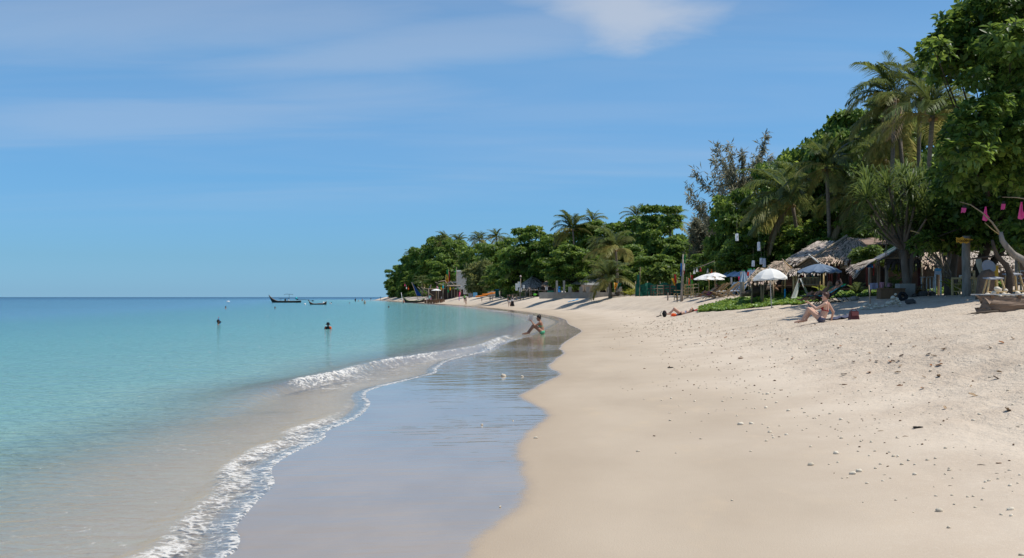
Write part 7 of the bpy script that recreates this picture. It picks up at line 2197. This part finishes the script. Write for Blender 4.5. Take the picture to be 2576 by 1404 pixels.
# posts on the sand
for u, v0, v1, l in ((1679, 736, 756, 'short wooden stake in the sand, left of the thick flag pole'), (1712, 734, 758, 'short wooden stake in the sand, in front of the thick flag pole')):
    p = ground_hit(u, v1); k = empty('wooden_stake', p, 0, l, 'stake', 'stakes on the sand')
    MB().tube([(0, 0, -.2), (.02, 0, (v1 - v0) / FPX * p.y)], [.06, .055], 7).build('shaft', WOOD, k)
k = Kit('grey_post', 'rough grey post between loungers and furled parasols', 'post', 1866, 62); k.tube('shaft', [k.g(1866) - V3((0, 0, .2)), k.q(1867, 684)], .13, DRIFT, 8)
k = Kit('bamboo_stake', 'thin bamboo stake with a blue foot beside the creeper', 'stake', 1974, 56); k.tube('shaft', [k.q(1974, 727), k.q(1975, 692)], .035, BAMBOO); k.tube('foot', [k.g(1974) - V3((0, 0, .1)), k.q(1974, 727)], .042, mat('bright_blue', (.02, .33, .65), .5))
k = Kit('thin_stake', 'thin leaning stake in the sand right of the reclining couple', 'stake', 2188, 42); k.tube('shaft', [k.g(2189) - V3((0, 0, .1)), k.q(2185, 717)], .022, BAMBOO_OLD)
# driftwood log leaning on the creeper
k = Kit('driftwood_log', 'long dark driftwood log with a raised branch end by the creeper', 'driftwood', 1905, 57)
q = k.q
MB().tube([q(1866, 741, -.8), q(1885, 737, -.5), q(1910, 730, 0), q(1935, 724, .3), q(1950, 716, .5), q(1966, 704, .8)], [.10, .17, .22, .20, .12, .05], 9, jit=.12, rng=random.Random(1)).build('log', mat('dark_driftwood', (.14, .11, .085), .9, (.08, .06, .045), 5, bump=.8), k.root, True)
MB().tube([q(1915, 727, .1), q(1935, 716, .2), q(1952, 708, .3), q(1962, 700, .4)], [.10, .08, .05, .025], 7).build('branch', DRIFT, k.root, True)
MB().tube([q(1942, 721, .3), q(1952, 728, 0), q(1958, 731, -.3)], [.12, .10, .05], 7).build('root', WOOD_BROWN, k.root, True)
# things lying on the sand
bp = empty('backpack', ground(1671, 60), R(20), 'black backpack standing at the sunbather\'s feet', 'backpack'); bp.scale = (.8,) * 3
mb = MB(); mb.ball((0, 0, .22), (.17, .14, .25), 10, 7); mb.build('sack', BLACK, bp, True)
MB().ball((.0, -.12, .15), (.11, .07, .12), 8, 6).build('front_pocket', BLACK, bp, True); MB().ball((.05, -.05, .42), (.06, .05, .03), 6, 4).build('patch', PALE_PINK, bp, True)
for s in (-.08, .08): MB().tube([(s - .05, .12, .4), (s - .18, .16, .25), (s - .1, .12, .05)], .018, 5).build('strap', BLACK, bp)
def cloth_on_sand(u, v, w, d, m, label, name='towel', rz=0.0, rum=.03):
    p = ground_hit(u, v); rng = random.Random(int(u)); g = []
    for j in range(7):
        row = []
        for i in range(9):
            x = (i / 8 - .5) * w; y = (j / 6 - .5) * d
            c, s = math.cos(rz), math.sin(rz)
            X, Y_ = p.x + x * c - y * s, p.y + x * s + y * c
            row.append(V3((X - p.x, Y_ - p.y, gz(X, Y_) - p.z + .012 + rng.uniform(0, rum))))
        g.append(row)
    o = MB().sheet(g).build(name, m); o.location = p
    md = o.modifiers.new('thickness', 'SOLIDIFY'); md.thickness = .012; md.offset = 1
    return tag(o, label, name.replace('_', ' '))
cloth_on_sand(1722, 790, 1.5, .7, RED, 'red towel under the lying sunbather', 'towel', .1, .02)
simple_bundle(1694, 792, 59.4, .14, ORANGE, 'crumpled orange bag beside the sunbather\'s knees', 'beach_bag', 'bag', (1.1, .7, .6))
cloth_on_sand(1703, 794, .5, .3, BIK_NAVY, 'small dark patterned cloth beside the orange bag', 'cloth', 0, .1)
cloth_on_sand(1442, 757, 1.2, .9, SKY_BLUE, 'pale blue towel lying alone on the far sand', 'towel', .2, .08)
cloth_on_sand(2108, 803, 1.0, .45, BIK_NAVY, 'dark towel on the sand behind the person in red', 'towel', 0.1, .06)
for u, v in ((1654, 797.5), (1660, 796)):
    p = ground_hit(u, v); o = MB().ball((0, 0, 0), (.13, .05, .025), 8, 4).build('sandal', BLACK, None, True); o.location = p + V3((0, 0, .03)); o.rotation_euler = (0, 0, .6); tag(o, 'black sandal lying on the sand near the backpack', 'sandal', 'sandals near the backpack')
hb = empty('handbag', ground_hit(2147, 804), R(10), 'maroon handbag on the sand behind the person in red', 'bag')
MAROON = mat('maroon_leather', (.10, .022, .022), .5, (.07, .016, .018), 6)
mb = MB(); g = []
MB().box((0, 0, .12), (.30, .16, .26), taper=.72).build('bag', MAROON, hb); MB().box((.0, -.085, .17), (.22, .02, .12)).build('flap', mat('maroon_flap', (.16, .05, .05), .5), hb)
MB().tube([(-.1, 0, .24), (-.05, 0, .31), (.05, 0, .31), (.1, 0, .24)], .012, 5).build('handle', MAROON, hb)
# ------------------------------------------------------------------ stones and flotsam
STONE = mat('coral_stone', (.64, .57, .45), .9, (.48, .41, .31), 14)
STONE_WHITE = mat('white_stone', (.74, .67, .54), .85, (.58, .51, .40), 10)
STONE_DARK = mat('dark_rock', (.06, .055, .05), .9, (.12, .11, .10), 6, bump=.8)
LEAF_DRY = mat('dry_leaf', (.19, .095, .045), .8, (.12, .06, .03), 10)
WEED = mat('dark_weed', (.02, .017, .014), .8)
def stone_mesh(name, seed, squash, m, n=9, k=6, rough=.16, holes=0):
    rng = random.Random(seed); mb = MB().ball((0, 0, 0), (1, squash[0], squash[1]), n, k)
    dirs = [(Vector((rng.gauss(0, 1), rng.gauss(0, 1), rng.gauss(0, 1))).normalized(), rng.uniform(-.35, .45)) for _ in range(7)]
    vs = []
    for p in mb.v:
        d = Vector(p); l = d.length
        s = 1 + sum(a * max(0, d.normalized().dot(q)) ** 4 for q, a in dirs) * .7 + rng.uniform(-rough, rough) * .5
        vs.append(tuple(d * s))
    mb.v = vs
    return mb.mesh(name, m, True)
PEB = [stone_mesh('stone', i, (.75 + .05 * (i % 3), .5 + .08 * (i % 3)), (STONE, STONE, STONE_WHITE)[i % 3], rough=.3) for i in range(7)]
STICK = [stone_mesh('stone', 40 + i, (.32, .28), STONE, 8, 6, .3) for i in range(3)]
BIG = [stone_mesh('stone', 20 + i, (.8, .6), STONE_WHITE, 11, 8, .34) for i in range(4)]
DARKS = [stone_mesh('rock', 30 + i, (.7, .55), STONE_DARK, 11, 8, .2) for i in range(3)]
_r = random.Random(99)
G_PEB = 'coral bits scattered over the smooth sand'
L_PEB = 'small pale coral bit lying by itself on the smooth bare sand'
def pebble(u, v, wpx, label=L_PEB, mesh=None, group=G_PEB, cat='stone', name='coral_stone', hit=None, flat=1.0):
    p = hit or ground_hit(u, v)
    o = link_mesh(name, mesh or (_r.choice(PEB) if _r.random() < .75 else _r.choice(STICK)))
    s = max(.012, wpx / FPX * p.y * .5)
    o.scale = (s, s, s * flat)
    o.location = p + Vector((0, 0, s * .22))
    o.rotation_euler = (_r.uniform(-.3, .3), _r.uniform(-.3, .3), _r.uniform(0, 6.28))
    tag(o, label, cat, group)
    return o
Z = lambda x, y: (1287.5 + .5 * x, 754.4 + .5 * y)
for x, y, w, l, m in ((1297, 668, 14, 'rounded brown stone standing proud in the middle of the smooth sand', PEB[0]), (1628, 776, 17, 'egg shaped white stone with a dark underside on the smooth sand', BIG[0]),
        (1503, 834, 17, 'blocky cream stone left of the paired white stones', PEB[4]), (1745, 867, 17, 'right one of two touching white stones', BIG[1]), (1713, 878, 17, 'left one of two touching white stones', BIG[2]),
        (1688, 897, 13, 'small brown streaked stone in front of the two touching white stones', STICK[0]), (2150, 1066, 20, 'largest knobbly coral lump low on the smooth sand', PEB[1]), (2507, 1057, 17, 'smooth white oval stone low at the right side', BIG[3]),
        (2565, 1288, 14, 'rough stone at the bottom right corner of the beach', PEB[3]), (1278, 545, 11, 'round white stone in the upper middle of the smooth sand', BIG[1]), (1150, 629, 15, 'flat grey brown stone, leftmost of a row of three', PEB[2]),
        (1205, 626, 12, 'middle stone of a row of three on the smooth sand', PEB[5]), (118, 697, 11, 'orange tinted coral lump right at the edge of the wet sand', PEB[3]), (1657, 699, 11, 'knobbed stone above the egg shaped white one', PEB[4]), (1502, 740, 10, 'knobbly stone above the blocky cream stone', PEB[0])):
    pebble(*Z(x, y), w, l, m, None)
for u, v, w, l in ((1266, 947, 14, 'round stone lying in the film of water, left of a smaller one'), (1313, 948, 8, 'small pale stone lying in the film of water'), (1212, 1070, 7, 'ring shaped coral bit on the wet sand'), (1258, 1277, 13, 'elongated coral piece on the wet sand'), (1290, 1059, 5, 'tiny white shell on the wet sand near the dry edge')):
    pebble(u, v, w, l, STICK[1] if 'elong' in l else PEB[1], None)
S = [(1260, 627), (1180, 546), (1132, 586), (1025, 560), (1201, 764), (1691, 730), (1825, 764), (1897, 770), (1797, 788), (1920, 790), (1942, 789), (1875, 884), (1865, 914), (1960, 831), (2027, 830), (1995, 810), (2091, 808), (2132, 801),
     (2127, 831), (2199, 859), (2180, 880), (2218, 898), (2025, 881), (1829, 850), (2438, 877), (2446, 905), (2502, 861), (2399, 912), (2372, 952), (2503, 936), (2545, 924), (2223, 1030), (2019, 1071), (2292, 995), (2510, 1088), (2461, 1082), (2196, 1148), (1765, 1022), (2365, 1010),
     (795, 571), (1436, 633), (1462, 657), (1482, 650), (1658, 664), (1641, 627), (1031, 446), (940, 446), (1060, 512), (1640, 821), (1595, 830), (1786, 925), (1853, 829), (2180, 750), (1725, 688), (1755, 713), (1808, 718), (1530, 598), (1490, 586), (1600, 575), (1655, 603), (1380, 680), (1390, 560), (1460, 548), (1210, 548), (1222, 549), (1072, 555), (1290, 645), (1315, 695), (1310, 684), (1280, 712), (1348, 636), (635, 764), (795, 609), (875, 570), (840, 536), (1105, 495), (1245, 470), (1265, 476), (1285, 476), (1255, 500), (1275, 503), (1330, 520), (920, 512), (800, 498), (753, 508), (665, 502), (1470, 570), (2123, 942), (2213, 986), (2330, 1046), (2380, 918), (2555, 882), (2070, 570), (2320, 990)]
ORD = ['', 'second ', 'third ', 'fourth ', 'fifth ', 'sixth ', 'seventh ', 'eighth ', 'ninth ', 'tenth ', 'eleventh ', 'twelfth ', 'thirteenth ', 'fourteenth ', 'fifteenth ', 'sixteenth ', 'seventeenth ', 'eighteenth ', 'nineteenth ', 'twentieth ']
MARKS = [((1297, 668), 'rounded brown stone'), ((1628, 776), 'egg shaped white stone'), ((1503, 834), 'blocky cream stone'), ((1730, 872), 'two touching white stones'), ((2150, 1066), 'largest knobbly coral lump'), ((2507, 1057), 'smooth white oval stone'),
         ((1278, 545), 'round white stone'), ((1205, 626), 'row of three stones'), ((2037, 649), 'flat black weed clump'), ((2360, 833), 'thin dark twig'), ((2447, 827), 'dark curled leaf'), ((1355, 455), 'small brown curl'), ((1657, 699), 'knobbed stone'), ((797, 344), 'dark brown clump')]
seen = {}
for x, y in S:
    seen.setdefault(min(MARKS, key=lambda m: (m[0][0] - x) ** 2 + (m[0][1] - y) ** 2)[1], []).append((x, y))
NAMES_OF = {}
for m, nm in MARKS:
    for i, p in enumerate(sorted(seen.get(nm, []), key=lambda p: (p[0] - m[0]) ** 2 + (p[1] - m[1]) ** 2)):
        NAMES_OF[p] = 'small pale coral bit %snearest to the %s' % (ORD[min(i, 19)], nm)
for x, y in S:
    pebble(*Z(x, y), label=NAMES_OF[(x, y)], wpx= _r.choice((5, 6, 7, 8, 9, 10)) * (.75 + y / 2500))
# the band of flotsam between smooth and trodden sand
n = 0
G2, L2 = 'coral bits in the wrack band', 'coral bit among leaves in the wrack band between smooth and trodden sand'
while n < 175:
    u = _r.uniform(1560, 2570); 
    vb = 800 + (u - 1560) * .165
    v = vb + _r.gauss(0, 1) * (14 + (u - 1560) * .052) + 10
    if v < 790 or v > 1080: continue
    pebble(u, v, _r.choice((3, 4, 4, 5, 6, 7, 8)) * (.6 + (v - 747) / 400), L2, None, G2, flat=.8)
    n += 1
# dry leaves and sticks
lm = []
for i in range(4):
    rng = random.Random(i); g = []
    for a in range(5):
        t = a / 4; w = .30 * math.sin(math.pi * (.08 + .84 * t))
        g.append([Vector((t - .5, -w, .12 * rng.random() + .05)), Vector((t - .5, 0, .0)), Vector((t - .5, w, .16 * rng.random() + .05))])
    lm.append(MB().sheet(g).mesh('dry_leaf', (mat('dark_dry_leaf', (.07, .045, .03), .8), mat('orange_dry_leaf', (.30, .125, .045), .8), mat('tan_dry_leaf', (.36, .25, .15), .8), LEAF_DRY)[i], True))
n = 0
while n < 90:
    u = _r.uniform(1580, 2570); vb = 792 + (u - 1560) * .16
    v = vb + _r.gauss(0, 1) * (16 + (u - 1560) * .05)
    if v < 770 or v > 1060: continue
    p = ground_hit(u, v); kd = _r.randrange(3); o = link_mesh('dry_leaf', lm[kd]); s = _r.uniform(.05, .11)
    o.location = p + Vector((0, 0, .015)); o.scale = (s, s, s); o.rotation_euler = (_r.uniform(-.4, .4), _r.uniform(-.4, .4), _r.uniform(0, 6))
    tag(o, ('dark brown dry leaf lying among the coral of the wrack band', 'orange brown dry leaf lying in the wrack band', 'pale tan dry leaf lying in the wrack band')[kd], 'leaf', ('dark', 'orange', 'tan')[kd] + ' dry leaves on the sand'); n += 1
for x, y, w, l, m in ((2037, 649, 32, 'flat black clump of weed on the open sand', WEED), (1979, 690, 17, 'brown slanting stick below the black weed', LEAF_DRY), (1938, 700, 10, 'short dark stick left of the slanting brown one', WEED), (1855, 664, 18, 'thin pale twig left of the black weed', BAMBOO_OLD),
        (2360, 833, 20, 'thin dark twig near the right side of the smooth sand', WEED), (2447, 827, 17, 'dark curled leaf near the right edge of the smooth sand', LEAF_DRY), (797, 344, 18, 'dark brown clump alone on the sand nearer the water', WEED), (1672, 428, 15, 'orange brown clump of dried leaves on the sand', LEAF_DRY), (2203, 939, 12, 'small dark sliver on the smooth sand', WEED), (1155, 296, 20, 'cluster of orange brown leaves in the wrack band', LEAF_DRY), (1355, 455, 10, 'small brown curl above the round white stone', LEAF_DRY)):
    p = ground_hit(*Z(x, y)); s = w / FPX * p.y / 2
    k = empty('beach_debris', p, _r.uniform(-.3, .3), l, 'debris')
    rr = random.Random(x)
    if 'clump' in l or 'cluster' in l or 'curl' in l:
        for i in range(6): MB().ball((rr.uniform(-.6, .6) * s, rr.uniform(-.3, .3) * s, .15 * s), (s * .45, s * .3, s * .16), 7, 4).build('frond', m, k, True)
    else:
        MB().tube([(-s, 0, .1 * s), (-.2 * s, .12 * s, .22 * s), (s, -.1 * s, .12 * s)], [s * .06, s * .11, s * .04], 6).build('stick', m, k, True)
# ring of pale stones on the sand and other heaps
def heap(spec, Y, name, label, group, meshes, parent_label=None):
    order = sorted(range(len(spec)), key=lambda i: spec[i][0])
    for i, (u, v, w) in enumerate(spec):
        n_ = order.index(i); end, m_ = ('left', n_) if n_ < len(spec) / 2 else ('right', len(spec) - 1 - n_)
        lab = label if parent_label is None else parent_label % (ORD[m_].strip() or 'outermost', end)
        p = at(u, v, Y + _r.uniform(-.12, .12)); o = link_mesh(name, meshes[i % len(meshes)])
        s = w / FPX * Y * .42; o.scale = (s, s, s); o.location = p; o.rotation_euler = (_r.uniform(-.5, .5), _r.uniform(-.5, .5), _r.uniform(0, 6))
        tag(o, lab, 'stone', group)
z5 = lambda x, y: (2106.1 + x * .15678, 565.8 + .15678 * y)
spec = [z5(*p) + (w,) for p, w in (((395, 1330), 14), ((450, 1280), 16), ((500, 1335), 15), ((520, 1290), 12), ((600, 1315), 15), ((620, 1275), 13), ((660, 1320), 12), ((720, 1305), 17), ((780, 1295), 14), ((815, 1255), 18), ((880, 1230), 16), ((915, 1255), 13), ((885, 1165), 17), ((945, 1190), 16), ((975, 1225), 12), ((990, 1265), 15), ((1000, 1290), 12), ((930, 1115), 10), ((545, 1345), 11), ((870, 1290), 10))]
Yr = ground_hit(2200, 778).y
heap(spec, Yr, 'pale_stone', 'smooth pale stone in the curved heap on the sand right of the person in red', 'curved heap of pale stones', BIG, '%s pale stone from the %s in the curved heap on the sand')
heap([(2483, 742, 22), (2498, 738, 20), (2508, 728, 22), (2515, 744, 14), (2525, 740, 18), (2536, 742, 16), (2470, 744, 14), (2490, 746, 14), (2530, 730, 14), (2560, 738, 18), (2572, 742, 20), (2548, 744, 14)], 34.5, 'pale_stone', 'pale stone in the heap around the stump behind the plank table', 'heap of stones by the stump', BIG, '%s pale stone from the %s in the heap behind the plank table')
heap([(1940, 777, 9), (1946, 775, 8), (1936, 779, 7), (1949, 779, 6), (1943, 773, 6)], ground(1941, 51).y, 'foot_stone', 'stone weighing down the foot of the near white parasol', 'stones at the parasol foot', PEB)
for u, v, w, l in ((2290, 757, 26, 'black rock lying on the sand behind the curved stone heap'), (2336, 735, 26, 'dark rock on shaded sand in front of the notice board'), (2320, 727, 30, 'bluish dark rock below the narrow white table'), (2345, 722, 26, 'dark rock among brushwood under the notice board'), (2300, 722, 20, 'dark rock next to the pale concrete block')):
    p = ground_hit(u, v + w * .3) if v > 730 else ground(u, 46); o = link_mesh('dark_rock', DARKS[int(u) % 3]); s = w / FPX * p.y * .5; o.scale = (s, s, s); o.location = p + Vector((0, 0, s * .3)); o.rotation_euler = (0, 0, u); tag(o, l, 'rock')
p = ground_hit(2148, 757); o = link_mesh('boulder', stone_mesh('boulder', 77, (.62, .55), DRIFT, 12, 8, .1)); s = 13 / FPX * p.y; o.scale = (s, s, s); o.location = p + Vector((0, 0, s * .35)); tag(o, 'grey rounded boulder alone on the sand below the thin stake', 'rock')
p = ground_hit(2270, 757); k = empty('tyre', p + Vector((0, 0, .14)), 0, 'black tyre half buried behind the curved stone heap', 'tyre')
MB().lathe([(.08, -.06), (.16, -.08), (.20, -.04), (.20, .04), (.16, .08), (.08, .06), (.08, -.06)], 16, M=Euler((R(70), .2, 0)).to_matrix()).build('tread', BLACK, k, True)
p = ground(1552, 112); 
for i in range(9):
    o = link_mesh('dark_rock', DARKS[i % 3]); s = _r.uniform(.18, .34); o.scale = (s, s, s); o.location = p + Vector((_r.uniform(-.5, .5), _r.uniform(-.3, .3), .1 + .6 * _r.random() * (1 if i > 3 else .3))); tag(o, 'dark stone in the heap at the foot of the yellow flag', 'stone', 'stone heap under the yellow flag')
# brushwood under the notice board, pale sticks leaning in the trees
k = Kit('brushwood_heap', 'fan of dry palm stalks leaning against the trunk right of the hut', 'brushwood', 2385, 47)
rr = random.Random(15)
for i in range(16):
    u0, u1 = 2372 + rr.uniform(-6, 22), 2330 + i * 4.5 + rr.uniform(-4, 4)
    k.tube('stalk', [k.q(u0, 690 + rr.uniform(-4, 8), rr.uniform(-.3, .3)), k.q(u1, 632 + rr.uniform(-8, 14), rr.uniform(-.4, .4))], .03, (DRIFT, BAMBOO_OLD)[i % 2], 5)
k = Kit('dead_tree', 'thick grey trunk rising into the shade right of the brushwood', 'trunk', 2392, 48)
MB().tube([k.g(2392) - Vector((0, 0, .2)), k.q(2390, 690), k.q(2396, 650), k.q(2400, 600)], [.32, .26, .24, .22], 9).build('trunk', BARK, k.root, True)
for (u0, v0, u1, v1, Y, l) in ((2290, 580, 2375, 606, 46, 'bare bamboo cane stretched across the trees above the hut'), (2440, 632, 2462, 637, 44, 'short bamboo cane under the yellow board')):
    k = Kit('bamboo_cane', l, 'cane', u0, Y, v=v0); k.tube('shaft', [k.q(u0, v0), k.q(u1, v1)], .028, BAMBOO)
# bright young plants
def young_palm(u, Y, v_top, label, m, seed, n=11):
    b = ground(u, Y); H = at(u, v_top, Y).z - b.z
    k = empty('young_palm', b, 0, label, 'plant')
    rng = random.Random(seed)
    ms = [frond_mesh('leaf', 75, 70, seed + i, nl=14, m=m, lw=.05, hang=.15, fan=1.0) for i in range(2)]
    for i in range(n):
        o = link_mesh('leaf', ms[i % 2], k); s = H * rng.uniform(.75, 1.0); o.scale = (s, s, s); o.rotation_euler = (0, rng.uniform(-.3, .5), i * 2.4)
    return k
YG = mat('yellow_green_leaf', (.26, .30, .045), .45, tint=.35, trans=.35)
young_palm(2074, 53.5, 704, 'yellow green young palm beside the gable hut porch', YG, 501, 9)
young_palm(2245, 47.5, 678, 'young palm with green blades inside the patched hut front', LEAF_DARK, 511, 9)
young_palm(2300, 47, 690, 'reddish spiky plant left of the narrow white table', FROND_OLD, 521, 9)
young_palm(2156, 53, 700, 'dark young palm in the shade under the palm leaf awning', FROND, 531, 9)
young_palm(1585, 108, 716, 'tall bladed plant beside the last wall post', YG, 541, 12)
young_palm(1570, 109, 722, 'yellowing bladed plant between two wall posts', FROND_YEL, 551, 7)
young_palm(2405, 45, 682, 'green bladed plant left of the grey post', YG, 561, 7)

def crumbs(name, n, seed, m, smin, smax, label):
    """small broken coral and leaf bits of the wrack band, too many to count"""
    g = np.random.default_rng(seed)
    X = g.uniform(1.5, 22, n * 6); Y = g.uniform(7.5, 58, n * 6)
    keep = np.abs(X / Y) < 0.62; X, Y = X[keep], Y[keep]
    dW = signed(WD, X, Y)
    band = np.exp(-((dW - 3.9 - 1.2 * fbm(X * .2, Y * .15, 2)) / 1.25) ** 2) + 0.10 * (dW > 1.2)
    k = g.random(len(X)) < band * np.clip(0.45 + 2.2 * fbm(X * .8, Y * .5 + 4, 3), 0.05, 1)
    X, Y = X[k][:n], Y[k][:n]; Z_ = terrain(X, Y); n = len(X)
    s = g.uniform(smin, smax, n) * (0.7 + Y / 60)
    D = np.array([[1, 0, 0], [-1, 0, 0], [0, 1, 0], [0, -1, 0], [0, 0, .7], [0, 0, -.7]], float)
    a = g.uniform(0, 6.28, n); c, q = np.cos(a), np.sin(a)
    V = D[None] * s[:, None, None] * g.uniform(.5, 1.3, (n, 6, 1)) * np.stack([np.ones(n), g.uniform(.35, .9, n), g.uniform(.4, .8, n)], 1)[:, None]
    x = V[..., 0] * c[:, None] - V[..., 1] * q[:, None]; y = V[..., 0] * q[:, None] + V[..., 1] * c[:, None]
    P = np.stack([x + X[:, None], y + Y[:, None], V[..., 2] + Z_[:, None] + s[:, None] * .25], -1).reshape(-1, 3)
    F = np.array([[0, 2, 4], [2, 1, 4], [1, 3, 4], [3, 0, 4], [2, 0, 5], [1, 2, 5], [3, 1, 5], [0, 3, 5]])
    tag(link_mesh(name, np_mesh(name, P, (np.arange(n)[:, None, None] * 6 + F[None]).reshape(-1, 3), m)), label, None, None, 'stuff')
crumbs('coral_gravel', 3200, 3, STONE, .008, .022, 'fine broken coral strewn along the wrack band')
crumbs('leaf_litter', 1100, 4, mat('brown_litter', (.16, .10, .06), .9), .010, .028, 'crumbled brown leaves strewn along the wrack band')
